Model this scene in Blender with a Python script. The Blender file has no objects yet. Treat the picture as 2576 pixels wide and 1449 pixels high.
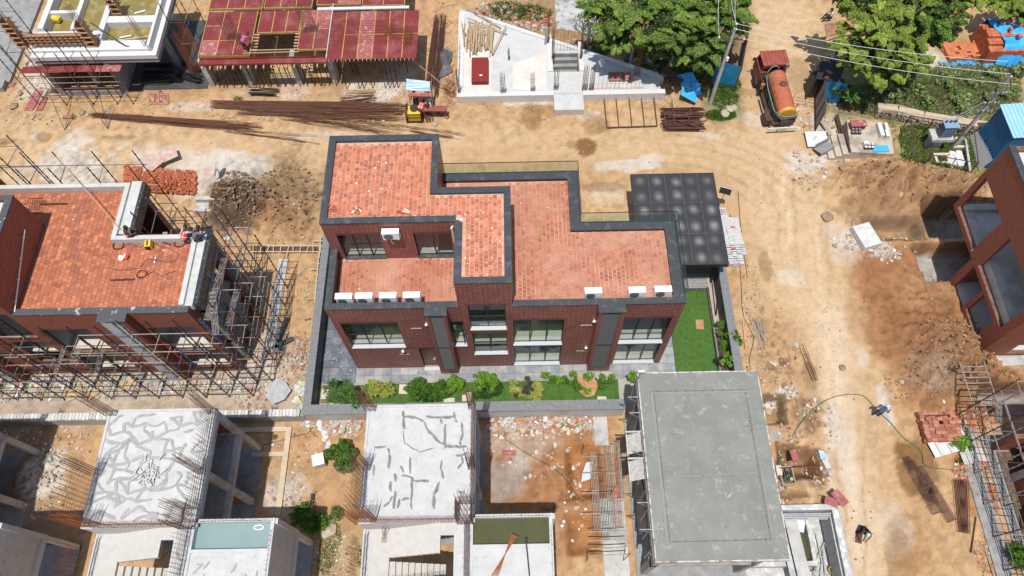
import bpy, math, random
import numpy as np
from mathutils import Vector, Matrix
random.seed(7); RN = np.random.RandomState(7)
S = bpy.context.scene
COL = S.collection
PI = math.pi

# ---------------------------------------------------------------- camera
F, PIT, ROL, YAW, HC = 1846.5, 0.4744, 0.0289, 0.0112, 42.0
cam = bpy.data.cameras.new('camera'); co = bpy.data.objects.new('camera', cam); COL.objects.link(co)
cam.sensor_width = 36; cam.lens = 36*F/2576; cam.clip_end = 800; cam.clip_start = 0.5
co.matrix_world = (Matrix.Translation((0, 0, HC)) @ Matrix.Rotation(YAW, 4, 'Z') @
                   Matrix.Rotation(PIT, 4, 'X') @ Matrix.Rotation(-ROL, 4, 'Z'))
S.camera = co
# ---------------------------------------------------------------- light
SUND = Vector((0.06, 0.26, -1)).normalized()
wd = bpy.data.worlds.new("World"); S.world = wd; wd.use_nodes = True
nt = wd.node_tree; nt.nodes.clear()
sky = nt.nodes.new('ShaderNodeTexSky'); sky.sky_type = 'NISHITA'; sky.sun_disc = False
sky.sun_elevation = math.asin(-SUND.z); sky.sun_rotation = math.atan2(-SUND.x, -SUND.y)
sky.air_density = 1.3; sky.dust_density = 1.5
bg = nt.nodes.new('ShaderNodeBackground'); bg.inputs[1].default_value = 0.12
ow = nt.nodes.new('ShaderNodeOutputWorld'); nt.links.new(sky.outputs[0], bg.inputs[0]); nt.links.new(bg.outputs[0], ow.inputs[0])
sl = bpy.data.lights.new('sun', 'SUN'); sl.energy = 4.4; sl.angle = math.radians(0.5); sl.color = (1, 0.96, 0.9)
so = bpy.data.objects.new('sun', sl); COL.objects.link(so); so.location = (0, -10, 60)
so.rotation_euler = SUND.to_track_quat('-Z', 'Y').to_euler()
S.view_settings.view_transform = 'Standard'; S.view_settings.look = 'None'
S.view_settings.exposure = -0.04; S.view_settings.gamma = 1; S.view_settings.use_curve_mapping = False
try:
    S.cycles.max_bounces = 6; S.cycles.diffuse_bounces = 3; S.cycles.glossy_bounces = 3; S.cycles.transparent_max_bounces = 12
    S.cycles.caustics_reflective = False; S.cycles.caustics_refractive = False
except Exception: pass

# ---------------------------------------------------------------- places: a point of the photo's ray at a known height / on a known wall
def _ray(u, v):
    x = (u-1288)/F; y = -(v-724.5)/F
    c, s = math.cos(ROL), math.sin(ROL); x, y = c*x+s*y, -s*x+c*y
    c, s = math.cos(PIT), math.sin(PIT); d = [x, y*c+s, y*s-c]
    c, s = math.cos(YAW), math.sin(YAW); return c*d[0]-s*d[1], s*d[0]+c*d[1], d[2]
def at(u, v, z=0.0):
    d = _ray(u, v); t = (z-HC)/d[2]; return Vector((d[0]*t, d[1]*t, z))
def ats(pts, z=0.0): return [tuple(at(u, v, z)[:2]) for u, v in pts]

# ---------------------------------------------------------------- materials
MATS = {}
def nodes(name):
    m = bpy.data.materials.new(name); m.use_nodes = True
    n = m.node_tree.nodes; b = n['Principled BSDF']; return m, n, m.node_tree.links, b
def mix(n, l, a, b, f, t='MIX'):
    x = n.new('ShaderNodeMix'); x.data_type = 'RGBA'; x.blend_type = t
    for s, v in ((6, a), (7, b)):
        if hasattr(v, 'links'): l.new(v, x.inputs[s])
        else: x.inputs[s].default_value = (*v[:3], 1)
    if hasattr(f, 'links'): l.new(f, x.inputs[0])
    else: x.inputs[0].default_value = f
    return x.outputs[2]
def noise(n, l, scale, detail=4, coord=None, rough=.6):
    t = n.new('ShaderNodeTexNoise'); t.inputs['Scale'].default_value = scale; t.inputs['Detail'].default_value = detail
    t.inputs['Roughness'].default_value = rough
    if coord: l.new(coord, t.inputs['Vector'])
    return t.outputs[0]
def ramp(n, l, x, a, b):
    r = n.new('ShaderNodeMapRange'); r.inputs[1].default_value = a; r.inputs[2].default_value = b; l.new(x, r.inputs[0]); return r.outputs[0]
def bump(n, l, b, h, strength=.3, dist=.02):
    u = n.new('ShaderNodeBump'); u.inputs['Strength'].default_value = strength; u.inputs['Distance'].default_value = dist
    l.new(h, u.inputs['Height']); l.new(u.outputs[0], b.inputs['Normal'])
def wcoord(n):   # world-space coordinates so neighbouring things do not repeat
    return n.new('ShaderNodeNewGeometry').outputs['Position']
def mat(name, c, rough=.8, c2=None, scale=3, metal=0, bmp=0, bs=20, lo=.35, hi=.65, spec=.5, c3=None, s3=1.0, lo3=.5, hi3=.6):
    if name in MATS: return MATS[name]
    m, n, l, b = nodes(name); g = wcoord(n)
    b.inputs['Roughness'].default_value = rough; b.inputs['Metallic'].default_value = metal
    b.inputs['Specular IOR Level'].default_value = spec
    b.inputs['Base Color'].default_value = (*c, 1)
    out = None
    if c2:
        out = mix(n, l, c, c2, ramp(n, l, noise(n, l, scale, 6, g), lo, hi))
        if c3: out = mix(n, l, out, c3, ramp(n, l, noise(n, l, s3, 5, g), lo3, hi3))
        l.new(out, b.inputs['Base Color'])
    if bmp: bump(n, l, b, noise(n, l, bs, 5, g), bmp)
    MATS[name] = m; return m
def vmat(name, rough=.85, spec=.3, nz=.25, scale=8, bmp=0.0, bs=25, trans=0, haze=None):
    if name in MATS: return MATS[name]
    m, n, l, b = nodes(name); g = wcoord(n)
    a = n.new('ShaderNodeAttribute'); a.attribute_name = 'Col'
    k = ramp(n, l, noise(n, l, scale, 6, g), .3, .7)
    lo = mix(n, l, a.outputs[0], (1-nz,)*3, 1.0, 'MULTIPLY'); hi = mix(n, l, a.outputs[0], (1+nz*.8,)*3, 1.0, 'MULTIPLY')
    o = mix(n, l, lo, hi, k)
    if haze: o = mix(n, l, mix(n, l, o, haze, ramp(n, l, noise(n, l, .45, 8, g, .7), .42, .72)), (.26,.1,.075), ramp(n, l, noise(n, l, .7, 6, g, .8), .56, .9))
    l.new(o, b.inputs['Base Color']); b.inputs['Roughness'].default_value = rough; b.inputs['Specular IOR Level'].default_value = spec
    if bmp: bump(n, l, b, noise(n, l, bs, 5, g), bmp, .03)
    if trans:
        tr = n.new('ShaderNodeBsdfTranslucent'); l.new(o, tr.inputs[0]); ms = n.new('ShaderNodeMixShader'); ms.inputs[0].default_value = trans
        l.new(b.outputs[0], ms.inputs[1]); l.new(tr.outputs[0], ms.inputs[2]); l.new(ms.outputs[0], n['Material Output'].inputs[0])
    MATS[name] = m; return m
def brickmat(name, c1, c2, mortar, bw=.25, bh=.05, ms=.008, off=0.0, rough=.6, blotch=(.5, .5, .5)):
    if name in MATS: return MATS[name]
    m, n, l, b = nodes(name); g = n.new('ShaderNodeNewGeometry').outputs['Position']
    sp = n.new('ShaderNodeSeparateXYZ'); l.new(g, sp.inputs[0])
    ad = n.new('ShaderNodeMath'); ad.operation = 'ADD'; l.new(sp.outputs[0], ad.inputs[0]); l.new(sp.outputs[1], ad.inputs[1])
    cb = n.new('ShaderNodeCombineXYZ'); l.new(ad.outputs[0], cb.inputs[0]); l.new(sp.outputs[2], cb.inputs[1])
    t = n.new('ShaderNodeTexBrick'); l.new(cb.outputs[0], t.inputs['Vector']); t.offset = off; t.offset_frequency = 2; t.squash = 1
    t.inputs['Color1'].default_value = (*c1, 1); t.inputs['Color2'].default_value = (*c2, 1); t.inputs['Mortar'].default_value = (*mortar, 1)
    t.inputs['Scale'].default_value = 1; t.inputs['Mortar Size'].default_value = ms; t.inputs['Brick Width'].default_value = bw; t.inputs['Row Height'].default_value = bh
    t.inputs['Bias'].default_value = -.2
    pp = n.new('ShaderNodeMath'); pp.operation = 'PINGPONG'; l.new(ad.outputs[0], pp.inputs[0]); pp.inputs[1].default_value = bw/2
    vl = n.new('ShaderNodeMapRange'); vl.inputs[1].default_value = .009; vl.inputs[2].default_value = .014; vl.inputs[3].default_value = .42*(off == 0); vl.inputs[4].default_value = 0; l.new(pp.outputs[0], vl.inputs[0])
    o = mix(n, l, mix(n, l, t.outputs[0], tuple(q*1.25 for q in mortar), vl.outputs[0]), blotch, ramp(n, l, noise(n, l, .8, 5, g), .5, .85))
    st = n.new('ShaderNodeMapping'); st.inputs['Scale'].default_value = (3, 3, 25); l.new(g, st.inputs[0])
    o = mix(n, l, o, (.5, .5, .62), ramp(n, l, noise(n, l, 1.2, 4, st.outputs[0], .75), .47, .6), 'MULTIPLY')
    o = mix(n, l, o, (1.35, 1.3, 1.25), ramp(n, l, noise(n, l, 1.7, 4, st.outputs[0], .75), .55, .66), 'MULTIPLY')
    l.new(o, b.inputs['Base Color']); b.inputs['Roughness'].default_value = rough
    bump(n, l, b, t.outputs[1], .5, -.006)
    MATS[name] = m; return m
def glass(name='window_glass', tint=(.9, .94, .93), refl=.1):
    if name in MATS: return MATS[name]
    m, n, l, b = nodes(name)
    tr = n.new('ShaderNodeBsdfTransparent'); tr.inputs[0].default_value = (*tint, 1)
    gl = n.new('ShaderNodeBsdfGlossy'); gl.inputs['Roughness'].default_value = .02; gl.inputs[0].default_value = (.9, .95, 1, 1)
    fr = n.new('ShaderNodeLayerWeight'); fr.inputs[0].default_value = .5
    pw = n.new('ShaderNodeMath'); pw.operation = 'POWER'; l.new(fr.outputs[1], pw.inputs[0]); pw.inputs[1].default_value = 4
    ad = n.new('ShaderNodeMath'); ad.operation = 'MULTIPLY_ADD'; l.new(pw.outputs[0], ad.inputs[0]); ad.inputs[1].default_value = .4; ad.inputs[2].default_value = refl*.4
    ms = n.new('ShaderNodeMixShader'); l.new(ad.outputs[0], ms.inputs[0]); l.new(tr.outputs[0], ms.inputs[1]); l.new(gl.outputs[0], ms.inputs[2])
    l.new(ms.outputs[0], n['Material Output'].inputs[0]); MATS[name] = m; return m

BRICK = brickmat('facade_brick', (.30, .052, .036), (.165, .033, .028), (.34, .22, .18), ms=.007, rough=.45, blotch=(.17, .045, .05))
BRICK2 = brickmat('facade_brick_red', (.33, .08, .042), (.23, .056, .032), (.22, .12, .085), ms=.006, off=.5, rough=.6, blotch=(.28, .09, .055))
SOLD = mat('soldier_brick', (.19, .06, .04), .6, (.12, .04, .03), 30)
GRAN = mat('granite_coping', (.035, .039, .042), .5, (.06, .065, .07), 28, bmp=.2, bs=60, c3=(.13, .13, .128), s3=2.5, lo3=.52, hi3=.8)
GRANL = mat('granite_wall_top', (.15, .16, .17), .6, (.21, .22, .225), 6, bmp=.2, bs=50)
BLACKST = mat('black_stone', (.02, .02, .022), .5, (.03, .03, .03), 20)
CONC = mat('concrete', (.42, .41, .39), .9, (.52, .51, .48), 2.5, bmp=.25, bs=18, c3=(.35, .345, .33), s3=.9)
WCONC = mat('pale_concrete', (.48, .477, .465), .9, (.55, .545, .53), 1.4, bmp=.2, bs=14, c3=(.37, .365, .35), s3=5, lo3=.55, hi3=.8)
DCONC = mat('grey_concrete', (.22, .22, .22), .9, (.32, .315, .3), 2, bmp=.3, bs=15)
PLASTER = mat('grey_plaster', (.4, .42, .45), .9, (.48, .49, .51), 1.5)
WHITEP = mat('white_paint', (.64, .64, .63), .6, (.56, .56, .55), 5)
STEELB = mat('black_steel', (.015, .015, .017), .45, metal=.2)
ALUB = mat('black_aluminium', (.018, .018, .02), .35)
RUST = mat('rusty_rebar', (.17, .068, .034), .85, (.10, .045, .028), 14)
RUSTO = mat('orange_rebar', (.32, .1, .03), .85, (.2, .07, .03), 9)
DRUST = mat('dark_steel_section', (.075, .03, .025), .7, (.12, .05, .035), 10)
WOOD = mat('timber', (.52, .38, .22), .8, (.42, .28, .15), 9, bmp=.2)
WOODG = mat('grey_timber', (.4, .36, .3), .85, (.28, .22, .17), 7)
PLYR = mat('red_film_plywood', (.175, .02, .02), .55, (.215, .034, .03), 5, c3=(.27, .10, .085), s3=1.1, lo3=.48, hi3=.75)
PLYO = mat('worn_red_plywood', (.36, .13, .12), .75, (.3, .07, .06), 5, c3=(.5, .36, .34), s3=3, lo3=.55, hi3=.7)
PLYT = mat('yellow_tape', (.52, .38, .11), .8, (.4, .22, .08), 7)
IRONP = mat('scaffold_tube_dark', (.035, .025, .022), .6, (.08, .04, .028), 6)
TUBEG = mat('scaffold_tube_pale', (.38, .36, .33), .6, (.25, .2, .17), 5, metal=.3)
TUBEB = mat('scaffold_tube_blue', (.05, .12, .28), .5, (.09, .08, .1), 5)
TUBER = mat('scaffold_tube_red', (.35, .09, .05), .6, (.28, .16, .12), 5)
TUBEGR = mat('scaffold_tube_green', (.12, .22, .17), .6, (.1, .12, .1), 5)
BLUEM = mat('blue_sheet', (.02, .2, .38), .5, (.03, .26, .46), 2)
BLUEL = mat('bright_blue_sheet', (.05, .45, .85), .5, (.1, .5, .85), 3)
WHITE = mat('white_enamel', (.82, .82, .82), .4)
TILEM = vmat('terracotta_tile', .8, .3, .16, 14, bmp=.1)
TILEH = vmat('hazy_terracotta_tile', .8, .3, .2, 14, bmp=.1, haze=(.53,.31,.21))
MORT = mat('pink_mortar', (.50, .25, .165), .9, (.48, .2, .14), 1.2, c3=(.62, .36, .28), s3=.6)
MORTW = mat('pale_mortar', (.6, .42, .36), .9, (.5, .25, .17), 3)
RUB = vmat('rubble', .9, .2, .25, 10)
LEAF = vmat('leaf', .6, .3, .2, 3, trans=.25)
PAINT = vmat('painted', .5, .4, .08, 4)
SOIL = vmat('soil', .95, .1, .1, 9, bmp=.4, bs=6)
WATERG = mat('green_water', (.075, .08, .03), .08, (.095, .09, .035), 1.2, spec=.5)
WATERY = mat('yellow_water', (.27, .21, .06), .1, (.22, .17, .05), .8, spec=.5, c3=(.3, .27, .12), s3=2)
WATERB = mat('pale_blue_water', (.22, .31, .30), .12, (.25, .34, .33), .5, spec=.5)
BARK = mat('bark', (.16, .12, .09), .9, (.24, .2, .16), 6, bmp=.4)
HOSEG = mat('green_hose', (.04, .15, .06), .5)
PIPEW = mat('white_pipe', (.75, .74, .7), .5)
BLACKR = mat('black_rubber', (.02, .02, .02), .7)

# ---------------------------------------------------------------- mesh collector
def rotm(rx=0, ry=0, rz=0): return Matrix.Rotation(rz, 3, 'Z') @ Matrix.Rotation(ry, 3, 'Y') @ Matrix.Rotation(rx, 3, 'X')
class M:
    def __init__(s): s.v = []; s.f = []; s.mi = []; s.fc = []; s.cur = 0; s.c = None
    def add(s, vs, fs):
        o = len(s.v); s.v += [tuple(p) for p in vs]
        for f in fs: s.f.append([i+o for i in f]); s.mi.append(s.cur); s.fc.append(s.c)
        return s
    def box(s, x0, y0, z0, x1, y1, z1):
        if x0 > x1: x0, x1 = x1, x0
        if y0 > y1: y0, y1 = y1, y0
        if z0 > z1: z0, z1 = z1, z0
        return s.add([(x0,y0,z0),(x1,y0,z0),(x1,y1,z0),(x0,y1,z0),(x0,y0,z1),(x1,y0,z1),(x1,y1,z1),(x0,y1,z1)],
                     [(3,2,1,0),(4,5,6,7),(0,1,5,4),(1,2,6,5),(2,3,7,6),(3,0,4,7)])
    def obox(s, c, size, rx=0, ry=0, rz=0, taper=1.0):
        R = rotm(rx, ry, rz); a, b, h = size[0]/2, size[1]/2, size[2]/2; vs = []
        for z, k in ((-h, 1), (h, taper)):
            for x, y in ((-a,-b),(a,-b),(a,b),(-a,b)): vs.append(Vector(c) + R @ Vector((x*k, y*k, z)))
        return s.add(vs, [(3,2,1,0),(4,5,6,7),(0,1,5,4),(1,2,6,5),(2,3,7,6),(3,0,4,7)])
    def bar(s, p, q, r, n=4, r2=None, w=None):
        p = Vector(p); q = Vector(q); d = q-p
        if d.length < 1e-6: return s
        r2 = r if r2 is None else r2
        up = Vector((0,0,1)) if abs(d.normalized().z) < .95 else Vector((1,0,0))
        a = d.cross(up).normalized(); b = a.cross(d).normalized(); vs = []
        wa = w if w else 1
        for c, rr in ((p, r), (q, r2)):
            for i in range(n):
                t = 2*PI*(i+.5)/n; vs.append(c + a*math.cos(t)*rr*wa + b*math.sin(t)*rr)
        fs = [(i, (i+1) % n, n+(i+1) % n, n+i) for i in range(n)] + [tuple(range(n))[::-1], tuple(range(n, 2*n))]
        return s.add(vs, fs)
    def tube(s, pts, r, n=6):
        pts = [Vector(p) for p in pts]; vs = []
        for i, p in enumerate(pts):
            d = (pts[min(i+1, len(pts)-1)] - pts[max(i-1, 0)]).normalized()
            up = Vector((0,0,1)) if abs(d.z) < .95 else Vector((1,0,0))
            a = d.cross(up).normalized(); b = a.cross(d).normalized()
            rr = r[i] if isinstance(r, (list, tuple)) else r
            for k in range(n): t = 2*PI*k/n; vs.append(p + a*math.cos(t)*rr + b*math.sin(t)*rr)
        fs = [(j*n+i, j*n+(i+1) % n, (j+1)*n+(i+1) % n, (j+1)*n+i) for j in range(len(pts)-1) for i in range(n)]
        fs += [tuple(range(n))[::-1], tuple((len(pts)-1)*n+i for i in range(n))]
        return s.add(vs, fs)
    def prism(s, poly, z0, z1):
        a = sum(poly[i][0]*poly[(i+1) % len(poly)][1]-poly[(i+1) % len(poly)][0]*poly[i][1] for i in range(len(poly)))
        if a < 0: poly = poly[::-1]
        n = len(poly); vs = [(x, y, z0) for x, y in poly] + [(x, y, z1) for x, y in poly]
        return s.add(vs, [tuple(range(n))[::-1], tuple(range(n, 2*n))] + [(i, (i+1) % n, n+(i+1) % n, n+i) for i in range(n)])
    def lathe(s, c, prof, n=16, axis=None):
        vs = []; R = axis.to_track_quat('Z', 'Y').to_matrix() if axis else Matrix.Identity(3)
        for r, z in prof:
            for i in range(n): t = 2*PI*i/n; vs.append(Vector(c) + R @ Vector((r*math.cos(t), r*math.sin(t), z)))
        m = len(prof)
        fs = [(j*n+i, j*n+(i+1) % n, (j+1)*n+(i+1) % n, (j+1)*n+i) for j in range(m-1) for i in range(n)]
        fs += [tuple(range(n))[::-1], tuple((m-1)*n+i for i in range(n))]
        return s.add(vs, fs)
    def rock(s, c, r, sq=.7, rnd=random):
        t = []
        base = [(0,0,1),(.9,0,.3),(.28,.85,.3),(-.73,.53,.3),(-.73,-.53,.3),(.28,-.85,.3),(.7,.5,-.5),(-.3,.85,-.5),(-.9,0,-.5),(-.3,-.85,-.5),(.7,-.5,-.5)]
        rz = rnd.random()*6.3; ca, sa = math.cos(rz), math.sin(rz); ax, ay = rnd.uniform(.7, 1.3), rnd.uniform(.6, 1.1)
        for x, y, z in base:
            k = r*rnd.uniform(.75, 1.2); x *= ax; y *= ay
            t.append((c[0]+(x*ca-y*sa)*k, c[1]+(x*sa+y*ca)*k, c[2]+z*k*sq))
        return s.add(t, [(0,1,2),(0,2,3),(0,3,4),(0,4,5),(0,5,1),(1,6,2),(2,6,7),(2,7,3),(3,7,8),(3,8,4),(4,8,9),(4,9,5),(5,9,10),(5,10,1),(1,10,6)])
    def flake(s, c, a, rnd=random):
        rz = rnd.random()*6.3; n = rnd.choice((4, 4, 5)); vs = []
        tx, ty = rnd.uniform(-.3, .3), rnd.uniform(-.3, .3); th = a*.12
        ring = [(a*rnd.uniform(.6, 1.1)*math.cos(rz+i*2*PI/n)*.6, a*rnd.uniform(.6, 1.1)*math.sin(rz+i*2*PI/n)*.6) for i in range(n)]
        for dz in (0, th):
            for x, y in ring: vs.append((c[0]+x, c[1]+y, c[2]+dz+a*.12+x*tx+y*ty))
        return s.add(vs, [tuple(range(n, 2*n))] + [(i, (i+1) % n, n+(i+1) % n, n+i) for i in range(n)])
    def quads(s, V, cols):   # V: (n,4,3) array of separate quads
        o = len(s.v); n = len(V); s.v += [tuple(p) for p in V.reshape(-1, 3).tolist()]
        s.f += [[o+4*i, o+4*i+1, o+4*i+2, o+4*i+3] for i in range(n)]; s.mi += [s.cur]*n; s.fc += [tuple(c) for c in cols.tolist()]
    def mesh(s, name, mats, off=(0,0,0), smooth=False):
        me = bpy.data.meshes.new(name); nv = len(s.v)
        me.vertices.add(nv); va = np.array(s.v, dtype=np.float32).reshape(-1, 3) - np.array(off, dtype=np.float32)
        me.vertices.foreach_set('co', va.ravel())
        ln = np.array([len(f) for f in s.f], dtype=np.int32); li = np.array([i for f in s.f for i in f], dtype=np.int32)
        me.loops.add(len(li)); me.loops.foreach_set('vertex_index', li)
        me.polygons.add(len(ln)); st = np.zeros(len(ln), dtype=np.int32); st[1:] = np.cumsum(ln)[:-1]
        me.polygons.foreach_set('loop_start', st)
        if not isinstance(mats, (list, tuple)): mats = [mats]
        for m in mats: me.materials.append(m)
        me.polygons.foreach_set('material_index', np.array(s.mi, dtype=np.int32))
        me.polygons.foreach_set('use_smooth', np.full(len(ln), bool(smooth)))
        me.update(calc_edges=True)
        if any(c is not None for c in s.fc):
            a = me.color_attributes.new('Col', 'FLOAT_COLOR', 'CORNER')
            cc = np.array([(*(c or (.5,.5,.5)), 1) for c in s.fc], dtype=np.float32); a.data.foreach_set('color', np.repeat(cc, ln, axis=0).ravel())
        return me
def wpos(o):
    p = Vector((0,0,0))
    while o: p = p + o.location; o = o.parent
    return p
def props(o, label=None, cat=None, group=None, kind=None):
    if label: o['label'] = label
    if cat: o['category'] = cat
    if group: o['group'] = group
    if kind: o['kind'] = kind
    return o
def thing(name, label, cat, loc=(0,0,0), group=None):
    o = bpy.data.objects.new(name, None); COL.objects.link(o); o.location = loc; o.empty_display_size = .3
    return props(o, label, cat, group)
def build(m, name, mats, parent=None, kind=None, label=None, smooth=False):   # a part, authored in world coordinates
    off = wpos(parent) if parent else Vector((0,0,0))
    o = bpy.data.objects.new(name, m.mesh(name, mats, off, smooth)); COL.objects.link(o)
    if parent: o.parent = parent
    return props(o, label, None, None, kind)
def solo(m, name, mats, label, cat, group=None, kind=None, smooth=False):       # a thing that is one mesh
    va = np.array(m.v); off = ((va[:,0].min()+va[:,0].max())/2, (va[:,1].min()+va[:,1].max())/2, va[:,2].min())
    o = bpy.data.objects.new(name, m.mesh(name, mats, off, smooth)); COL.objects.link(o); o.location = off
    return props(o, label, cat, group, kind)
def struct(m, name, mats, parent=None, smooth=False):
    o = build(m, name, mats, parent, 'structure' if not parent else None, smooth=smooth); return o
def copy_tree(o, parent=None):
    c = o.copy(); COL.objects.link(c)
    if parent: c.parent = parent
    for ch in list(o.children): copy_tree(ch, c)
    return c
def share(src, name, parent, loc, rz=0, mesh=None):   # alike piece sharing mesh data
    o = bpy.data.objects.new(name, mesh or src.data); COL.objects.link(o); o.parent = parent
    o.location = Vector(loc) - wpos(parent); o.rotation_euler.z = rz; return o

# ---------------------------------------------------------------- noise for fields
def vnoise(X, Y, sc, seed, octs=4):
    out = 0; amp = 1; tot = 0
    for k in range(octs):
        r = np.random.RandomState(seed*31+k).rand(128, 128)
        x = X*sc*2**k; y = Y*sc*2**k; xi = np.floor(x).astype(int); yi = np.floor(y).astype(int); fx = x-xi; fy = y-yi
        fx = fx*fx*(3-2*fx); fy = fy*fy*(3-2*fy)
        g = lambda a, b: r[(a) % 128, (b) % 128]
        out = out + amp*((g(xi,yi)*(1-fx)+g(xi+1,yi)*fx)*(1-fy)+(g(xi,yi+1)*(1-fx)+g(xi+1,yi+1)*fx)*fy); tot += amp; amp *= .55
    return out/tot
def inpoly(X, Y, poly):
    ins = np.zeros(X.shape, bool); n = len(poly)
    for i in range(n):
        x1, y1 = poly[i]; x2, y2 = poly[(i+1) % n]
        if y1 == y2: continue
        c = ((y1 > Y) != (y2 > Y)) & (X < (x2-x1)*(Y-y1)/(y2-y1)+x1); ins ^= c
    return ins
# ================================================================ GROUND
nx, ny = 700, 400
gx = np.linspace(-52, 53, nx); gy = np.linspace(-2, 58, ny)
X, Y = np.meshgrid(gx, gy)
N1 = vnoise(X, Y, .12, 1, 5); N2 = vnoise(X, Y, .5, 2, 5); N3 = vnoise(X, Y, 1.7, 3, 4); N4 = vnoise(X, Y, 4.0, 4, 3)
Z = (N1-.5)*.10 + (N2-.5)*.05 + (N4-.5)*.025
C = np.zeros(X.shape+(3,))
def lerp(m, col):
    global C
    m = np.clip(m, 0, 1)[..., None]; C = C*(1-m)+np.array(col)*m
def ell(u, v, ru, rv, soft=.5, wob=.6, ns=None):
    """soft mask of an ellipse given by its centre and radii in the photo, on the ground"""
    c = at(u, v); a = at(u+ru, v); b = at(u, v-rv); A = abs(a.x-c.x); B = abs(b.y-c.y)
    d = np.sqrt(((X-c.x)/A)**2+((Y-c.y)/B)**2) + ((ns if ns is not None else N2)-.5)*wob*2 + (N3-.5)*wob*1.1 + (N4-.5)*wob*.9
    return np.clip((1-d)/soft+.5, 0, 1)
def pol(pts, blur=1.0, wob=.5):
    w = ats(pts); Xw = X+(N2-.5)*2*wob+(N3-.5)*wob*1.4+(N4-.5)*wob; Yw = Y+(N3[::-1]-.5)*wob+(N2[::-1]-.5)*2*wob
    m = inpoly(Xw, Yw, w).astype(float)
    k = max(1, int(blur/.15))
    for ax in (0, 1):
        cs = np.cumsum(np.pad(m, [(k+1, k) if a == ax else (0, 0) for a in (0, 1)], mode='edge'), axis=ax)
        m = (np.take(cs, range(2*k+1, cs.shape[ax]), axis=ax)-np.take(cs, range(0, cs.shape[ax]-2*k-1), axis=ax))/(2*k+1)
    return m
TAN = (.48, .31, .165); CREAM = (.57, .41, .25); RED = (.31, .145, .065); BRN = (.25, .15, .08); ORG = (.46, .28, .15)
DUST = (.60, .57, .52); GREY = (.36, .35, .33); WET = (.22, .12, .05); GRN = (.13, .17, .055); DGR = (.07, .08, .04)
C[:] = TAN
lerp((N1-.45)*2.2, ORG); lerp((N2-.55)*2, CREAM); lerp((N3-.62)*1.5, BRN)
# worn tracks: the cross road and the long road
lerp(pol([(0,330),(0,420),(800,400),(1500,390),(1850,430),(2000,330),(1900,330),(1500,330),(800,330)], 1.6)*.75, CREAM)
lerp(pol([(1880,0),(2060,0),(2020,330),(2090,560),(2160,900),(2220,1200),(2290,1449),(2060,1449),(2040,1200),(1990,900),(1880,600),(1850,430),(1900,330)], 1.4)*.95, CREAM)
lerp(pol([(2050,760),(2130,1449),(2200,1449),(2120,760)], .8)*.45, (.7,.6,.48))
trk = np.clip(np.sin((X-Y*.18)*9)*.5+.2, 0, 1)*N2
lerp(trk*pol([(1880,350),(2080,350),(2300,1449),(2040,1449)], .8)*.12, BRN)
trk2 = np.clip(np.sin((Y+X*.04+N1)*11)*.6, 0, 1)*N3
lerp(trk2*pol([(400,330),(1900,330),(1900,440),(400,440)], .8)*.3, (.46,.3,.17))
# earthy zones
lerp(pol([(2110,415),(2430,440),(2400,520),(2300,560),(2120,470)], .8)*.9, (.43,.27,.15))
lerp(pol([(2120,430),(2420,450),(2400,560),(2330,600),(2180,560)], .5)*.8, (.34,.2,.105))
lerp(pol([(2140,640),(2380,620),(2460,900),(2576,960),(2576,1010),(2330,1000),(2200,860)], .8)*.95, RED)
lerp(ell(2370,905,130,110)*.9, (.30,.17,.09)); lerp(ell(2330,940,60,50)*.7, (.36,.29,.22)); lerp(ell(2300,720,90,60)*.4, (.48,.30,.17))
lerp(ell(730,490,95,95,.8)*.85, (.27,.18,.10)); lerp(ell(600,510,84,80,.4,.3), (.105,.07,.045)); lerp(ell(700,560,60,40)*.5, RED)
lerp(pol([(540,395),(660,395),(640,470),(560,470)],.6)*.5, DUST)
lerp(ell(700,800,90,200,1)*.25, ORG)
lerp(pol([(1220,1045),(1540,1040),(1500,1300),(1400,1449),(1395,1290),(1220,1280)], .6)*.75, RED)
lerp(ell(1260,1200,60,60)*.6, GREY); lerp(ell(1300,1110,110,50)*.35, DUST)
lerp(pol([(700,1050),(920,1040),(900,1449),(820,1449),(790,1290),(690,1250)], .6)*.6, ORG)
lerp(ell(720,1240,60,50)*.6, DUST); lerp(ell(870,1400,60,60)*.4, (.3,.3,.17))
lerp(pol([(130,1070),(250,1070),(215,1260),(190,1449),(0,1449),(80,1250)], .5)*.6, ORG); lerp(ell(115,1200,55,70)*.9, DUST); lerp(ell(90,1330,80,90)*.5,(.2,.17,.14))
lerp(pol([(1900,800),(1990,800),(2060,960),(2110,1240),(1985,1250),(1935,960)], .6)*.55, ORG)
lerp(np.clip((N3-.5)*4,0,1)*pol([(1880,760),(1990,800),(2060,960),(2110,1240),(1985,1250),(1900,960)], .8)*.6, (.33,.2,.11))
lerp(np.clip((N4-.5)*4,0,1)*pol([(2200,680),(2400,680),(2480,980),(2330,1000),(2230,900)], .8)*.5, (.24,.12,.06))
lerp(np.clip((N3-.52)*4,0,1)*(Y > 30)*(X > -40)*.3, (.36,.23,.13))
lerp(np.clip((N2-.5)*3,0,1)*pol([(2230,1290),(2330,1250),(2350,1449),(2240,1449)],.6)*.8, (.42,.22,.1)); lerp(ell(2150,1130,60,90,1)*.35, ORG)
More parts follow.
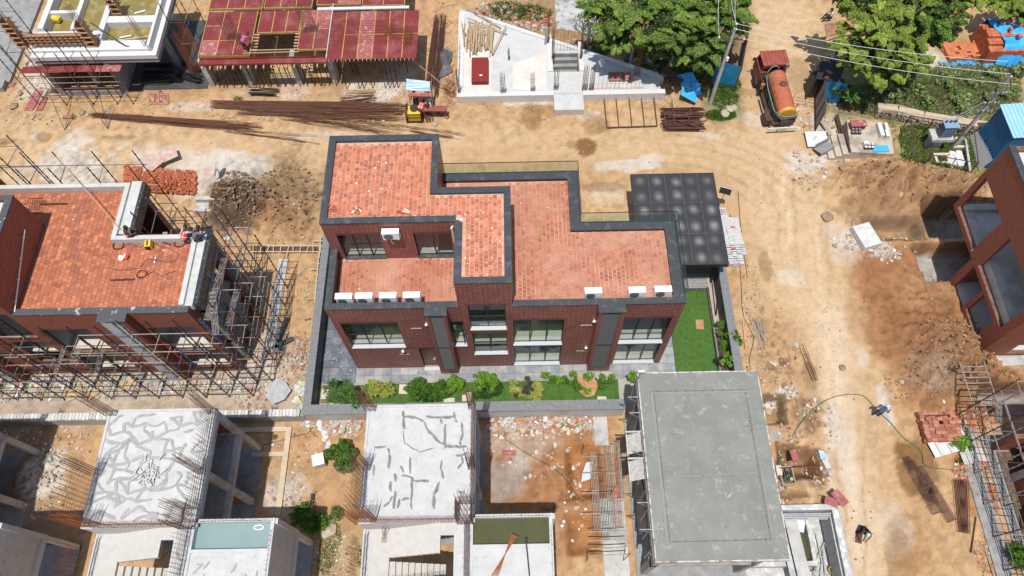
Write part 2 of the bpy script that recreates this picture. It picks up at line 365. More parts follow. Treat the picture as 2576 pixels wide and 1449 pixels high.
for u, v, a, b, k, c_ in [(2022,1040,26,52,.9,BRN),(2045,1185,36,38,.8,(.20,.11,.05)),(1985,1245,50,14,.7,(.22,.13,.06)),(1945,1095,30,14,.7,GREY),(1975,985,40,16,.8,DUST),(2040,960,16,40,.6,BRN),(2330,1010,90,16,.6,RED),(2260,860,70,120,.55,RED),(2200,700,60,60,.5,RED),(2290,650,70,40,.7,RED),(2180,540,80,40,.5,BRN),(2290,1370,40,80,.6,(.36,.19,.08)),(2520,960,60,30,.8,RED),(2440,1220,40,90,.6,(.33,.15,.08)),(2160,810,30,60,.4,(.38,.22,.11))]:
    lerp(ell(u, v, a, b, .3, .7)*k, c_)
# cement dust and spills
for u, v, a, b, k in [(195,430,110,75,.95),(200,350,40,30,.6),(90,345,30,20,.5),(410,400,90,40,.6),(620,440,60,40,.7),(560,400,60,20,.6),(520,440,70,60,.75),
                      (1590,415,90,14,.8),(1640,405,35,20,.7),(1530,490,45,22,.5),(2140,600,50,35,.7),(2210,630,50,18,.8),(2030,410,60,25,.8),(2090,350,45,60,.8),
                      (2120,610,45,60,.5),(2225,1010,18,70,.8),(2110,1110,30,120,.5),(2170,900,16,35,.6),(2095,1090,20,90,.4),(2250,1330,40,60,.4),(1995,700,30,20,.5),
                      (940,230,70,25,.8),(740,210,40,30,.6),(600,230,60,12,.5),(480,270,60,12,.6),(1340,255,60,10,.8),(1900,300,30,20,.5),(1780,345,40,12,.5),
                      (1000,200,40,40,.5),(690,930,70,45,.6),(640,900,60,90,.6),(850,340,120,8,.4),(1480,290,30,12,.4),(60,440,50,20,.3),(1825,285,40,18,.7)]:
    lerp(ell(u, v, a, b, .28, .7)*k*.75, DUST)
lerp(pol([(0,925),(640,915),(700,960),(770,1015),(0,1025)], .5)*.8, (.46,.41,.35))
lerp(pol([(0,1015),(780,1010),(780,1060),(0,1080)], .3)*.5, GREY)
lerp(pol([(60,60),(130,60),(140,240),(40,260),(60,200)],.5)*.6, DUST)
lerp(pol([(300,195),(860,205),(860,235),(300,235)],.5)*.35, RED)
lerp(pol([(1400,500),(1600,480),(1660,560),(1560,600),(1480,590)],.4)*.4, CREAM)
# wheel ruts curving from the cross road into the long road
cc = at(1700, 620); RD = np.hypot(X-cc.x, (Y-cc.y)*1.15); AN = np.arctan2(Y-cc.y, X-cc.x)
arc = np.clip(np.sin(RD*6.5+N1*3)*1.4-.5, 0, 1)*np.clip((AN-.25)*4, 0, 1)*np.clip((1.75-AN)*4, 0, 1)*np.clip((RD-6.3)*2, 0, 1)*np.clip((13-RD)*1, 0, 1)*(.4+N3)
lerp(arc*.5, (.36,.225,.12)); Z -= arc*.02
for k, (u0, w_) in enumerate(((1935,5),(1965,4),(1990,6),(2010,4),(2075,7),(2100,5),(2125,6),(2150,4))):
    a = at(u0-25, 420); b = at(u0+(60 if k < 4 else 30), 1449)
    d = np.abs((X-a.x)-(Y-a.y)*(b.x-a.x)/(b.y-a.y)+(N2-.5)*1.2); m = np.clip(1-d/(w_*.035), 0, 1)*np.clip((N1-.3)*3, 0, 1)*pol([(1900,420),(2060,420),(2250,1449),(2010,1449)], .8)
    lerp(m*.6, (.36,.23,.125) if k % 2 else (.66,.54,.40)); Z -= m*.03
# wet spots and stains
for u, v, a, b, k in [(1475,372,28,22,.95),(1465,365,40,14,.6),(2005,190,35,45,.35),(1925,670,14,30,.5),(2310,1180,50,70,.8),(2290,1140,30,25,.8),(1510,470,60,10,.5),
                      (1500,315,30,20,.5),(110,345,22,14,.6),(20,355,30,10,.6),(120,1110,30,60,.3),(1380,280,40,16,.45),(1340,290,25,30,.6),(2270,1449,40,110,.5),(300,345,50,5,.5)]:
    lerp(ell(u, v, a, b, .25, .5)*k, WET)
# overgrown land in the far right corner
lerp(pol([(2085,210),(2130,190),(2220,60),(2330,120),(2576,60),(2576,330),(2480,420),(2250,400),(2250,310),(2110,290),(2075,320)], .7)*.85, (.27,.26,.12))
lerp(pol([(2090,225),(2210,215),(2220,290),(2100,290)],.4)*.8, (.2,.15,.1))
lerp(ell(2330,150,70,28)*.9, (.58,.5,.38)); lerp(ell(2240,235,30,18)*.5,DUST)
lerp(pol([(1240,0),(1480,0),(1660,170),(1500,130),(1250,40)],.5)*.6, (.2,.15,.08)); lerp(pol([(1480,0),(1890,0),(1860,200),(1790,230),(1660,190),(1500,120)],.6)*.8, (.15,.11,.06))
lerp(pol([(1060,0),(1140,0),(1140,220),(1060,200)],.4)*.6, (.5,.3,.17))
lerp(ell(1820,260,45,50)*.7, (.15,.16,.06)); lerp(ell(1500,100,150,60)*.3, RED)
lerp(ell(2400,385,110,60)*.8, (.14,.17,.05))
# heaps and pits
def heap(u, v, ru, rv, h, rough=.35):
    global Z
    m = ell(u, v, ru, rv, 1.1, .35); Z = Z + h*m*m*(.6+N3*.8) + m*rough*((N4-.5)*1.5+(N3-.5))*1.2
    lerp(np.clip((.42-N4)*4, 0, .5)*m, (.10,.06,.035))
heap(600, 510, 80, 78, 1.2, .9); heap(730, 500, 90, 110, .4, .45); heap(2240, 460, 135, 58, 1.2, 1.0); heap(2390, 480, 90, 45, 1.1, .9)
heap(2380, 900, 115, 105, 1.1, 1.0); heap(2300, 770, 90, 60, .2, .4); heap(1960, 900, 45, 90, .1, .35); heap(2490, 960, 90, 40, .3, .3); heap(1400, 1240, 60, 80, .12, .25)
heap(2060, 1060, 30, 60, .3, .5); heap(2000, 1260, 50, 14, .3, .3); heap(195, 440, 90, 50, .25, .1); heap(90, 1200, 60, 90, .35, .2)
heap(700, 920, 60, 40, .35, .12); heap(1300, 1075, 110, 30, .15, .2); heap(2330, 1230, 30, 60, .15, .1); heap(860, 1080, 50, 30, .15, .2)
def pit(poly, depth, slope=.35, col=None, fcol=None):
    """dig a hole: poly in world metres"""
    global Z
    Xw = X+(N3-.5)*.25; Yw = Y+(N3[::-1]-.5)*.25
    best = np.full(X.shape, -1e9); n = len(poly)
    a = sum(poly[i][0]*poly[(i+1) % n][1]-poly[(i+1) % n][0]*poly[i][1] for i in range(n)); sg = 1 if a > 0 else -1
    for i in range(n):
        x1, y1 = poly[i]; x2, y2 = poly[(i+1) % n]; L = math.hypot(x2-x1, y2-y1)
        d = -sg*((x2-x1)*(Yw-y1)-(y2-y1)*(Xw-x1))/L; best = np.maximum(best, d)      # >0 outside (convex)
    k = np.clip(-best/slope, 0, 1); Z = np.where(k > 0, Z*(1-k)-depth*k, Z)
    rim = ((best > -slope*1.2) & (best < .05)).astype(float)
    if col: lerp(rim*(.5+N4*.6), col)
    if fcol: lerp((best < -slope).astype(float)*.9, fcol)
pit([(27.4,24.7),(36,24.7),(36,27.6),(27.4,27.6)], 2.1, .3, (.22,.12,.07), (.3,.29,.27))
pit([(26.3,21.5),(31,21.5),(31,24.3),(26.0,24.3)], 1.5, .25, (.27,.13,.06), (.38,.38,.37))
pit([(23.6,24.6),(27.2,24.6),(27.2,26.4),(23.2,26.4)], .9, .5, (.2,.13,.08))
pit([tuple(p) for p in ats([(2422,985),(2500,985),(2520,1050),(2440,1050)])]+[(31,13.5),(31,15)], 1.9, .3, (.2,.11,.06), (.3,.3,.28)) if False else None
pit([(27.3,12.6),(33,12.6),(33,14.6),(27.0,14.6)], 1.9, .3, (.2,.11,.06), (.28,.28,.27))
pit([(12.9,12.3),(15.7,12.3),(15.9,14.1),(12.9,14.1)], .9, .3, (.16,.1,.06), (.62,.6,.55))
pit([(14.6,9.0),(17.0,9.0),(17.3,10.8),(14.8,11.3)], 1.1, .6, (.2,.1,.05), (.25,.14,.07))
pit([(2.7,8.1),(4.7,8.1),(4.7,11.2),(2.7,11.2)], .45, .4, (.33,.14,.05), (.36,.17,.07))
pit([(2.5,5.2),(4.4,5.2),(4.4,7.3),(2.5,7.3)], .4, .4, (.33,.14,.05), (.36,.17,.07))
pit([(10.5,2.0),(17.4,2.0),(17.4,7.6),(12.2,7.6)], 1.9, .2)
pit([(3.0,39.3),(5.1,39.3),(5.1,41.2),(3.0,41.2)], 1.2, .2)
plot = (X > -12.2) & (X < 13.3) & (Y > 13.1) & (Y < 24.5)
Z = np.where(plot, -.06, Z)
under = ((X > -9.6) & (X < 8.5) & (Y > 16.4) & (Y < 24.4)); Z = np.where(under, -.3, Z)
N5 = vnoise(X, Y, 2.6, 8, 5); ROADM = np.maximum(pol([(1880,0),(2060,0),(2030,330),(2110,560),(2180,900),(2240,1200),(2300,1449),(2060,1449),(2030,1200),(1960,900),(1870,600),(1700,440),(400,420),(400,345),(1880,345)], 1.2, .4), 0)[..., None]
C = C*(1-(.16*(N5[..., None] < .42)-.08*(N5[..., None] > .56))*(1-.75*ROADM)); C = np.clip(C*(.86+.22*N4[..., None]), .01, .9)
gm = M()
me = bpy.data.meshes.new('ground')
vs = np.stack([X, Y, Z], -1).reshape(-1, 3).astype(np.float32)
idx = np.arange(nx*ny).reshape(ny, nx)
q = np.stack([idx[:-1,:-1], idx[:-1,1:], idx[1:,1:], idx[1:,:-1]], -1).reshape(-1, 4).astype(np.int32)
me.vertices.add(len(vs)); me.vertices.foreach_set('co', vs.ravel()); me.loops.add(q.size); me.loops.foreach_set('vertex_index', q.ravel())
me.polygons.add(len(q)); me.polygons.foreach_set('loop_start', np.arange(0, q.size, 4, dtype=np.int32)); me.polygons.foreach_set('use_smooth', np.ones(len(q), bool))
me.update(calc_edges=True)
ca = me.color_attributes.new('Col', 'FLOAT_COLOR', 'POINT')
ca.data.foreach_set('color', np.concatenate([C.reshape(-1,3), np.ones((len(vs),1))], 1).astype(np.float32).ravel())
m, n, l, b = nodes('site_earth'); g = wcoord(n)
a = n.new('ShaderNodeAttribute'); a.attribute_name = 'Col'
o1 = mix(n, l, a.outputs[0], (.86,.83,.79), ramp(n, l, noise(n, l, 1.3, 10, g, .82), .47, .62), 'MULTIPLY')
o2 = mix(n, l, o1, (1.16,1.14,1.1), ramp(n, l, noise(n, l, 9, 6, g, .7), .45, .7), 'MULTIPLY')
o2 = mix(n, l, o2, (.72,.66,.6), ramp(n, l, noise(n, l, 5, 9, g, .85), .56, .72), 'MULTIPLY')
vo = n.new('ShaderNodeTexVoronoi'); vo.inputs['Scale'].default_value = 3.2; l.new(g, vo.inputs['Vector'])
sp = n.new('ShaderNodeMapRange'); sp.inputs[1].default_value = .05; sp.inputs[2].default_value = .09; sp.inputs[3].default_value = 1; sp.inputs[4].default_value = 0; l.new(vo.outputs[0], sp.inputs[0])
pm = n.new('ShaderNodeMath'); pm.operation = 'MULTIPLY'; l.new(sp.outputs[0], pm.inputs[0]); l.new(ramp(n, l, noise(n, l, 1.1, 2, g), .5, .6), pm.inputs[1])
o3 = mix(n, l, o2, (.62,.56,.48), pm.outputs[0]); l.new(o3, b.inputs['Base Color']); b.inputs['Roughness'].default_value = .95; b.inputs['Specular IOR Level'].default_value = .15
bump(n, l, b, noise(n, l, 6, 9, g, .8), .8, .07)
me.materials.append(m); go = bpy.data.objects.new('ground', me); COL.objects.link(go); go['kind'] = 'structure'
EARTH = mat('far_earth', TAN, .95, BRN, .3, c3=GRN, s3=.1)
t = M(); t.add([(-400,-300,-2.6),(400,-300,-2.6),(400,500,-2.6),(-400,500,-2.6)], [(0,1,2,3)])
t.add([(-400,-300,-.12),(-51.5,-300,-.12),(-51.5,500,-.12),(-400,500,-.12)], [(0,1,2,3)]); t.add([(52.5,-300,-.12),(400,-300,-.12),(400,500,-.12),(52.5,500,-.12)], [(0,1,2,3)])
t.add([(-51.5,-300,-.12),(52.5,-300,-.12),(52.5,-1.6,-.12),(-51.5,-1.6,-.12)], [(0,1,2,3)]); t.add([(-51.5,57.6,-.12),(52.5,57.6,-.12),(52.5,500,-.12),(-51.5,500,-.12)], [(0,1,2,3)])
struct(t, 'terrain', EARTH)
def gz(x, y):
    i = int(np.clip((y+2)/60*(ny-1), 0, ny-1)); j = int(np.clip((x+52)/105*(nx-1), 0, nx-1)); return float(Z[i, j])
def gat(u, v, dz=0):
    p = at(u, v); p = Vector((p.x, p.y, gz(p.x, p.y)+dz)); return p
# ================================================================ HOUSE HELPERS
def cells(a0, a1, b0, b1, ops):
    xs = sorted({a0, a1, *[o[0] for o in ops], *[o[1] for o in ops]}); zs = sorted({b0, b1, *[o[2] for o in ops], *[o[3] for o in ops]})
    xs = [x for x in xs if a0 <= x <= a1]; zs = [z for z in zs if b0 <= z <= b1]
    for i in range(len(xs)-1):
        run = None
        for j in range(len(zs)-1):
            cx, cz = (xs[i]+xs[i+1])/2, (zs[j]+zs[j+1])/2
            solid = not any(o[0] < cx < o[1] and o[2] < cz < o[3] for o in ops)
            if solid: run = (run[0], zs[j+1]) if run else (zs[j], zs[j+1])
            if run and (not solid or j == len(zs)-2): yield xs[i], xs[i+1], run[0], run[1]; run = None
def wallx(m, x0, x1, z0, z1, y0, y1, ops=()):
    for a, b, c, d in cells(x0, x1, z0, z1, ops): m.box(a, y0, c, b, y1, d)
def wally(m, y0, y1, z0, z1, x0, x1, ops=()):
    for a, b, c, d in cells(y0, y1, z0, z1, ops): m.box(x0, a, c, x1, b, d)
def window(par, x0, x1, z0, z1, y, cols=3, tr=.4, face=1, sillc=None, depth=.17, gl='window_glass'):
    """frame set back in the opening of a wall facing -y; panes are sub-parts"""
    f = M(); yy = y+depth; t = .05
    f.box(x0, yy, z0, x0+t, yy+.06, z1); f.box(x1-t, yy, z0, x1, yy+.06, z1); f.box(x0+t, yy, z0, x1-t, yy+.06, z0+t); f.box(x0+t, yy, z1-t, x1-t, yy+.06, z1)
    f.box(x0, y+.02, z0, x0+.012, yy, z1); f.box(x1-.012, y+.02, z0, x1, yy, z1); f.box(x0+.012, y+.02, z1-.012, x1-.012, yy, z1)
    w = (x1-x0)/cols
    for i in range(1, cols): f.box(x0+i*w-.03, yy-.03, z0+t, x0+i*w+.03, yy+.05, z1-t)
    rows = [(z0+t, z1-t)]
    if tr:
        zt = z0+(z1-z0)*tr
        for i in range(cols): f.box(x0+i*w+(.03 if i else t), yy, zt-.025, x0+(i+1)*w-(.03 if i < cols-1 else t), yy+.05, zt+.025)
        rows = [(z0+t, zt-.025), (zt+.025, z1-t)]
    fo = build(f, 'window', ALUB, par)
    for i in range(cols):
        for a, b in rows:
            p = M(); p.box(x0+i*w+(.03 if i else t), yy+.02, a, x0+(i+1)*w-(.03 if i < cols-1 else t), yy+.032, b); build(p, 'pane', glass(gl), fo)
    if sillc:
        s = M(); s.box(x0-.02, y-.07, z0-.06, x1+.02, y+depth-.002, z0+.03); build(s, 'sill', sillc, fo)
    return fo
def soldier(m, x0, x1, z, h, y):
    n = int((x1-x0)/.075); w = (x1-x0)/n
    for i in range(n): m.box(x0+i*w+.008, y-.012, z, x0+(i+1)*w-.008, y+.02, z+h)
TILE_BUDGET = {}
def tilefloor(par, rects, z, pal, mort, tmat=None, w=.225, ln=.235, nind=100, seed=1, near=None, gap=.012, dirt=.15):
    """mortar bed with separate proud tiles: the nearest ones single objects, the rest joined"""
    b = M()
    for x0, y0, x1, y1 in rects: b.box(x0, y0, z-.05, x1, y1, z)
    build(b, 'mortar_bed', mort, par)
    rn = random.Random(seed); T = []
    X0 = min(r[0] for r in rects); X1 = max(r[2] for r in rects); Y0 = min(r[1] for r in rects); Y1 = max(r[3] for r in rects)
    ci = 0; x = X0
    while x+w < X1+.1:
        y = Y0-(ln/2 if ci % 2 else 0)
        while y < Y1:
            cx, cy = x+w/2, y+ln/2
            if all(any(r[0]-.03 < cx+ex < r[2]+.05 and r[1]-.03 < cy+ey < r[3]+.03 for r in rects) for ex in (-w/2, w/2) for ey in (-ln/2, ln/2)): T.append((cx, cy))
            y += ln
        x += w; ci += 1
    T.sort(key=lambda p: p[1]+abs(p[0])*.15); st = M(); src = []
    for k, (cx, cy) in enumerate(T):
        kk = rn.random(); blot = float(vnoise(np.array([cx]), np.array([cy]), .45, 9)[0])
        c = pal[min(len(pal)-1, int((kk*.75+blot*.5-.12)*len(pal)))] if kk < .93 else rn.choice(pal)
        g_ = rn.uniform(.88, 1.12); c = tuple(max(.01, q*g_) for q in c)
        hw, hl = w/2-gap-rn.random()*.006, ln/2-gap-rn.random()*.006; dz = rn.uniform(0, .004)
        if k < nind:
            if k < 24:
                t = M(); t.c = c; t.obox((0,0,.006), (hw*2, hl*2, .02), taper=.97); src.append(t.mesh('tile', tmat or TILEM))
            share(None, 'tile', par, (cx+rn.uniform(-.003,.003), cy, z+dz), rn.uniform(-.02,.02), mesh=rn.choice(src))
        else:
            st.c = c; a = rn.uniform(-.02, .02); st.obox((cx+rn.uniform(-.003,.003), cy, z+.006+dz), (hw*2, hl*2, .02), rz=a)
    if st.v: build(st, 'tile_field', tmat or TILEM, par, kind='stuff')
    sp = M()                                                # mortar smears and chips
    for _ in range(int(len(T)*dirt)):
        r = rn.choice(rects); k = rn.random()**2
        sp.c = rn.choice([(.75,.66,.6),(.7,.58,.5),(.62,.48,.4)]); cx, cy = rn.uniform(r[0]+.1, r[2]-.1), rn.uniform(r[1]+.1, r[3]-.1)
        if float(vnoise(np.array([cx]), np.array([cy]), .3, seed+40)[0]) > .5: sp.flake((cx, cy, z+.012), .03+.10*k, rn)
    if sp.v: build(sp, 'mortar_smear', RUB, par, kind='stuff')
PAL_N = [(.56,.195,.095),(.52,.175,.085),(.48,.155,.08),(.55,.215,.12),(.42,.14,.08),(.52,.175,.09),(.36,.125,.08)]
PAL_P = [(.47,.185,.11),(.43,.16,.09),(.39,.145,.085),(.34,.125,.075),(.46,.175,.10),(.42,.17,.105)]
PAL_L = [(.49,.175,.09),(.45,.155,.08),(.41,.14,.075),(.34,.12,.07),(.54,.20,.11)]

# ================================================================ MAIN HOUSE
XL, XR, YF, YS, XM, YB, YB2, XU, YU, XT0, XT1, YT = -9.74, 8.64, 16.23, 21.15, 3.59, 24.53, 25.21, -3.96, 19.74, -2.95, -.2, 21.75
H1, H2 = 8.34, 10.93
house = thing('brick_house', 'finished two storey dark red brick house with stepped terracotta roofs and black granite copings', 'house', ((XL+XR)/2, 20.5, 0))
w = M(); tk = .2
OPL = [(-9.36,-6.33,3.34,6.6),(-5.64,-4.77,.05,3.0),(-3.54,-2.955,3.36,6.58)]
OPR = [(-.18,2.56,3.33,6.63),(-.17,2.57,.22,3.01),(5.76,8.27,3.3,6.6),(5.8,8.27,.2,3.04)]
VENT = [(-5.69,-5.14,5.85,5.99),(-6.83,-6.28,2.24,2.38),(3.46,4.05,5.85,5.99),(3.47,4.05,2.24,2.38)]
wallx(w, XL, XT0, 0, H1, YF, YF+tk, OPL+VENT[:2]); wallx(w, XT0, XT1, 0, H2, YF, YF+tk, [(-2.95,-2.82,3.36,6.58),(-2.48,-.54,5.58,8.5),(-2.47,-.53,2.04,4.99)])
wallx(w, XT1, XR, 0, H1, YF, YF+tk, OPR+VENT[2:])
wally(w, YF+tk, YU, 0, H1, XL, XL+tk); wally(w, YU, YB2, 0, H2, XL, XL+tk, [(22,24,4.2,5.8),(22,24,1,2.4)])
wally(w, YF+tk, YS, 0, H1, XR-tk, XR, [(17.2,20.3,.2,3.0),(17.2,20.3,3.6,6.5)])
wallx(w, XM, XR-tk, 0, H1, YS-tk, YS); wally(w, YS, YB, 0, H1, XM-tk, XM); wallx(w, XU, XM-tk, 0, H1, YB-tk, YB)
wallx(w, XL+tk, XU, 0, H2, YB2-tk, YB2); wally(w, YT, YB2-tk, 7.4, H2, XU-tk, XU)
wallx(w, XL+tk, XT0-.0, 7.2, H2, YU, YU+tk, [(-9.17,-6.95,7.42,9.84),(-5.23,-3.3,7.4,9.84)])
wally(w, YF+tk, YU, 7.2, H2, XT0, XT0+tk); wally(w, YF+tk, YT-tk, 8.0, H2, XT1-tk, XT1); wallx(w, XU, XT1, 8.0, H2, YT-tk, YT)
build(w, 'wall', BRICK, house)
# floors, ceilings, inner walls
s = M(); s.box(XL+tk, YF+tk, .02, XR-tk, YS-tk, .14); s.box(XL+tk, YF+tk, 3.05, XR-tk, YS-tk, 3.28); s.box(XL+tk, YS-tk, 3.05, XM-tk, YB-tk, 3.28)
s.box(XL+tk, YF+tk, 7.15, XT0-.002, YU-.002, 7.36); s.box(XT0+tk, YF+tk, 7.96, XR-tk, YS-tk, 8.14) if False else s.box(XT1, YF+tk, 7.96, XR-tk, YS-tk, 8.14)
s.box(XU, YT, 7.96, XM-tk, YB-tk, 8.14); s.box(XT1, YS-tk, 7.96, XM-tk, YT, 8.14); s.box(XL+tk, YU+tk, 7.15, XU-tk, YB2-tk, 7.36)
s.box(XL+tk, YU+tk, 10.6, XU-tk, YB2-tk, 10.79); s.box(XU-tk, YU+tk, 10.6, XT1-tk, YT-tk, 10.79); s.box(XT0+tk, YF+tk, 10.6, XT1-tk, YU+tk, 10.79)
build(s, 'floor_slab', mat('beige_floor', (.62,.58,.5), .4, (.56,.52,.44), 2), house)
s = M(); s.box(XL+tk, 20.2, .14, XR-tk, 20.3, 3.05); s.box(XL+tk, 20.2, 3.28, XR-tk, 20.3, 7.15)
for x in (-5.9, -2.98, -.35, 4.0): s.box(x, YF+tk+.02, .14, x+.1, 20.2, 3.05); s.box(x, YF+tk+.02, 3.28, x+.1, 20.2, 7.15)
build(s, 'inner_wall', mat('cream_plaster', (.5,.49,.45), .9, (.45,.44,.4), 1), house)
# windows
WS = mat('pale_stone_sill', (.55,.57,.6), .5, (.48,.5,.53), 12)
so_ = M()
for x0, x1, z0, z1 in OPL[:1]+OPR+[(-2.48,-.54,5.58,8.5),(-2.47,-.53,2.04,4.99)]:
    soldier(so_, x0-.1, x1+.1, z1+.004, .24, YF)
for x0, x1, z0, z1 in [OPL[0], OPR[0], OPR[2]]: soldier(so_, x0-.1, x1+.1, z0-.26, .2, YF)
soldier(so_, -3.6, -2.8, 6.6, .2, YF); soldier(so_, -3.6, -2.8, 3.1, .2, YF); soldier(so_, -6.3, -4.7, 3.06, .2, YF)
soldier(so_, -2.5, -.5, 1.75, .22, YF); soldier(so_, -2.5, -.5, 5.28, .2, YF)
soldier(so_, -9.2, -6.9, 9.86, .22, YU); soldier(so_, -5.3, -3.25, 9.86, .22, YU)
build(so_, 'soldier_course', SOLD, house, kind='stuff')
window(house, -9.36, -6.33, 3.34, 6.6, YF, 3, .42, sillc=WS); window(house, -3.54, -2.82, 3.36, 6.58, YF, 1, .55, sillc=WS)
window(house, -2.48, -.54, 5.58, 8.5, YF, 2, .42, sillc=WS); window(house, -2.47, -.53, 2.04, 4.99, YF, 2, .45, sillc=WS)
window(house, -.18, 2.56, 3.33, 6.63, YF, 3, 0, sillc=WS); window(house, -.17, 2.57, .22, 3.01, YF, 3, 0, sillc=WS)
window(house, 5.76, 8.27, 3.3, 6.6, YF, 3, .45, sillc=WS); window(house, 5.8, 8.27, .2, 3.04, YF, 3, 0, sillc=WS)
window(house, -9.17, -6.95, 7.42, 9.84, YU, 3, .5, sillc=GRAN); window(house, -5.23, -3.3, 7.4, 9.84, YU, 2, 0, sillc=GRAN)
for a in ((17.2,20.3,.2,3.0),(17.2,20.3,3.6,6.5)):
    f = M(); f.box(XR-.12, a[0], a[2], XR-.08, a[1], a[3]); build(f, 'side_glazing', glass(), house)
for a in ((22,24,4.2,5.8),(22,24,1,2.4)):
    f = M(); f.box(XL+.08, a[0], a[2], XL+.12, a[1], a[3]); build(f, 'side_glazing', glass(), house)
for x0, x1, z0, z1 in VENT:
    f = M(); f.box(x0, YF+.1, z0, x1, YF+.14, z1); f.box(x0-.02, YF-.03, z0-.04, x1+.02, YF+.1, z0-.002); build(f, 'vent', mat('vent_grey', (.28,.29,.3), .6), house)
d = M(); d.box(-5.6, YF+.12, .1, -4.82, YF+.16, 2.95)
do = build(d, 'door', mat('brown_door', (.11,.045,.025), .4, (.08,.03,.02), 3), house)
d = M(); d.box(-5.0, YF+.07, 1.1, -4.88, YF+.1, 1.14); d.box(-4.9, YF+.07, 1.1, -4.87, YF+.12, 1.35); build(d, 'handle', WHITE, do)
d = M(); d.box(-5.64, YF-.25, 0, -4.7, YF-.002, .12); build(d, 'step', WS, house)
# chimney-like fins with louvres
for x0, x1, l0, l1 in ((-4.62,-3.56,-4.4,-3.72),(4.22,5.53,4.41,5.29)):
    f = M(); y0 = 15.78
    wallx(f, x0, x1, 0, H1, y0, y0+.18, [(l0, l1, .71, H1)]); f.box(x0, y0+.18, 0, x0+.2, YF-.002, H1); f.box(x1-.2, y0+.18, 0, x1, YF-.002, H1)
    fo = build(f, 'duct_shaft', BRICK, house)
    f = M(); f.box(l0, y0+.1, .71, l1, y0+.14, H1)
    z = .74
    while z < H1-.03: f.obox(((l0+l1)/2, y0+.06, z), (l1-l0-.01, .05, .012), rx=.5); z += .065
    for z in (.72, 4.1, H1-.03): f.box(l0, y0-.004, z, l1, y0+.03, z+.04)
    build(f, 'louvre', mat('louvre_grey', (.022,.023,.025), .5), fo)
    f = M(); f.box(x0-.04, y0-.04, H1, x1+.04, YF-.032, H1+.08); build(f, 'cap_stone', GRAN, fo)
# copings: each stone its own piece
def coping(par, runs, z, h=.08, name='coping_stone', step=1.05, m=GRAN):
    for x0, y0, x1, y1 in runs:
        lx = abs(x1-x0) > abs(y1-y0); L = (x1-x0) if lx else (y1-y0); n = max(1, round(L/step)); k = L/n
        for i in range(n):
            c = M(); e = random.uniform(0, .004)
            if lx: c.box(x0+i*k+.005, y0, z, x0+(i+1)*k-.005, y1, z+h+e)
            else: c.box(x0, y0+i*k+.005, z, x1, y0+(i+1)*k-.005, z+h+e)
            build(c, name, m, par)
coping(house, [(XL-.03,YF-.03,-4.66,YF+.33),(-4.66,YF-.03,-3.52,YF+.33),(-3.52,YF-.03,XT0-.0,YF+.33),(XT1,YF-.03,4.18,YF+.33),(4.18,YF-.03,5.57,YF+.33),(5.57,YF-.03,XR+.03,YF+.33),
               (XL-.03,YF+.33,XL+.33,YU-.002),(XR-.62,YF+.33,XR+.03,YS+.03),(XM,YS-.5,XR-.62,YS+.03),(XM-.6,YS-.5,XM+.0,YB+.03),(XU,YB-.5,XM-.6,YB+.03)], H1)
coping(house, [(XL-.03,YU-.03,XT0,YU+.33),(XL-.03,YU+.33,XL+.33,YB2+.03),(XL+.33,YB2-.33,XU+.03,YB2+.03),(XU-.33,YT-.33,XU+.03,YB2-.33),(XU+.03,YT-.33,XT1+.03,YT+.03),
               (XT0-.03,YF-.03,XT1+.03,YF+.33),(XT0-.03,YF+.33,XT0+.33,YU-.03),(XT1-.33,YF+.33,XT1+.03,YT-.33)], H2)
b = M(); b.box(XL+.2,YF+.2,7.4,XL+.26,YU-.002,H1-.002); b.box(XL+.26,YF+.2,7.4,XT0-.002,YF+.26,H1-.002); build(b, 'parapet_lining', BLACKST, house)
b = M(); b.box(XR-.6,YF+.2,8.14,XR-.2,YS-.2,H1-.002); b.box(XM-.2,YS-.48,8.14,XR-.6,YS-.2,H1-.002); b.box(XM-.58,YS-.2,8.14,XM-.2,YB-.2,H1-.002); b.box(XM-.58,YS-.48,8.14,XM-.2,YS-.2,H1-.002); b.box(XU,YB-.48,8.14,XM-.58,YB-.2,H1-.002)
build(b, 'kerb', BLACKST, house)
# tiled floors (300 single tiles: the nearest of each roof)
tilefloor(house, [(XT0+.2+.12,YF+.34,XT1-.3,YU+.34),(XL+.32,YU+.32,XU-.33,YB2-.33),(XU-.33,YU+.32,XT1-.3,YT-.33)], 10.82, PAL_N, MORTW, nind=110, seed=3, dirt=.22)
tilefloor(house, [(XT1+.01,YF+.22,XR-.61,YS-.49),(XT1+.01,YS-.49,XM-.59,YB-.49),(XU+.02,YT+.02,XT1+.01,YB-.49)], 8.18, PAL_P, MORT, TILEH, nind=110, seed=5, dirt=.02)
tilefloor(house, [(XL+.28,YF+.28,XT0-.02,YU-.02)], 7.40, PAL_P, MORT, TILEH, nind=80, seed=8, dirt=.02)
# glass balustrade on the copings
hr = M(); path = [(XU+.05,YB-.06),(XM-.06,YB-.06),(XM-.06,YS-.06),(XR-.06,YS-.06),(XR-.06,YF+.3)]
for (ax, ay), (bx, by) in zip(path, path[1:]):
    L = math.hypot(bx-ax, by-ay); n = max(1, round(L/1.35))
    for i in range(n):
        p0 = (ax+(bx-ax)*(i+.01)/n, ay+(by-ay)*(i+.01)/n); p1 = (ax+(bx-ax)*(i+.99)/n, ay+(by-ay)*(i+.99)/n)
        g_ = M(); e = .006
        if abs(bx-ax) > abs(by-ay): g_.box(p0[0], ay-e, H1+.085, p1[0], ay+e, H1+1.05)
        else: g_.box(ax-e, p0[1], H1+.085, ax+e, p1[1], H1+1.05)
        build(g_, 'glass_panel', glass('rail_glass', (.86,.93,.9), .1), house)
    hr.bar((ax, ay, H1+1.065), (bx, by, H1+1.065), .022)
build(hr, 'handrail', ALUB, house)
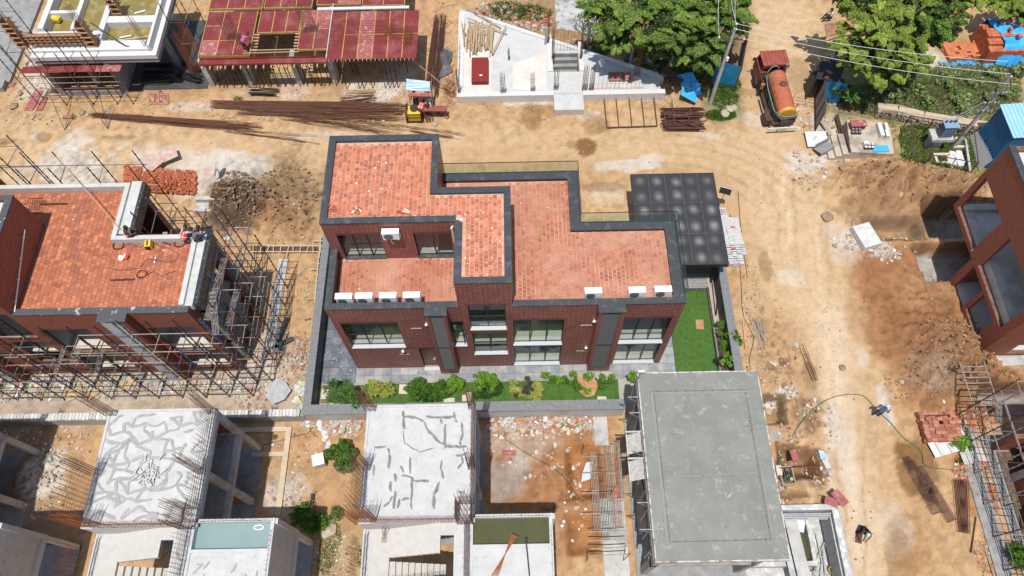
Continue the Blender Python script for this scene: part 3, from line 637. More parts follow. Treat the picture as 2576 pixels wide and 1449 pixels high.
p = M(); p.tube([(-3.15,YU-.1,10.6),(-3.15,YU-.16,10.5),(-3.12,YU-.16,7.6),(-3.12,YU-.3,7.45)], .05); p.bar((-3.1,YU-.03,10.55),(-3.2,YU-.2,10.6),.06)
build(p, 'drain_pipe', PIPEW, house)
for x, z in ((-4.78,6.54),(-6.56,2.89),(4.12,6.56),(3.97,2.91)):
    p = M(); p.lathe((x, YF-.001, z), [(.05,0),(.05,.05),(.09,.08),(.1,.14),(.06,.18),(.01,.19)], 10, Vector((0,-1,0))); build(p, 'wall_lamp', WHITE, house, smooth=True)

# bits standing in the rooms and on the roofs
def acunit(x, y, z, rz, label, hang=False, group='outdoor air conditioner units on the brick house'):
    t = thing('air_conditioner', label, 'air conditioner', (0,0,0), group)
    b = M(); b.box(-.42,-.15,.06,.42,.15,.62); b.box(-.44,-.17,.60,.44,.17,.635); b.box(.421,-.08,.12,.46,.08,.35); build(b, 'casing', WHITE, t)
    b = M(); b.cur = 0; b.lathe((-.12,-.151,.34), [(.235,0),(.235,.03),(.2,.035),(.05,.03)], 18, Vector((0,-1,0))); build(b, 'fan_grille', mat('grille_grey', (.1,.13,.13) if not hang else (.7,.7,.7), .5), t)
    b = M(); b.box(-.36,-.15,0,-.28,.15,.06); b.box(.28,-.15,0,.36,.15,.06); build(b, 'foot', PIPEW, t)
    if hang:
        b = M(); b.tube([(-.05,-.1,0),(-.04,-.12,-.25),(.02,-.1,-.5)], .015); build(b, 'hose', PIPEW, t)
    t.location = (x, y, z); t.rotation_euler.z = rz; return t
for (x, y, z), lb in zip([(-8.78,16.84,8.05),(-7.75,16.84,8.05),(-6.53,16.84,8.05),(-5.32,16.84,8.05),(3.93,16.82,8.18),(6.15,16.82,8.18),(7.47,16.84,8.18)],
    ['white outdoor unit at the corner of the left terrace, leftmost of four','white outdoor unit second from the left on the left terrace','white outdoor unit third from the left on the left terrace',
     'white outdoor unit on the left terrace beside the narrow louvred shaft','lone white outdoor unit on the right roof just left of the wide louvred shaft','white outdoor unit right of the wide louvred shaft, inner one of two','white outdoor unit nearest the right corner of the right roof']):
    acunit(x, y, z, 0, lb)
    if z < 8.1:
        pass
st = M()
for x in (-8.78,-7.75,-6.53,-5.32):
    for dx in (-.33, .33): st.box(x+dx-.03, 16.7, 7.42, x+dx+.03, 16.98, 8.05)
build(st, 'unit_stand', PIPEW, house)
acunit(-6.27, 19.5, 9.9, 0, 'white outdoor unit hung on the brick wall above the left terrace', True)
# loose brick pieces on the upper roof
for k, (u, v, nn, lb) in enumerate([(835,525,9,'small pile of broken tiles in the front left corner of the upper roof'),(893,532,12,'heap of broken tile pieces beside the granite front edge of the upper roof'),(1016,535,9,'little heap of broken tiles near the notch of the upper roof')]):
    r = M(); rn = random.Random(k)
    for i in range(nn):
        p = at(u+rn.uniform(-14,14), v+rn.uniform(-8,6), 10.85); r.c = rn.choice([(.42,.13,.07),(.5,.17,.09),(.36,.11,.06),(.7,.6,.52)]); r.obox((p.x, p.y, 10.87+rn.uniform(0,.06)), (.2,.1,.03), rx=rn.uniform(-.4,.4), ry=rn.uniform(-.3,.3), rz=rn.uniform(0,3))
    solo(r, 'tile_pile', TILEM, lb, 'tile pile', 'piles of broken tiles on the upper roof', kind='stuff')

# ================================================================ COURTYARD
pv = M(); pv.box(-12.2, 13.2, -.3, 9.6, 24.4, .02); pv.box(9.6, 15.3, -.3, 13.2, 22.0, .015); pv.box(9.6, 13.2, -.3, 13.2, 15.3, .015)
pave = struct(pv, 'courtyard', mat('paving_joint', (.42,.38,.33), .9, (.34,.32,.29), 3))
SLATE = [vmat('slate', .6, .4, .3, 1.6)]; DS_ = mat('sand_dust', (.5,.43,.34), .95)
ST_P = []
for k in range(12):
    t = M(); b_ = random.uniform(.85, 1.1); t.c = random.choice([(.27,.285,.3),(.30,.31,.32),(.24,.26,.28),(.34,.345,.35),(.28,.295,.31),(.35,.345,.34)]); t.obox((0,0,.02), (.52,.49,.04), taper=.985); ST_P.append(t.mesh('slab', SLATE))
def slabs(x0, y0, x1, y1, w=.545, h=.515):
    nx_, ny_ = round((x1-x0)/w), round((y1-y0)/h); w = (x1-x0)/nx_; h = (y1-y0)/ny_
    for i in range(nx_):
        for j in range(ny_):
            if XL < x0+(i+.5)*w < XR and YF < y0+(j+.5)*h: continue
            o = share(None, 'paving_slab', pave, (x0+(i+.5)*w, y0+(j+.5)*h, .02+random.uniform(0,.006)), random.choice([0,PI]), mesh=random.choice(ST_P)); o.scale = (w/.53, h/.5, 1)
slabs(-9.8, 15.27, 9.6, 16.2)
SP_ = ST_P; ST_P = []
for k in range(12):
    t = M(); t.c = random.choice([(.13,.155,.185),(.16,.18,.205),(.11,.135,.165),(.2,.21,.225),(.145,.165,.19)]); t.obox((0,0,.02), (.52,.49,.04), taper=.985); ST_P.append(t.mesh('slab', SLATE))
slabs(-11.95, 15.27, -9.8, 23.9)
ST_P = SP_; slabs(8.66, 16.2, 9.6, 20.9)
rn = random.Random(61); b = M()      # sand and plaster dust trodden over the slabs
for k in range(260):
    x, y = (rn.uniform(-9.6,9.3), 15.3+abs(rn.gauss(0,.45))) if k < 190 else (rn.uniform(-11.9,-9.9), rn.uniform(15.3,17.5))
    if y > 16.15 and x > XL-.1: continue
    b.c = rn.choice([(.36,.32,.27),(.31,.29,.26),(.38,.35,.31)]); r = rn.uniform(.02,.1); b.add([(x+r*rn.uniform(.4,1.2)*math.cos(a), y+r*rn.uniform(.3,.9)*math.sin(a), .067) for a in (0,.9,1.8,2.7,3.6,4.5,5.4)], [(0,1,2,3,4,5,6)])
solo(b, 'dust_patch', RUB, 'trodden sandy dust spots on the slate path in front of the brick house', 'dust', kind='stuff')
# walls of the plot
bw = thing('boundary_wall', 'grey rendered plot wall with dark granite top around the brick house', 'wall', (0, 13.2, 0))
b = M(); b.box(-12.35,12.95,-.1,6.1,13.25,1.42); build(b, 'front_wall', mat('pale_render', (.55,.55,.55), .9, (.5,.49,.48), 1.5, c3=(.5,.38,.28), s3=.7), bw)
b = M(); b.box(-12.35,13.25,-.1,-11.98,25.4,1.42); b.box(12.75,13.2,-.1,13.15,23.4,1.42); build(b, 'side_wall', BLACKST, bw)
coping(bw, [(-12.4,12.9,6.1,13.5),(-12.4,13.5,-11.93,25.4),(12.7,13.2,13.2,23.4)], 1.42, .06, 'cap_stone', 1.4, GRANL)
b = M(); b.box(-11.98,13.25,.0,6.1,13.3,1.41); b.box(-11.98,13.3,.0,-11.93,25.4,1.41); b.box(12.7,13.2,.0,12.75,23.4,1.41); build(b, 'black_lining', BLACKST, bw)
# lawns and beds
GRM = mat('lawn_grass', (.045,.115,.014), .9, (.075,.155,.025), 3.5, bmp=.8, bs=45, c3=(.10,.17,.04), s3=1.1, lo3=.55, hi3=.8)
def lawn(poly, z, name, label):
    g_ = M(); x0 = min(p[0] for p in poly); x1 = max(p[0] for p in poly); y0 = min(p[1] for p in poly); y1 = max(p[1] for p in poly)
    st_ = struct(M().prism(poly, z-.1, z), name, GRM)
    b_ = M(); rn = random.Random(3); A = (x1-x0)*(y1-y0)
    for _ in range(int(A*170)):
        x, y = rn.uniform(x0, x1), rn.uniform(y0, y1)
        if not inpoly(np.array([x]), np.array([y]), poly)[0]: continue
        a_ = rn.random()*6.3; w_ = .018; h_ = rn.uniform(.03, .075); dx, dy = math.cos(a_)*w_, math.sin(a_)*w_; lx, ly = rn.uniform(-.03,.03), rn.uniform(-.03,.03)
        k = rn.uniform(.7, 1.3); b_.c = (.055*k, .135*k, .018*k); b_.add([(x-dx,y-dy,z),(x+dx,y+dy,z),(x+lx,y+ly,z+h_)], [(0,1,2)])
    solo(b_, 'grass', LEAF, label, 'grass', kind='stuff')
lawn([(9.65,15.35),(12.15,15.35),(12.35,21.1),(9.65,21.1)], .05, 'side_lawn', 'clipped green lawn right of the brick house beside the black canopy')
lawn([(-9.2,13.55),(6.05,13.55),(6.05,15.22),(-9.2,15.22)], .05, 'front_lawn', 'narrow green lawn strip between the slate path and the front plot wall')
SO = mat('bed_soil', (.40,.2,.10), .95, (.5,.3,.17), 3, bmp=.5, bs=9)
b = M(); P = ats([(1445,950),(1472,946),(1500,956),(1503,975),(1494,996),(1476,1000),(1460,988),(1447,974)]); b.prism(P, .03, .065); struct(b, 'planting_bed', SO)
b = M(); b.prism(ats([(810,970),(1000,967),(990,1012),(806,1015)]), .0, .04); struct(b, 'corner_bed', mat('mossy_soil', (.12,.13,.05), .95, (.25,.17,.1), 2))
b = M(); b.prism(ats([(1749,805),(1769,805),(1770,829),(1752,829)]), .03, .06); struct(b, 'bare_patch', SO)
b = M(); b.box(9.6,15.35,.03,9.64,21.1,.09); b.box(9.62,21.1,.0,12.35,21.25,.12); b.box(12.15,15.35,.0,12.3,21.25,.22); solo(b, 'lawn_edging', GRAN, 'dark granite edging framing the side lawn', 'edging')
b = M(); b.box(12.32,18.2,.0,12.45,22.3,.1); solo(b, 'stone_strip', mat('sand_strip', (.5,.4,.28), .9, (.4,.3,.2), 4), 'narrow sandy stone strip inside the right plot wall', 'strip')
for (u, v, w_, h_, lb) in [(821,991,24,24,'square concrete manhole cover, lower one in the left garden corner'),(846,981,22,22,'square concrete manhole cover beside the grassy shrub'),(1016,979,23,22,'left of two joined concrete covers on the front lawn'),(1037,978,22,22,'right of two joined concrete covers on the front lawn'),
                  (1174,998,22,20,'beige concrete cover right of the round bushes'),(1130,1009,26,14,'low brownish cover against the wall right of the dark shrubs'),(833,1018,20,8,'half buried concrete cover beside the wall in the left corner'),(1514,1002,22,8,'small stone cover against the wall at the right end of the front lawn')]:
    p = at(u, v, .1); a = w_/41; b2 = h_/37
    c = M(); c.box(p.x-a/2, p.y-b2/2, .02, p.x+a/2, p.y+b2/2, .13); c.box(p.x-a*.38, p.y-b2*.38, .13, p.x+a*.38, p.y+b2*.38, .15); c.lathe((p.x, p.y, .15), [(.035,0),(.035,.01),(.02,.012)], 8)
    solo(c, 'manhole_cover', mat('cream_concrete', (.6,.55,.46), .85, (.52,.46,.38), 5), lb, 'manhole cover', 'concrete covers in the garden')
# planter on the right
pl = thing('planter', 'long granite planter of shrubs along the right plot wall', 'planter', (12.4, 16.5, 0))
b = M(); x0, x1, y0, y1 = 12.2, 12.68, 15.4, 18.3; b.box(x0-.09,y0,0,x0,y1,.5); b.box(x0,y1-.08,0,x1,y1,.5); b.box(x0,y0,0,x1,y0+.08,.5); build(b, 'trough', GRANL, pl)
b = M(); b.box(x0,y0+.08,0,x1,y1-.08,.4); build(b, 'soil', mat('dark_soil', (.06,.03,.02), .95, (.12,.06,.04), 6), pl)
# ================================================================ BLACK CANOPY
cn = thing('canopy', 'flat black metal car canopy of square panels right of the brick house', 'canopy', (10.2, 24.6, 0))
CX = [7.6+1.054*i for i in range(6)]; CY = [21.35, 23.55, 25.85, 28.05]; CZ = 3.05
m_, n_, l_, b_ = nodes('black_gloss_panel'); g_ = wcoord(n_)       # black sheet with dried round puddle stains, two to a panel
tc = n_.new('ShaderNodeTexCoord'); oi = n_.new('ShaderNodeObjectInfo'); sp = n_.new('ShaderNodeSeparateXYZ'); l_.new(tc.outputs['Generated'], sp.inputs[0])
def mth(op, a, b=None, c=None):
    k = n_.new('ShaderNodeMath'); k.operation = op
    for i_, v_ in enumerate((a, b, c)):
        if v_ is None: continue
        if hasattr(v_, 'links'): l_.new(v_, k.inputs[i_])
        else: k.inputs[i_].default_value = v_
    return k.outputs[0]
wob = noise(n_, l_, 1.6, 3, g_)
fx = mth('SUBTRACT', sp.outputs[0], mth('MULTIPLY_ADD', oi.outputs['Random'], .25, .42)); fy = mth('SUBTRACT', mth('PINGPONG', mth('ADD', sp.outputs[1], .02), .5), mth('MULTIPLY_ADD', oi.outputs['Random'], .08, .2))
dd = mth('SQRT', mth('ADD', mth('POWER', mth('MULTIPLY', fx, 1.0), 2.0), mth('POWER', mth('MULTIPLY', fy, 1.9), 2.0))); dd = mth('ADD', dd, mth('MULTIPLY_ADD', wob, .22, -.11))
st_ = n_.new('ShaderNodeMapRange'); st_.inputs[1].default_value = .46; st_.inputs[2].default_value = .04; l_.new(dd, st_.inputs[0])
rg = mth('MULTIPLY_ADD', mth('SINE', mth('MULTIPLY', dd, 75.0)), .13, .87)
am = mth('MULTIPLY', mth('MULTIPLY_ADD', mth('FRACT', mth('MULTIPLY', oi.outputs['Random'], 7.3)), 1.1, .35), mth('MULTIPLY', mth('POWER', st_.outputs[0], 1.8), rg), mth('MULTIPLY_ADD', noise(n_, l_, .8, 2, g_), 1.6, -.25))
oo = mix(n_, l_, (.045,.044,.046), (.21,.205,.19), am); l_.new(oo, b_.inputs['Base Color']); b_.inputs['Roughness'].default_value = .33
GLP = m_
def dished(x0, y0, x1, y1, z, amp):
    g = M(); k = 12; vs = []; rn = random.Random(int(x0*100+y0)); cx, cy = rn.uniform(-.25,.25), rn.uniform(-.2,.3)
    for j in range(k+1):
        for i in range(k+1):
            a, b = i/k, j/k; e = (math.sin(PI*a)*math.sin(PI*b))
            vs.append((x0+(x1-x0)*a, y0+(y1-y0)*b, z+amp*e*(1+cx*math.cos(PI*a)+cy*math.cos(2*PI*b)) - amp*.45*e*math.sin(2*PI*b)**2))
    g.add(vs, [(j*(k+1)+i, j*(k+1)+i+1, (j+1)*(k+1)+i+1, (j+1)*(k+1)+i) for j in range(k) for i in range(k)])
    return g
for i in range(5):
    for j in range(3):
        x0, x1, y0, y1 = CX[i]+.012, CX[i+1]-.012, CY[j]+.012, CY[j+1]-.012
        g = dished(x0, y0, x1, y1, CZ, random.uniform(.045, .075)); build(g, 'roof_panel', GLP, cn, smooth=True)
f = M(); f.box(CX[0],CY[0],CZ-.03,CX[5],CY[3],CZ-.012); build(f, 'joint_sheet', mat('seam_grey', (.14,.13,.13), .7), cn)
f = M(); f.box(CX[0],CY[0]-.04,CZ-.3,CX[5],CY[0],CZ+.01); f.box(CX[0],CY[3],CZ-.3,CX[5],CY[3]+.04,CZ+.01); f.box(CX[0]-.04,CY[0]-.04,CZ-.3,CX[0],CY[3]+.04,CZ+.01); f.box(CX[5],CY[0]-.04,CZ-.3,CX[5]+.04,CY[3]+.04,CZ+.01)
f.box(CX[0],CY[0],CZ-.1,CX[5],CY[3],CZ-.035); build(f, 'edge_frame', STEELB, cn)
for x, y in ((12.5,21.7),(12.5,27.8),(9.0,27.8),(9.2,21.7)):
    p = M(); p.box(x-.06,y-.06,0,x+.06,y+.06,CZ-.3); build(p, 'post', STEELB, cn)
p = M(); p.bar((12.5,21.7,CZ-.4),(12.5,19.3,.2),.05); p.bar((9.3,21.6,CZ-.7),(12.6,21.6,CZ-.7),.04); build(p, 'brace', STEELB, cn)
lp = M(); lp.box(9.25,21.6,1.9,12.4,21.66,2.35)
b = M(); k = 9.3
while k < 12.35: b.box(k,21.58,1.4,k+.05,21.62,2.4); k += .11
build(b, 'slatted_screen', STEELB, cn, kind='stuff')
# the drive paved with perforated blocks beneath it
dv = M(); dv.box(5.0,21.3,-.1,12.6,24.2,.03); drive = struct(dv, 'driveway', mat('drive_concrete', (.3,.3,.29), .9, (.22,.22,.215), 4))
GB = M(); GB.obox((0,0,.025),(.34,.22,.05)); gbm = None
st = M(); k = 0; ms = None
for j in range(11):
    for i in range(20):
        x, y = 5.2+i*.37+(.18 if j % 2 else 0), 21.5+j*.25
        if ms is None:
            t = M(); t.obox((0,0,.025),(.33,.08,.05)); t.obox((0,.095,.025),(.33,.04,.05)); t.obox((0,-.095,.025),(.33,.04,.05)); ms = t.mesh('grid_paver', GREYP := mat('paver_grey', (.36,.36,.35), .9, (.28,.28,.27), 6))
        share(None, 'grid_paver', drive, (x, y, .03), mesh=ms)
# small things round the gate
c = M(); p = at(1495,505,.9); x, y = p.x, p.y
gp = thing('gate_pier', 'black tiled pier with grey cap behind the stepped roof corner', 'pier', (3.75,22.9,0)); 
b = M(); b.box(3.9,24.1,0,5.35,25.3,1.15); build(b, 'body', BLACKST, gp)
for i in range(4):
    for j in range(3):
        t = M(); t.box(3.92+i*.355,24.12+j*.38,1.15,4.25+i*.355,24.47+j*.38,1.18); build(t, 'tile', BLACKST, gp)
b = M(); b.box(3.88,25.3,0,5.38,25.65,1.25); build(b, 'cap_stone', GRANL, gp)
b = M(); b.c = (.8,.8,.8); rn = random.Random(3)
for i in range(9): b.rock((4.75+rn.uniform(-.12,.12), 24.55+rn.uniform(-.3,.3), 1.26), .1, .6, rn)
solo(b, 'plastic_bag', PAINT, 'crumpled white plastic bag on the black pier', 'bag')
# sign on a post at the canopy corner
sg = thing('sign_board', 'dark rectangular board on a thin post seen from behind, at the canopy corner', 'sign', tuple(at(1808,520,0)))
p = at(1808,520,0); q = at(1820,492,1.9); b = M(); b.bar(p, (p.x,p.y,2.1), .025, 6); build(b, 'post', STEELB, sg)
b = M(); b.obox((p.x,p.y,1.9),(.75,.03,.5),rx=-.5,rz=-.35); build(b, 'board', BLACKST, sg)
b = M(); b.obox((p.x+.01,p.y+.02,2.17),(.75,.03,.04),rx=-.5,rz=-.35); build(b, 'white_edge', WHITE, sg)
# stacked hollow pavers outside the wall
ps = thing('paver_stack', 'long stack of pale perforated pavers piled outside the canopy', 'paver stack', tuple(at(1830,600,0)))
t = M(); t.box(-.15,-.1,0,.15,.1,.1); t.cur = 1
for i in range(4):
    for j in (-1, 1): t.box(-.12+i*.065,j*.045-.012,.1,-.08+i*.065,j*.045+.012,.103)
pm_ = t.mesh('paver', [mat('pale_paver', (.62,.61,.6), .85, (.54,.53,.52), 5), mat('slot_shadow', (.12,.12,.12), .9)])
tr = M(); tr.box(-.15,-.1,0,.15,.1,.1); tm = tr.mesh('paver_red', mat('red_paver', (.45,.14,.09), .9))
rn = random.Random(11); P0 = at(1818,522,.4); P1 = at(1848,660,.4)
for k in range(26):
    a = k/25; cx, cy = P0.x+(P1.x-P0.x)*a, P0.y+(P1.y-P0.y)*a; wd_ = 2 if k < 5 else 4 if k < 22 else 3; hh = 2 if k < 4 else (3 + (k > 16))
    for i in range(wd_):
        for z in range(hh):
            if z < hh-1 and 0 < i < wd_-1 and 0 < k < 25: continue
            share(None, 'paver', ps, (cx+.1+i*.31-.3+rn.uniform(-.03,.03), cy+rn.uniform(-.02,.02), .02+z*.105), rn.uniform(-.08,.08), mesh=tm if (z == hh-1 and rn.random() < .012) else pm_)

# ================================================================ LEFT HOUSE (under construction, same plan)
DX = -25.37; LX0, LX1 = -42.0, -16.75; LM = -21.15; LT0, LT1 = -28.45, -25.7; LS = 20.95; LB = 24.4
lh = thing('unfinished_brick_house', 'scaffolded brick house under construction with terracotta tiled roof, left of the finished one', 'house', (-26, 20.5, 0))
w = M()
wallx(w, LX0, LT0, 0, H1, YF, YF+.2, [(-36,-33,3.3,6.6),(-36,-33,.3,3.0)]); wallx(w, LT0, LT1, 0, H2, YF, YF+.2, [(-27.85,-26.0,5.55,8.5),(-27.85,-26.0,2.1,5.0)])
wallx(w, LT1, LX1, 0, H1, YF, YF+.2, [(-25.45,-22.85,3.4,6.55),(-25.45,-22.85,.5,2.92),(-19.62,-17.15,3.3,6.58),(-19.62,-17.15,.58,3.03)])
wally(w, YF+.2, LS, 0, H1, LX1-.2, LX1, [(17.0,20.6,.4,3.0),(17.0,20.6,3.5,7.2)])
wallx(w, LM, LX1-.2, 0, H1, LS-.2, LS, [(-20.6,-17.4,.3,3.0),(-20.6,-17.4,3.6,7.0)]); wally(w, LS, LB, 0, H1, LM-.2, LM, [(21.3,24.0,.3,3.0),(21.3,24.0,3.6,7.1)])
wallx(w, LT1-4, LM-.2, 0, H1, LB-.2, LB)
wally(w, YF+.2, 21.8, 8.0, H2, LT1-.2, LT1); wallx(w, LT0-1, LT1-.2, 8.0, H2, 21.6, 21.8); wally(w, 21.8, 25.2, 0, H2, -29.6, -29.4); wallx(w, LX0, -29.6, 0, H2, 25.0, 25.2)
wally(w, YF+.2, 19.7, 7.4, H2, LT0-.2, LT0); wallx(w, LX0, LT0-.2, 7.4, H2, 19.7, 19.9)
build(w, 'wall', BRICK2, lh)
for x0, x1 in ((-21.2,-19.88),(-30.9,-29.8)):
    f = M(); f.box(x0,15.79,0,x0+.55,YF-.002,H1); f.cur = 1; f.box(x1-.3,15.79,0,x1,YF-.002,H1)
    f.cur = 0; f.box(x0+.55,16.0,0,x1-.3,16.05,H1); f.cur = 2
    for dx in (.62, .72, .82): f.bar((x0+dx,15.93,.3),(x0+dx,15.93,H1-.2),.045,6)
    for z in range(1, 8): f.box(x0+.56,15.9,z,x1-.32,15.93,z+.04)
    build(f, 'duct_shaft', [PLASTER, BRICK2, PIPEW], lh)
GRANS = mat('smeared_granite', (.05,.055,.06), .6, (.09,.095,.1), 20, c3=(.45,.44,.42), s3=2.2, lo3=.6, hi3=.68)
coping(lh, [(LT1,YF-.03,-21.3,YF+.33),(-21.3,15.74,-19.82,YF+.33),(-19.82,YF-.03,LX1+.03,YF+.33)], H1, .1, m=GRANS)
coping(lh, [(LT0-.03,YF-.03,LT1+.03,YF+.33),(LT1-.33,YF+.33,LT1+.03,21.5),(LT0-3,21.5,LT1+.03,21.83)], H2, .1, m=GRANS)
s = M(); s.box(LT0-.1,YF+.34,8.0,LX1-.2,LS-.2,8.14); s.box(LT1-4,LS-.2,8.0,LM-.2,LB-.2,8.14); s.box(LX0,YF+.2,7.1,LT0-.2,19.7,7.3); s.box(LX0,19.9,10.6,-29.6,25,10.75); s.box(-29.5,19.9,10.6,LT1-.3,21.6,10.75); s.box(LT0,YF+.3,10.6,LT1-.3,21.6,10.749)
s.box(LX0,YF+.2,.1,LX1-.2,LS-.2,.3); s.box(LX0,YF+.2,3.1,LX1-.2,LS-.2,3.28); s.box(LX0,LS-.2,3.1,LM-.2,LB-.2,3.28)
build(s, 'floor_slab', mat('screed', (.6,.56,.47), .8, (.5,.47,.4), 1.2), lh)
s = M(); s.box(LX0,19.2,.3,LX1-.2,19.3,3.1); s.box(LX0,19.2,3.28,LX1-.2,19.3,8.0)
for x in (-28.4,-25.75,-22.4,-20.2): s.box(x,YF+.22,.3,x+.12,19.2,3.1); s.box(x,YF+.22,3.28,x+.12,19.2,8.0)
build(s, 'inner_wall', PLASTER, lh)
for x0, x1, z0, z1 in [(-27.85,-26.0,5.55,8.5),(-27.85,-26.0,2.1,5.0),(-25.45,-22.85,3.4,6.55),(-25.45,-22.85,.5,2.92),(-19.62,-17.15,3.3,6.58),(-19.62,-17.15,.58,3.03)]:
    f = M(); yy = YF+.14
    f.box(x0,yy,z0,x0+.06,yy+.06,z1); f.box(x1-.06,yy,z0,x1,yy+.06,z1); f.box(x0,yy,z1-.06,x1,yy+.06,z1); f.box(x0,yy,z0,x1,yy+.06,z0+.06); f.box((x0+x1)/2-.03,yy,z0,(x0+x1)/2+.03,yy+.06,z1); f.box(x0,YF-.03,z0-.1,x1,yy,z0-.003)
    build(f, 'window', ALUB, lh)
PAR = mat('parapet_plaster', (.56,.56,.53), .9, (.46,.46,.44), 2.5)
p = M(); p.box(LX1-.45,YF+.34,8.14,LX1-.2,LS-.2,8.6); p.box(LM-.2,LS-.45,8.14,LX1-.45,LS-.2,8.6); p.box(LM-.45,LS-.45,8.14,LM-.2,LB-.2,8.6); p.box(LT1-4,LB-.45,8.14,LM-.45,LB-.2,8.6)
p.box(LX1-.2,YF+.34,8.0,LX1+.2,LS+.05,8.45); p.box(LM-.2,LS+.0,8.0,LM+.35,LB,8.45)
build(p, 'parapet', PAR, lh)
for q in ((LX1+.2,YF+.5,7.6,LX1+.42,LS+.05,8.35),(LM+.35,LS+.2,7.6,LM+.5,LB,8.35)): p = M(); p.box(*q); build(p, 'waterproofing', mat('bitumen', (.05,.05,.055), .25, (.3,.3,.3), 6, lo=.55, hi=.7), lh)
p = M()
for y in (16.9, 18.8, 20.7): p.box(LX1+.0,y,0,LX1+.35,y+.25,8.0)
for x in (-20.9,-19.2,-17.3): p.box(x,LS,0,x+.25,LS+.35,8.0)
for z in (2.9, 6.9): p.box(LX1,16.9,z,LX1+.3,20.9,z+.3)
build(p, 'concrete_frame', DCONC, lh)
tilefloor(lh, [(LT1+.01,YF+.36,LX1-.46,LS-.46),(LT1-3.6,LS-.46,LM-.46,LB-.46) if False else (LT1+.01,LS-.46,LM-.46,LB-.46),(-29.3,21.85,LT1+.01,LB-.46)], 8.17, PAL_L, mat('brown_mortar', (.36,.14,.08), .9, (.28,.1,.06), 2), w=.25, ln=.235, nind=300, seed=21, gap=.005, dirt=.02)
# white pipe run down the tower wall
p = M(); a0 = at(111,586,8.7); p.bar((LT1+.1, 20.6, 9.6), (LT1+.1, 16.4, 8.45), .03, 6)
for k in range(4): p.box(LT1+.0, 20.2-k*1.1, 9.45-k*.3, LT1+.12, 20.25-k*1.1, 9.5-k*.3)
build(p, 'water_pipe', PIPEW, lh)

def scaffold(name_label, ups, leds, loc, mats_u=None, plats=()):
    t = thing('scaffold', name_label, 'scaffold', loc); rn = random.Random(len(ups))
    mu = mats_u or [IRONP, IRONP, IRONP, TUBEB]
    for x, y, z0, z1 in ups:
        u = M(); u.bar((x,y,z0),(x,y,z1),.032,6); z = z0+.4
        while z < z1: u.bar((x,y,z),(x,y,z+.07),.05,6); z += .5
        u.box(x-.07,y-.07,z0,x+.07,y+.07,z0+.02); build(u, 'upright', rn.choice(mu), t)
    for p, q in leds:
        u = M(); u.bar(p, q, .026, 5); build(u, 'ledger', rn.choice([TUBEG,TUBEG,TUBEG,IRONP,IRONP,TUBER,TUBEGR,TUBEB]), t)
    for (p, q) in plats:      # narrow barred walkway boards from p to q
        p = Vector(p); q = Vector(q); d = (q-p); a = Vector((-d.y, d.x, 0)).normalized(); u = M()
        for k in range(5): o = a*(k-2)*.075; u.bar(p+o, q+o, .016, 4)
        for k in range(5): c = p+d*k/4; u.bar(c-a*.17, c+a*.17, .014, 4)
        build(u, 'walkway', TUBEG, t)
    return t
ups, leds = [], []
xs = [-38.6+1.42*i for i in range(17)]
for i, x in enumerate(xs):
    ups += [(x,14.6,0,random.choice([6.2,7.9,8.2,6.0])), (x+.1,15.6,0,random.choice([8.3,8.9,8.9]))]
for z in (.5, 1.7, 3.0, 4.3, 5.7, 7.1):
    for i in range(16):
        if random.random() < .9: leds.append(((xs[i],14.6,z+random.uniform(-.05,.05)),(xs[i+1],14.6,z)))
        if random.random() < .8: leds.append(((xs[i]+.1,15.6,z+.05),(xs[i+1]+.1,15.6,z+.05)))
    for x in xs: leds.append(((x,14.5,z-.05),(x+.1,15.7,z-.05)))
scaffold('rusty tube scaffold along the front of the unfinished brick house', ups, leds, (-26,15.1,0),
         plats=[((-25.6,14.7,4.0),(-24.7,15.6,5.2)),((-23.3,14.7,4.0),(-22.6,15.6,5.2)),((-24.0,14.75,5.2),(-23.9,15.7,5.2))])
ups, leds = [], []
ys = [15.4+1.3*i for i in range(6)]
for y in ys: ups += [(-15.7,y,0,random.choice([8.6,9.2])), (-14.75,y,0,random.choice([6.6,8.0]))]
for z in (.8, 2.3, 4.0, 5.7, 7.4):
    for i in range(5):
        leds.append(((-15.7,ys[i],z),(-15.7,ys[i+1],z))); leds.append(((-14.75,ys[i],z+.04),(-14.75,ys[i+1],z+.04)))
    for y in ys: leds.append(((-15.8,y,z-.05),(-14.65,y,z-.05)))
scaffold('tall tube scaffold down the right end of the unfinished house facing the earth gap', ups, leds, (-15.2,19,0),
         plats=[((-15.9,16.0,7.9),(-15.6,19.6,7.9)),((-15.5,16.4,6.3),(-15.3,18.4,6.3)),((-15.3,15.2,7.9),(-15.9,17.6,7.9))])
ups, leds = [], []
for x, y, z in ((-20.3,21.6,9.6),(-18.5,21.6,9.4),(-16.9,21.7,9.4),(-20.3,23.2,8.6),(-18.6,23.2,7.6),(-17.0,23.0,7.4)): ups.append((x,y,0,z))
for z in (1.5, 3.3, 5.2, 7.2): 
    leds += [((-20.4,21.6,z),(-16.8,21.6,z)), ((-20.4,23.2,z),(-16.9,23.1,z)), ((-20.3,21.5,z),(-20.3,23.3,z)), ((-18.5,21.5,z),(-18.6,23.3,z)), ((-16.9,21.5,z),(-17.0,23.1,z))]
scaffold('blue and rusty tube scaffold standing in the roof notch of the unfinished house', ups, leds, (-18.5,23,0), [TUBEB, TUBEB, IRONP])
ups, leds = [], []
for x in (-38,-35.8,-33.6,-31.4,-29.2): ups += [(x,26.1,0,9.3)]; ups += [(x+.2,27.4,0,9.0)]
for x in (-27.6,-25.8,-23.6,-21.3): ups += [(x,25.9,0,9.3),(x,24.85,0,9.2)]
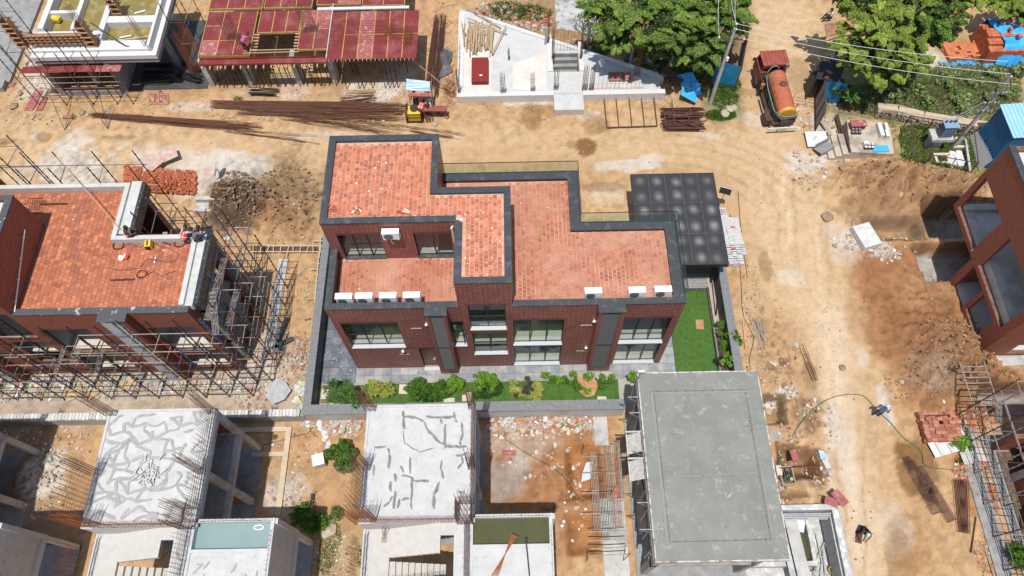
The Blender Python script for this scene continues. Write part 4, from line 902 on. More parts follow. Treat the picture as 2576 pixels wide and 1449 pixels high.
for z in (2.0, 4.0, 6.0, 8.0):
    leds += [((-38.2,26.1,z),(-29,26.0,z)), ((-38,27.4,z),(-29,27.4,z)), ((-29,25.95,z),(-21,25.9,z))]
    for x in (-38,-35.8,-33.6,-31.4,-29.2): leds.append(((x,26.0,z-.06),(x+.2,27.5,z-.06)))
    for x in (-25.8,-23.6,-21.3): leds.append(((x,25.95,z-.06),(x,24.8,z-.06)))
scaffold('dark tube scaffold along the back edge of the unfinished house by the dirt road', ups, leds, (-30,26,0))
# bamboo pole leaning to the parapet
b = M(); b.bar(at(120,368,9.0), at(300,575,8.65), .025, 6); solo(b, 'bamboo_pole', WOOD, 'long pale bamboo pole slung across the tiled roof to the parapet corner', 'pole')
def steelbar(u0,v0,u1,v1,z,name,label,wd=.1):
    b = M(); p, q = at(u0,v0,z), at(u1,v1,z); d = (q-p); a = math.atan2(d.y,d.x); b.obox(((p.x+q.x)/2,(p.y+q.y)/2,z),(d.length,wd,.02),rz=a); b.obox(((p.x+q.x)/2,(p.y+q.y)/2,z+.04),(d.length,.012,.07),rz=a)
    solo(b, name, DRUST, label, 'steel angle', 'steel angles on the tiled roof')
steelbar(100,514,168,512,8.25,'steel_angle','short dark steel angle near the tower wall of the tiled roof'); steelbar(278,705,338,702,8.25,'steel_angle','dark steel angle lying alone near the front middle of the tiled roof')
steelbar(486,617,470,725,8.25,'steel_angle','longest dark steel angle beside the right parapet of the tiled roof',.12); steelbar(410,610,429,615,8.25,'steel_angle','tiny dark flat bar near the two seated workers',.06)
b = M(); p = at(95,523,8.3)
for i in range(6): b.bar((p.x-.4+i*.13,p.y-.3,8.3),(p.x-.3+i*.13,p.y+.4,8.65),.015)
for k in (0,1): b.bar((p.x-.5,p.y-.3+k*.7,8.3+k*.35),(p.x+.4,p.y-.3+k*.7,8.3+k*.35),.02)
b.bar((p.x-.9,p.y,8.2),(p.x-.4,p.y-.1,8.4),.02); b.bar((p.x-.9,p.y+.3,8.2),(p.x-.4,p.y+.3,8.6),.02)
solo(b, 'step_ladder', DRUST, 'small rusty steel rack leaning by the tower wall on the tiled roof', 'rack')
ym = thing('welding_machine', 'yellow welding set standing on the tiled roof', 'welding machine', tuple(at(379,621,8.2)))
p = at(379,621,8.2); b = M(); b.obox((p.x,p.y,8.42),(.3,.42,.36),rz=.15); build(b, 'casing', mat('machine_yellow',(.7,.5,.03),.5), ym)
b = M(); b.obox((p.x,p.y,8.64),(.05,.3,.04),rz=.15); b.obox((p.x,p.y-.215,8.42),(.26,.02,.3),rz=.15); build(b, 'handle', BLACKR, ym)
b = M(); p = at(311,651,8.2); rn = random.Random(5)
for k in range(10): b.c = rn.choice([(.7,.05,.05),(.75,.07,.06),(.8,.75,.72),(.7,.06,.06)]); b.rock((p.x+rn.uniform(-.2,.2),p.y+rn.uniform(-.15,.15),8.25+rn.uniform(0,.12)),.13,.6,rn)
solo(b, 'tool_bag', PAINT, 'crumpled red and white bag on the tiled roof', 'bag')
def coil(u,v,z,r,label,turns=3):
    b = M(); p = at(u,v,z); rn = random.Random(int(u)); pts = [(p.x+r*(1+.12*math.sin(k*.9))*math.cos(k*.5),p.y+r*.8*(1+.1*math.cos(k*.7))*math.sin(k*.5),z+.02+.004*k*.2) for k in range(int(turns*12.6))]
    pts += [(p.x+r+.3*i,p.y+.15*math.sin(i*1.7),z+.02) for i in range(1,6)]
    b.tube(pts,.014,4); solo(b,'cable_coil',BLACKR,label,'cable','loose cables on the tiled roof')
coil(298,618,8.2,.3,'dark cable coil beside the corner of the parapet notch'); coil(357,690,8.2,.28,'thin cable coil near the front middle of the tiled roof',2); coil(452,612,8.2,.3,'cable loops just below the seated workers',2)
b = M(); b.tube([at(u,v,8.22) for u,v in ((385,605),(400,620),(430,625),(450,640),(445,655),(420,660),(395,655),(370,650),(350,675),(300,680),(262,672))],.012,4); solo(b,'power_cable',BLACKR,'long thin black cable wandering across the tiled roof','cable')
b = M(); p = at(391,655,8.2); b.c=(.75,.75,.75); b.obox((p.x,p.y,8.23),(.07,.35,.05)); b.c=(.05,.1,.5); b.obox((p.x,p.y,8.265),(.072,.12,.02)); solo(b,'extension_block',PAINT,'white and blue socket strip on the tiled roof','socket strip')
# ================================================================ BLOCK WALL between the plots
bl = thing('block_wall', 'long wall of white concrete blocks dividing the plots, left of the granite garden wall', 'wall', (-27, 13.2, 0))
b = M(); b.box(-44, 12.98, -.1, -12.42, 13.3, 1.0); build(b, 'wall', mat('stained_blockwork', (.42,.4,.37), .95, (.3,.29,.27), 1.5, bmp=.4, bs=8), bl)
tbs = []
for k in range(6):
    t = M(); t.c = random.choice([(.62,.61,.58),(.55,.54,.51),(.68,.67,.64),(.48,.47,.45)]); t.obox((0,0,.1),(.185,.42,.2),taper=.96); tbs.append(t.mesh('block', RUB))
x = -43.9
while x < -12.5:
    if random.random() > .03: share(None, 'block', bl, (x, 13.15+random.uniform(-.02,.02), 1.0+random.uniform(0,.015)), random.uniform(-.03,.03), mesh=random.choice(tbs))
    x += .2
# ================================================================ CONCRETE FRAMES
LINED = mat('slab_concrete', (.56,.555,.54), .9, (.48,.475,.46), 1.4, bmp=.2, bs=12, c3=(.42,.415,.40), s3=3, lo3=.55, hi3=.8)
RZ_ = [0]
def RZ(): RZ_[0] = (RZ_[0]+1) % 40; return RZ_[0]*.0006
def ribbon(st, p, q, w0, z, rn):
    d = q-p; k = max(2, int(d.length/.14)); nr0 = Vector((-d.y,d.x,0)).normalized(); bow = rn.uniform(-.05,.05); L_ = []
    for i in range(k+1):
        c = p+d*(i/k)+nr0*(bow*math.sin(PI*i/k))+Vector((rn.uniform(-.02,.02),rn.uniform(-.02,.02),0)); nr = nr0*w0*rn.uniform(.42,.56)*(.6 if i in (0,k) else 1); L_ += [c+nr, c-nr]
    n0 = len(L_); st.add([(a.x,a.y,z) for a in L_]+[(a.x,a.y,z-.012) for a in L_],[(2*i,2*i+2,2*i+3,2*i+1) for i in range(k)]+[(2*i,2*i+n0,2*i+2+n0,2*i+2) for i in range(k)]+[(2*i+1,2*i+3,2*i+3+n0,2*i+1+n0) for i in range(k)])
def cage(par, x, y, z0, z1, w, d, nx_=3, ny_=2, lean=.0, mt=None):
    c = M(); rn = random.Random(int(x*37+y*11))
    for i in range(nx_):
        for j in range(ny_):
            a = w*(i/(max(1,nx_-1))-.5); bb = d*(j/(max(1,ny_-1))-.5); e = rn.uniform(-.25, 0)
            c.bar((x+a,y+bb,z0),(x+a+rn.uniform(-.04,.04)+lean,y+bb+rn.uniform(-.04,.04),z1+e),.013,4)
    z = z0+.1
    while z < z0+(z1-z0)*.72:
        q = [(x-w/2,y-d/2),(x+w/2,y-d/2),(x+w/2,y+d/2),(x-w/2,y+d/2)]
        for i in range(4): c.bar((*q[i],z),(*q[(i+1)%4],z+.01),.008,3)
        z += .15
    return build(c, 'rebar_cage', mt or RUST, par)
def meshwall(par, p, q, z0, z1, step=.22, hs=.22, two=.0, mt=None, hz=.6, name='starter_bars'):
    c = M(); p = Vector((*p,0)); q = Vector((*q,0)); L = (q-p).length; n = max(1,int(L/step)); d = (q-p)/L; nr = Vector((-d.y,d.x,0)); rn = random.Random(int(L*100))
    for o in ((0,) if not two else (-two/2, two/2)):
        for i in range(n+1):
            a = p+d*(L*i/n)+nr*o; c.bar((a.x,a.y,z0),(a.x+rn.uniform(-.05,.05),a.y+rn.uniform(-.05,.05),z1-rn.uniform(0,.3)),.009,3)
        z = z0+.12
        while z < z0+(z1-z0)*hz: c.bar((p.x+nr.x*o,p.y+nr.y*o,z),(q.x+nr.x*o,q.y+nr.y*o,z+rn.uniform(-.02,.02)),.007,3); z += hs
    return build(c, name, mt or RUST, par)
ZS = 7.2
def frame_house(dx, label, top, full=True, lines=False, wat=WATERB):
    x0, x1 = -20.2+dx, -14.85+dx; t0, t1 = -15.1+dx, -11.3+dx
    t = thing('concrete_house_frame', label, 'unfinished house', ((x0+t1)/2, 8, 0))
    b = M(); b.box(x0,5.85,ZS-.18,x1,11.5,ZS); build(b, 'roof_slab', top, t)
    b = M()   # edge kerb round the slab
    b.box(x0,11.38,ZS,x1-.2,11.5,ZS+.05); b.box(x0,5.97,ZS,x0+.12,11.38,ZS+.05); b.box(x1-.22,5.9,ZS,x1-.05,11.5,ZS+.12)
    b.box(x0,5.87,5.7,x1-.8,5.97,ZS+.05)
    build(b, 'edge_beam', WCONC, t)
    b = M()
    for x in (x0+.02, x1-.32):
        for y in (11.15, 8.2, 5.9): b.box(x,y,0,x+.28,y+.3,ZS-.18)
    for z in (3.3, 6.7):
        b.box(x1-.34,5.9,z,x1-.02,11.44,z+.3); b.box(x0+.3,11.16,z,x1-.34,11.44,z+.3)
    b.box(x1-.34,5.9,ZS-.5,x1-.02,6.2,ZS-.18); build(b, 'column', CONC, t)
    b = M(); b.box(x0,5.9,3.42,x1-.36,11.1,3.58); build(b, 'middle_slab', DCONC, t)
    b = M(); b.box(x0,5.9,-.05,x1,11.5,.1); b.box(t0,3,-.05,t1,6.2,.12); build(b, 'ground_slab', DCONC, t)
    b = M(); b.box(x0+.1,6.1,.1,x0+.25,11.2,3.4); b.box(x0+.1,6.1,3.6,x0+.25,11.2,6.7); b.box(x0+.3,8.3,.1,x1-.5,8.42,3.4); b.box(x0+.3,11.3,3.6,x1-.6,11.42,6.7) ; build(b, 'infill_wall', BRICK2, t)
    # stair bay
    b = M(); b.box(x0-.05,2.2,5.52,x0+1.25,5.86,5.7)
    n = 9
    for i in range(n):
        xx = x0+1.25+i*.28; z = 5.7+(i+1)*1.4/n; b.box(xx,4.55,z-.28,xx+.28,5.86,z)
    for i in range(n):
        xx = x0+1.25+i*.28; z = 5.7-(i+1)*1.55/n; b.box(xx,3.2,z-.25,xx+.28,4.4,z)
    b.box(x0-.05,1.9,5.4,x0+.1,2.2,ZS); b.box(x0+3.78,5.3,ZS-.17,x1-.8,5.86,ZS)
    build(b, 'staircase', mat('stair_concrete', (.47,.455,.42), .9, (.53,.515,.48), 3), t)
    b = M(); b.box(x1-.95,1.6,ZS-.18,t0+.12,5.85,ZS-.003); b.box(x0-.05,1.6,ZS-.18,x1-.95,3.15,ZS-.003); build(b, 'landing', WCONC, t)
    # water tank
    b = M(); k = .16
    b.box(t0,1.0,ZS-2.6,t0+k,6.2,ZS); b.box(t1-k,1.0,ZS-2.6,t1,6.2,ZS); b.box(t0+k,6.04,ZS-2.6,t1-k,6.2,ZS); b.box(t0+k,4.7,ZS-2.6,t1-k,4.86,ZS); b.box(t0+k,1.0,ZS-.3,t1-k,4.7,ZS-.06)
    b.box(t0+k,4.86,ZS-2.6,t1-k,6.04,ZS-2.4)
    b.box(t1+.0,5.95,3.4,t1+.12,6.2,ZS-.1); b.box(t1,1.0,3.4,t1+.12,5.95,3.7)
    b.box(t1-k,1.0,3.4,t1,6.2,ZS-2.6)
    for y in (5.95, 3.4): b.box(t1-.3,y,0,t1,y+.25,3.4); b.box(t0,y,0,t0+.3,y+.25,ZS-2.6)
    build(b, 'tank_wall', WCONC, t)
    b = M(); b.box(t0+k,4.862,ZS-1.0,t1-k,6.038,ZS-.32); build(b, 'tank_water', wat, t)
    b = M()
    for i in range(6):
        for j in range(2): b.box(t1+.001,2.4+i*.55,ZS-1.2-j*1.1,t1+.01,2.45+i*.55,ZS-1.15-j*1.1)
    build(b, 'tie_holes', BLACKST, t)
    # steel
    for x, y in ((x1-.2,11.3),(x0+.15,11.3),(x0+.1,8.4),(x1-.18,8.35)): cage(t, x, y, ZS, ZS+3.3, .3 if x > x0+1 else .5, .22, 3, 2)
    cage(t, x0+.3, 6.0, ZS-.4, ZS+3.3, 1.0, .2, 7, 2, mt=RUSTO); cage(t, x1-.45, 6.2, ZS, ZS+2.6, .7, .9, 5, 4)
    cage(t, x0+.2, 2.3, ZS, ZS+3.0, .5, .2, 4, 2, mt=RUSTO)
    meshwall(t, (x0+.05,6.3), (x0+.05,8.2), ZS, ZS+3.2, .2, .2, .16); meshwall(t, (x1-.1,6.6), (x1-.1,11.1), ZS, ZS+1.9, .22, .22, .12)
    meshwall(t, (x0+.6,5.92), (x1-.9,5.92), ZS, ZS+.85, .16, .2, .14, RUSTO, .9); meshwall(t, (t0+.1,6.12), (t1-.1,6.12), ZS, ZS+.45, .16, .15, .1)
    meshwall(t, (t0-.1,2.0), (t0-.1,5.8), ZS, ZS+1.6, .2, .2, .14); meshwall(t, (x0-.0,2.0), (x0-.0,5.2), ZS-.2, ZS+1.6, .16, .18, .12, RUSTO)
    meshwall(t, (x0+.2,3.12), (x1-1,3.12), ZS, ZS+1.0, .15, .2, .1, RUSTO); meshwall(t, (t1-.08,1.2), (t1-.08,5.6), ZS, ZS+.5, .2, .2)
    return t
fa = frame_house(0, 'white concrete house shell whose roof slab is covered in grey meandering lines', LINED)
fb = frame_house(12.78, 'white concrete house shell with dark strokes on its slab and a dark green tank', WCONC, wat=WATERG)
fl = frame_house(-12.8, 'shaded concrete house shell cut off by the left edge of the photo', WCONC)
rn = random.Random(44); st = M(); G_ = {}
for i in range(10):
    for j in range(12): G_[i,j] = Vector((-19.9+i*.535+rn.uniform(-.22,.22), 6.2+j*.46+rn.uniform(-.2,.2), 0))
for (i,j), p in G_.items():
    for di, dj, pr in ((1,0,.62),(0,1,.5),(1,1,.13),(-1,1,.1)):
        if (i+di,j+dj) in G_ and rn.random() < pr and (p-Vector((-17.3,8.6,0))).length > .5: ribbon(st, p, G_[i+di,j+dj], rn.uniform(.11,.18), ZS+.010+RZ(), rn)
build(st, 'mortar_line', mat('grey_mortar_line', (.31,.305,.29), .95, (.39,.385,.37), 3), fa, kind='stuff')
st = M()
for k in range(16): p = Vector((-14.8+rn.random()*3.1, 2.6+rn.random()*1.9, 0)); ribbon(st, p, p+Vector((rn.uniform(-.4,.4),rn.uniform(-.7,.7),0)), .1, ZS-.04, rn)
for k in range(5): p = Vector((-15.5+rn.random()*.3, 2.4+k*.65, 0)); ribbon(st, p, p+Vector((rn.uniform(-.3,.3),.5,0)), .14, ZS+.012, rn)
build(st, 'mortar_line', mat('grey_mortar_line', (0,0,0)), fa, kind='stuff')
b = M(); p = at(375,1190,ZS); rn = random.Random(2)
for k in range(60): b.c = rn.choice([(.5,.5,.48),(.6,.6,.57),(.35,.34,.33)]); b.obox((p.x+rn.gauss(0,.3), p.y+rn.gauss(0,.3), ZS+.03+rn.uniform(0,.12)), (.4,.04,.03), rx=rn.uniform(-.3,.3), rz=rn.uniform(0,3))
solo(b, 'offcut_heap', RUB, 'round heap of broken form strips on the lined roof slab', 'debris heap', kind='stuff')
# dark cement strokes on roof B
st = M(); Q = lambda *pts: [at(1024*.6289+u/4 if False else 644+u/4, v, ZS+.012) for u, v in pts]
strokes = [[(1480,1035),(1485,1050),(1490,1080)],[(1490,1048),(1610,1050),(1690,1062),(1720,1080),(1850,1113),(1900,1118)],[(1715,1048),(1860,1051),(1990,1048)],[(1860,1053),(1865,1066)],[(1995,1036),(2005,1055),(2020,1064)],[(1905,1068),(1900,1130)],[(1910,1123),(2120,1124)],[(2070,1062),(2080,1090),(2050,1110),(2065,1120)],
 [(1190,1125),(1310,1124)],[(1325,1128),(1345,1140),(1338,1178)],[(1185,1168),(1180,1198)],[(1455,1172),(1480,1188)],[(1555,1150),(1548,1192)],[(1870,1158),(1860,1180),(1890,1206)],[(1465,1196),(1560,1200),(1590,1210),(1740,1209)],[(1400,1192),(1402,1210)],[(1575,1200),(1560,1260),(1562,1280)],[(1850,1212),(1790,1244),(1788,1280)],[(1352,1209),(1352,1236)],[(1370,1248),(1350,1262),(1285,1274)],[(1400,1234),(1388,1280)],[(1440,1254),(1425,1279)],[(1465,1258),(1545,1252)],[(2010,1145),(2060,1146),(2115,1140)],[(2065,1148),(2080,1165),(2025,1178)],[(2025,1236),(2105,1239)],[(1480,1085),(1500,1115),(1640,1137),(1790,1126)]]
for s_ in strokes:
    pts = Q(*s_)
    for p, q in zip(pts, pts[1:]):
        d = q-p; k = max(2, int(d.length/.16)); w0 = random.uniform(.09,.15) if s_ is not strokes[-1] else .05
        L_ = []
        for i in range(k+1): c = p+d*(i/k)+Vector((random.uniform(-.025,.025),random.uniform(-.025,.025),0)); nr = Vector((-d.y,d.x,0)).normalized()*w0*random.uniform(.35,.65)*(.55 if i in (0,k) else 1); L_ += [(c+nr), (c-nr)]
        n0 = len(L_); zz_ = ZS+.01+RZ(); st.add([(a.x,a.y,zz_) for a in L_]+[(a.x,a.y,ZS-.0) for a in L_],[(2*i,2*i+2,2*i+3,2*i+1) for i in range(k)][::1]+[(2*i,2*i+n0,2*i+2+n0,2*i+2) for i in range(k)]+[(2*i+1,2*i+3,2*i+3+n0,2*i+1+n0) for i in range(k)])
build(st, 'mortar_stroke', mat('dark_cement_stroke', (.16,.165,.17), .95, (.26,.26,.26), 5), fb, kind='stuff')
b = M(); r = at(650,1326,6.95); b.tube([(r.x+.22*math.cos(a*.5),r.y+.1*math.sin(a*.5),6.9+.02*math.sin(a)) for a in range(14)],.035,6); solo(b, 'rope_loop', PIPEW, 'white hose loop floating at the corner of the pale blue tank', 'hose')
b = M(); 
for i in range(5): p, q = at(1300-i*3,1348-i*1,7.3), at(1248+i*4-12,1449,7.35); b.bar(p,q,.025,4)
b.bar(at(1287,1344,7.32),at(1303,1352,7.32),.025,4); solo(b, 'barred_board', RUSTO, 'rusty barred walkway board lying over the dark green tank', 'walkway board')
b = M(); b.bar(at(1323,1356,7.3),at(1332,1449,7.25),.035,6); b.bar(at(1319,1356,7.3),at(1327,1356,7.3),.04,6); solo(b, 'steel_prop', IRONP, 'single dark prop lying beside the dark green tank', 'prop')
b = M(); p = at(960,1345,5.8); b.bar(at(959,1317,6.6),at(966,1356,5.75),.04,4); b.bar(at(959,1317,6.6),at(973,1330,6.3),.025,4); b.bar(at(973,1330,6.3),at(966,1356,5.75),.025,4); b.obox((at(966,1358,5.73)),(.25,.25,.06)); solo(b, 'wooden_brace', WOODG, 'small timber brace standing on the stair landing of the stroked shell', 'brace')
# ================================================================ GREY SLAB HOUSE
gh = thing('grey_slab_house', 'concrete house with a freshly troweled grey roof slab in front of the side lawn', 'unfinished house', (9,8.5,0))
ZG = 7.3; x0,x1,y0,y1 = 5.98,12.0,3.95,12.92
m_, n_, l_, b_ = nodes('trowelled_slab'); g_ = wcoord(n_)
wv = n_.new('ShaderNodeTexVoronoi'); wv.feature = 'F1'; wv.inputs['Scale'].default_value = .55; l_.new(g_, wv.inputs['Vector'])
sn = n_.new('ShaderNodeMath'); sn.operation = 'MULTIPLY'; sn.inputs[1].default_value = 42; l_.new(wv.outputs[0], sn.inputs[0]); s2 = n_.new('ShaderNodeMath'); s2.operation = 'SINE'; l_.new(sn.outputs[0], s2.inputs[0])
base = mix(n_, l_, (.185,.19,.165), (.23,.235,.208), ramp(n_, l_, noise(n_, l_, .7, 6, g_), .35, .65))
base = mix(n_, l_, base, (.31,.315,.29), ramp(n_, l_, noise(n_, l_, 2.3, 7, g_, .75), .56, .64))
k1 = n_.new('ShaderNodeMath'); k1.operation = 'MULTIPLY'; l_.new(ramp(n_, l_, s2.outputs[0], .8, 1), k1.inputs[0]); l_.new(ramp(n_, l_, noise(n_, l_, .8, 3, g_), .5, .7), k1.inputs[1])
base = mix(n_, l_, base, (.18,.185,.165), k1.outputs[0])
for sc_, fr_, of_ in ((1.1, 60, .3), (.8, 80, 4.0)):
    mp = n_.new('ShaderNodeMapping'); mp.inputs['Location'].default_value = (of_, of_*2, 0); l_.new(g_, mp.inputs[0])
    w2 = n_.new('ShaderNodeTexVoronoi'); w2.inputs['Scale'].default_value = sc_; l_.new(mp.outputs[0], w2.inputs['Vector'])
    q1 = n_.new('ShaderNodeMath'); q1.operation = 'MULTIPLY'; q1.inputs[1].default_value = fr_; l_.new(w2.outputs[0], q1.inputs[0]); q2 = n_.new('ShaderNodeMath'); q2.operation = 'SINE'; l_.new(q1.outputs[0], q2.inputs[0])
    q3 = n_.new('ShaderNodeMath'); q3.operation = 'MULTIPLY'; l_.new(ramp(n_, l_, q2.outputs[0], .86, 1), q3.inputs[0]); l_.new(ramp(n_, l_, noise(n_, l_, 1.7, 3, mp.outputs[0]), .5, .6), q3.inputs[1])
    base = mix(n_, l_, base, (.165,.17,.155), q3.outputs[0])
l_.new(base, b_.inputs['Base Color']); b_.inputs['Roughness'].default_value = .7; bump(n_, l_, b_, noise(n_, l_, 2.5, 7, g_, .7), .35, .03)
b = M(); b.box(x0+.06,y0+.06,ZG-.2,x1-.06,y1-.06,ZG); build(b, 'roof_slab', m_, gh)
b = M(); rn = random.Random(4)
for (ax,ay,bx,by) in ((x0,y0,x0+.058,y1),(x1-.058,y0,x1,y1),(x0+.058,y1-.058,x1-.058,y1),(x0+.058,y0,x1-.058,y0+.058)):
    n = 9
    for i in range(n):
        e = rn.uniform(.0,.035)
        if bx-ax > by-ay: b.box(ax+(bx-ax)*i/n+.01,ay,ZG-.35,ax+(bx-ax)*(i+1)/n-.01,by,ZG+e)
        else: b.box(ax,ay+(by-ay)*i/n+.01,ZG-.35,bx,ay+(by-ay)*(i+1)/n-.01,ZG+e)
build(b, 'edge_form', mat('form_edge', (.6,.59,.56), .8, (.4,.34,.28), 4, c3=(.3,.2,.14), s3=2), gh)
r = M(); R_ = [(6.72,11.92),(11.22,11.92),(11.25,4.85),(6.72,4.82),(6.72,11.92)]
for (ax,ay),(bx,by) in zip(R_, R_[1:]):
    r.bar((ax,ay,ZG+.012),(bx,by,ZG+.012),.009,4); L = math.hypot(bx-ax,by-ay)
    for k in range(int(L/.45)): a = (k+.5)*.45/L; r.bar((ax+(bx-ax)*a-.03,ay+(by-ay)*a-.04,ZG+.01),(ax+(bx-ax)*a+.03,ay+(by-ay)*a+.04,ZG+.04),.008,3)
build(r, 'starter_wire', DRUST, gh)
r = M(); r.bar((8.3,11.6,ZG),(8.75,6.2,ZG),.03,4); r.bar((9.6,11.6,ZG),(9.9,6.0,ZG),.025,4); r.bar((6.9,7.7,ZG),(11.0,7.85,ZG),.03,4); r.box(6.55,11.8,ZG,11.4,11.86,ZG+.02); r.box(6.56,4.9,ZG,6.64,11.8,ZG+.02); r.box(11.33,4.9,ZG,11.38,11.8,ZG+.02); build(r, 'screed_ridge', mat('pale_screed', (.27,.275,.25), .8, (.23,.235,.21), 4), gh)
b = M()
for x in (x0+.4, x1-.7):
    for y in (4.2, 8.2, 12.3): b.box(x,y,0,x+.3,y+.4,ZG-.2)
for z in (3.3, 6.7): b.box(x0+.4,4.2,z,x0+.7,12.7,z+.35); b.box(x1-.7,4.2,z,x1-.4,12.7,z+.35); b.box(x0+.7,12.4,z,x1-.7,12.7,z+.35)
b.box(x0+.4,4.2,3.5,x1-.4,12.7,3.64); b.box(x0+.2,4,-.05,x1,12.8,.1); build(b, 'column', DCONC, gh)
b = M(); b.box(x0+.45,6.2,.1,x0+.6,12.3,3.3); b.box(x0+.8,11.9,3.7,x1-.8,12.0,6.7); b.box(x0+.8,8.3,3.7,x1-.8,8.4,6.7); build(b, 'infill_wall', DCONC, gh)
# props and formwork under the edge
b = M()
for y in [4.6+.9*i for i in range(10)]: b.bar((x0+.1,y,3.65),(x0-.0,y,ZG-.3),.035,6)
for y in (5.4,6.6,9.0,10.9,11.7): b.bar((x0-.55,y,ZG-.15),(x0+.1,y,ZG-.15),.03,4); b.bar((x0-.5,y,ZG-.16),(x0+.2,y,ZG-1.3),.025,4)
b.box(x0-.02,4.0,ZG-.75,x0+.02,12.8,ZG-.36); build(b, 'formwork_prop', mat('form_metal', (.2,.2,.2), .7, (.4,.39,.37), 5), gh)
for yy in (9.95, 8.65):
    b = M(); b.obox((x0-.35,yy-.45,ZG-.55),(.75,.95,.05),ry=-.75)
    for k in range(9): b.obox((x0-.35,yy-.85+k*.1,ZG-.52),(.75,.025,.07),ry=-.75)
    b.obox((x0-.35,yy+.08,ZG-.48),(.85,.06,.2),ry=-.0); b.obox((x0-.68,yy-.45,ZG-.85),(.06,1.0,.14)); build(b, 'form_panel', mat('white_form_panel', (.6,.59,.55), .8, (.42,.4,.36), 6), gh)
b = M(); b.c = (.6,.6,.6); p = at(1611,940,ZG+.05); b.obox((p.x,p.y,ZG+.35),(.32,.12,.1)); b.c=(.05,.05,.05); b.bar((p.x,p.y,ZG),(p.x,p.y,ZG+.33),.02); b.bar((p.x-.15,p.y-.3,ZG),(p.x,p.y,ZG+.2),.02); b.bar((p.x-.3,p.y-.5,ZG+.02),(p.x-.1,p.y-.15,ZG+.03),.03); solo(b, 'site_lamp', PAINT, 'small work lamp on a stand at the left rear corner of the grey slab', 'lamp')
b = M(); b.c=(.35,.35,.36); p = at(1836,1245,ZG+.03); b.obox((p.x,p.y,ZG+.04),(.3,.1,.02),rz=.8); b.obox((p.x-.2,p.y,ZG+.04),(.05,.3,.03),rz=.3); b.c=(.5,.25,.1); b.bar((p.x,p.y,ZG+.06),(p.x+.12,p.y+.1,ZG+.1),.02); solo(b, 'trowel', PAINT, 'steel trowel left lying on the grey slab', 'trowel')
# bundle of barred walkway boards beside it
for k,(x,yA,yB,z,mt) in enumerate([(4.75,6.0,10.6,2.2,TUBEG),(5.15,6.1,10.75,2.25,TUBEG),(4.35,5.8,10.3,1.5,IRONP),(3.95,6.3,10.5,1.2,TUBEG),(5.35,7.6,10.8,2.5,TUBEG),(4.95,6.3,10.1,2.45,TUBER)]):
    b = M()
    for i in range(5): b.bar((x+i*.085,yA,z),(x+i*.085+.03,yB,z+.05),.018,4)
    for i in range(7): y = yA+(yB-yA)*i/6; b.bar((x-.02,y,z+.02),(x+.38,y,z+.03),.018,4)
    solo(b, 'barred_board', mt, ['pale barred walkway board in the middle of the pile left of the grey slab','pale barred board on the right of the pile left of the grey slab','dark barred board low in the pile left of the grey slab','lowest barred board nearest the red earth left of the grey slab','short barred board leaning at the top right of the pile','reddish barred board on top of the pile left of the grey slab'][k], 'walkway board', 'walkway boards piled left of the grey slab')
for k in range(5): pass
b = M()
for y in (5.0,5.35,5.75,6.2): b.bar((3.6,y,1.5),(5.6,y+.05,1.55),.03,5)
b.bar((3.5,4.9,0),(3.5,4.9,2.2),.03); b.bar((5.5,4.9,0),(5.5,4.9,3.2),.03); b.bar((3.6,10.7,0),(3.6,10.7,2.3),.03); b.bar((5.6,10.9,0),(5.6,10.9,3),.03); b.bar((3.5,8,0),(3.5,8,1.2),.03)
for y in (7.2,8.3,9.4,10.3): b.bar((3.4,y,1.1),(5.6,y,1.15),.025,5)
solo(b, 'tube_trestle', TUBEG, 'grey tube trestle carrying the barred boards left of the grey slab', 'trestle')
b = M(); b.obox((5.05,8.0,2.62),(.3,.6,.02),rz=-.5); solo(b, 'board_offcut', PLYO, 'small worn pink board lying on the barred boards', 'board')
b = M(); rn = random.Random(8); P = ats([(1474,1164),(1492,1160),(1485,1205),(1462,1212),(1465,1190)],.35); b.prism(P,.32,.36); solo(b, 'plastic_sheet', mat('pale_sheet', (.6,.62,.66), .5, (.5,.52,.56), 3), 'pale grey plastic sheet hanging over the red pit', 'sheet')
b = M(); b.box(4.45,3.0,-.1,5.8,8.2,.12); solo(b, 'concrete_apron', CONC, 'cracked pale concrete strip beside the grey slab house', 'apron')
b = M(); b.box(4.4,11.2,-.1,5.2,12.9,.1); solo(b, 'concrete_apron', CONC, 'short pale concrete strip by the garden wall at the grey slab house corner', 'apron')
# sunken tank under construction, lower right
an = thing('sunken_tank', 'half sunken concrete tank in formwork with planks and buckets, right of the grey slab', 'tank', (14.5,5,-1.3))
b = M(); za = .55; b.box(12.05,7.3,-1.3,17.35,7.6,za); b.box(17.05,1.5,-1.3,17.38,7.3,za); b.box(12.05,1.5,-1.5,17.05,7.3,-1.3); b.box(12.3,4.8,-1.3,16.9,5.1,-.35) if False else b.box(12.05,4.55,-1.3,15.9,4.8,-.5)
b.box(15.9,4.55,-1.3,16.1,7.3,-.5); build(b, 'tank_wall', mat('raw_concrete', (.5,.5,.48), .9, (.38,.38,.37), 3, c3=(.62,.62,.6), s3=2), an)
b = M()
for k in range(4): b.box(12.05,7.08-k*.07,za-.12-k*.15,16.98,7.14-k*.07,za-.04-k*.15)
for k in range(6): b.box(17.4+.0,1.5,za-.1-k*.1,17.46,7.6,za-.04-k*.1)
for k in range(9): b.box(16.93,1.5,-.9+k*.15,17.0,7.05,-.85+k*.15)
build(b, 'formwork', mat('aluminium_form', (.33,.34,.35), .5, (.5,.5,.5), 5, metal=.3), an)
b = M(); b.box(12.05,4.82,-1.1,15.88,7.0,-.95); build(b, 'water', WATERG, an)
t = thing('board_walk', 'two pale form planks laid across the sunken tank', 'planks', (14.5,5.6,.1))
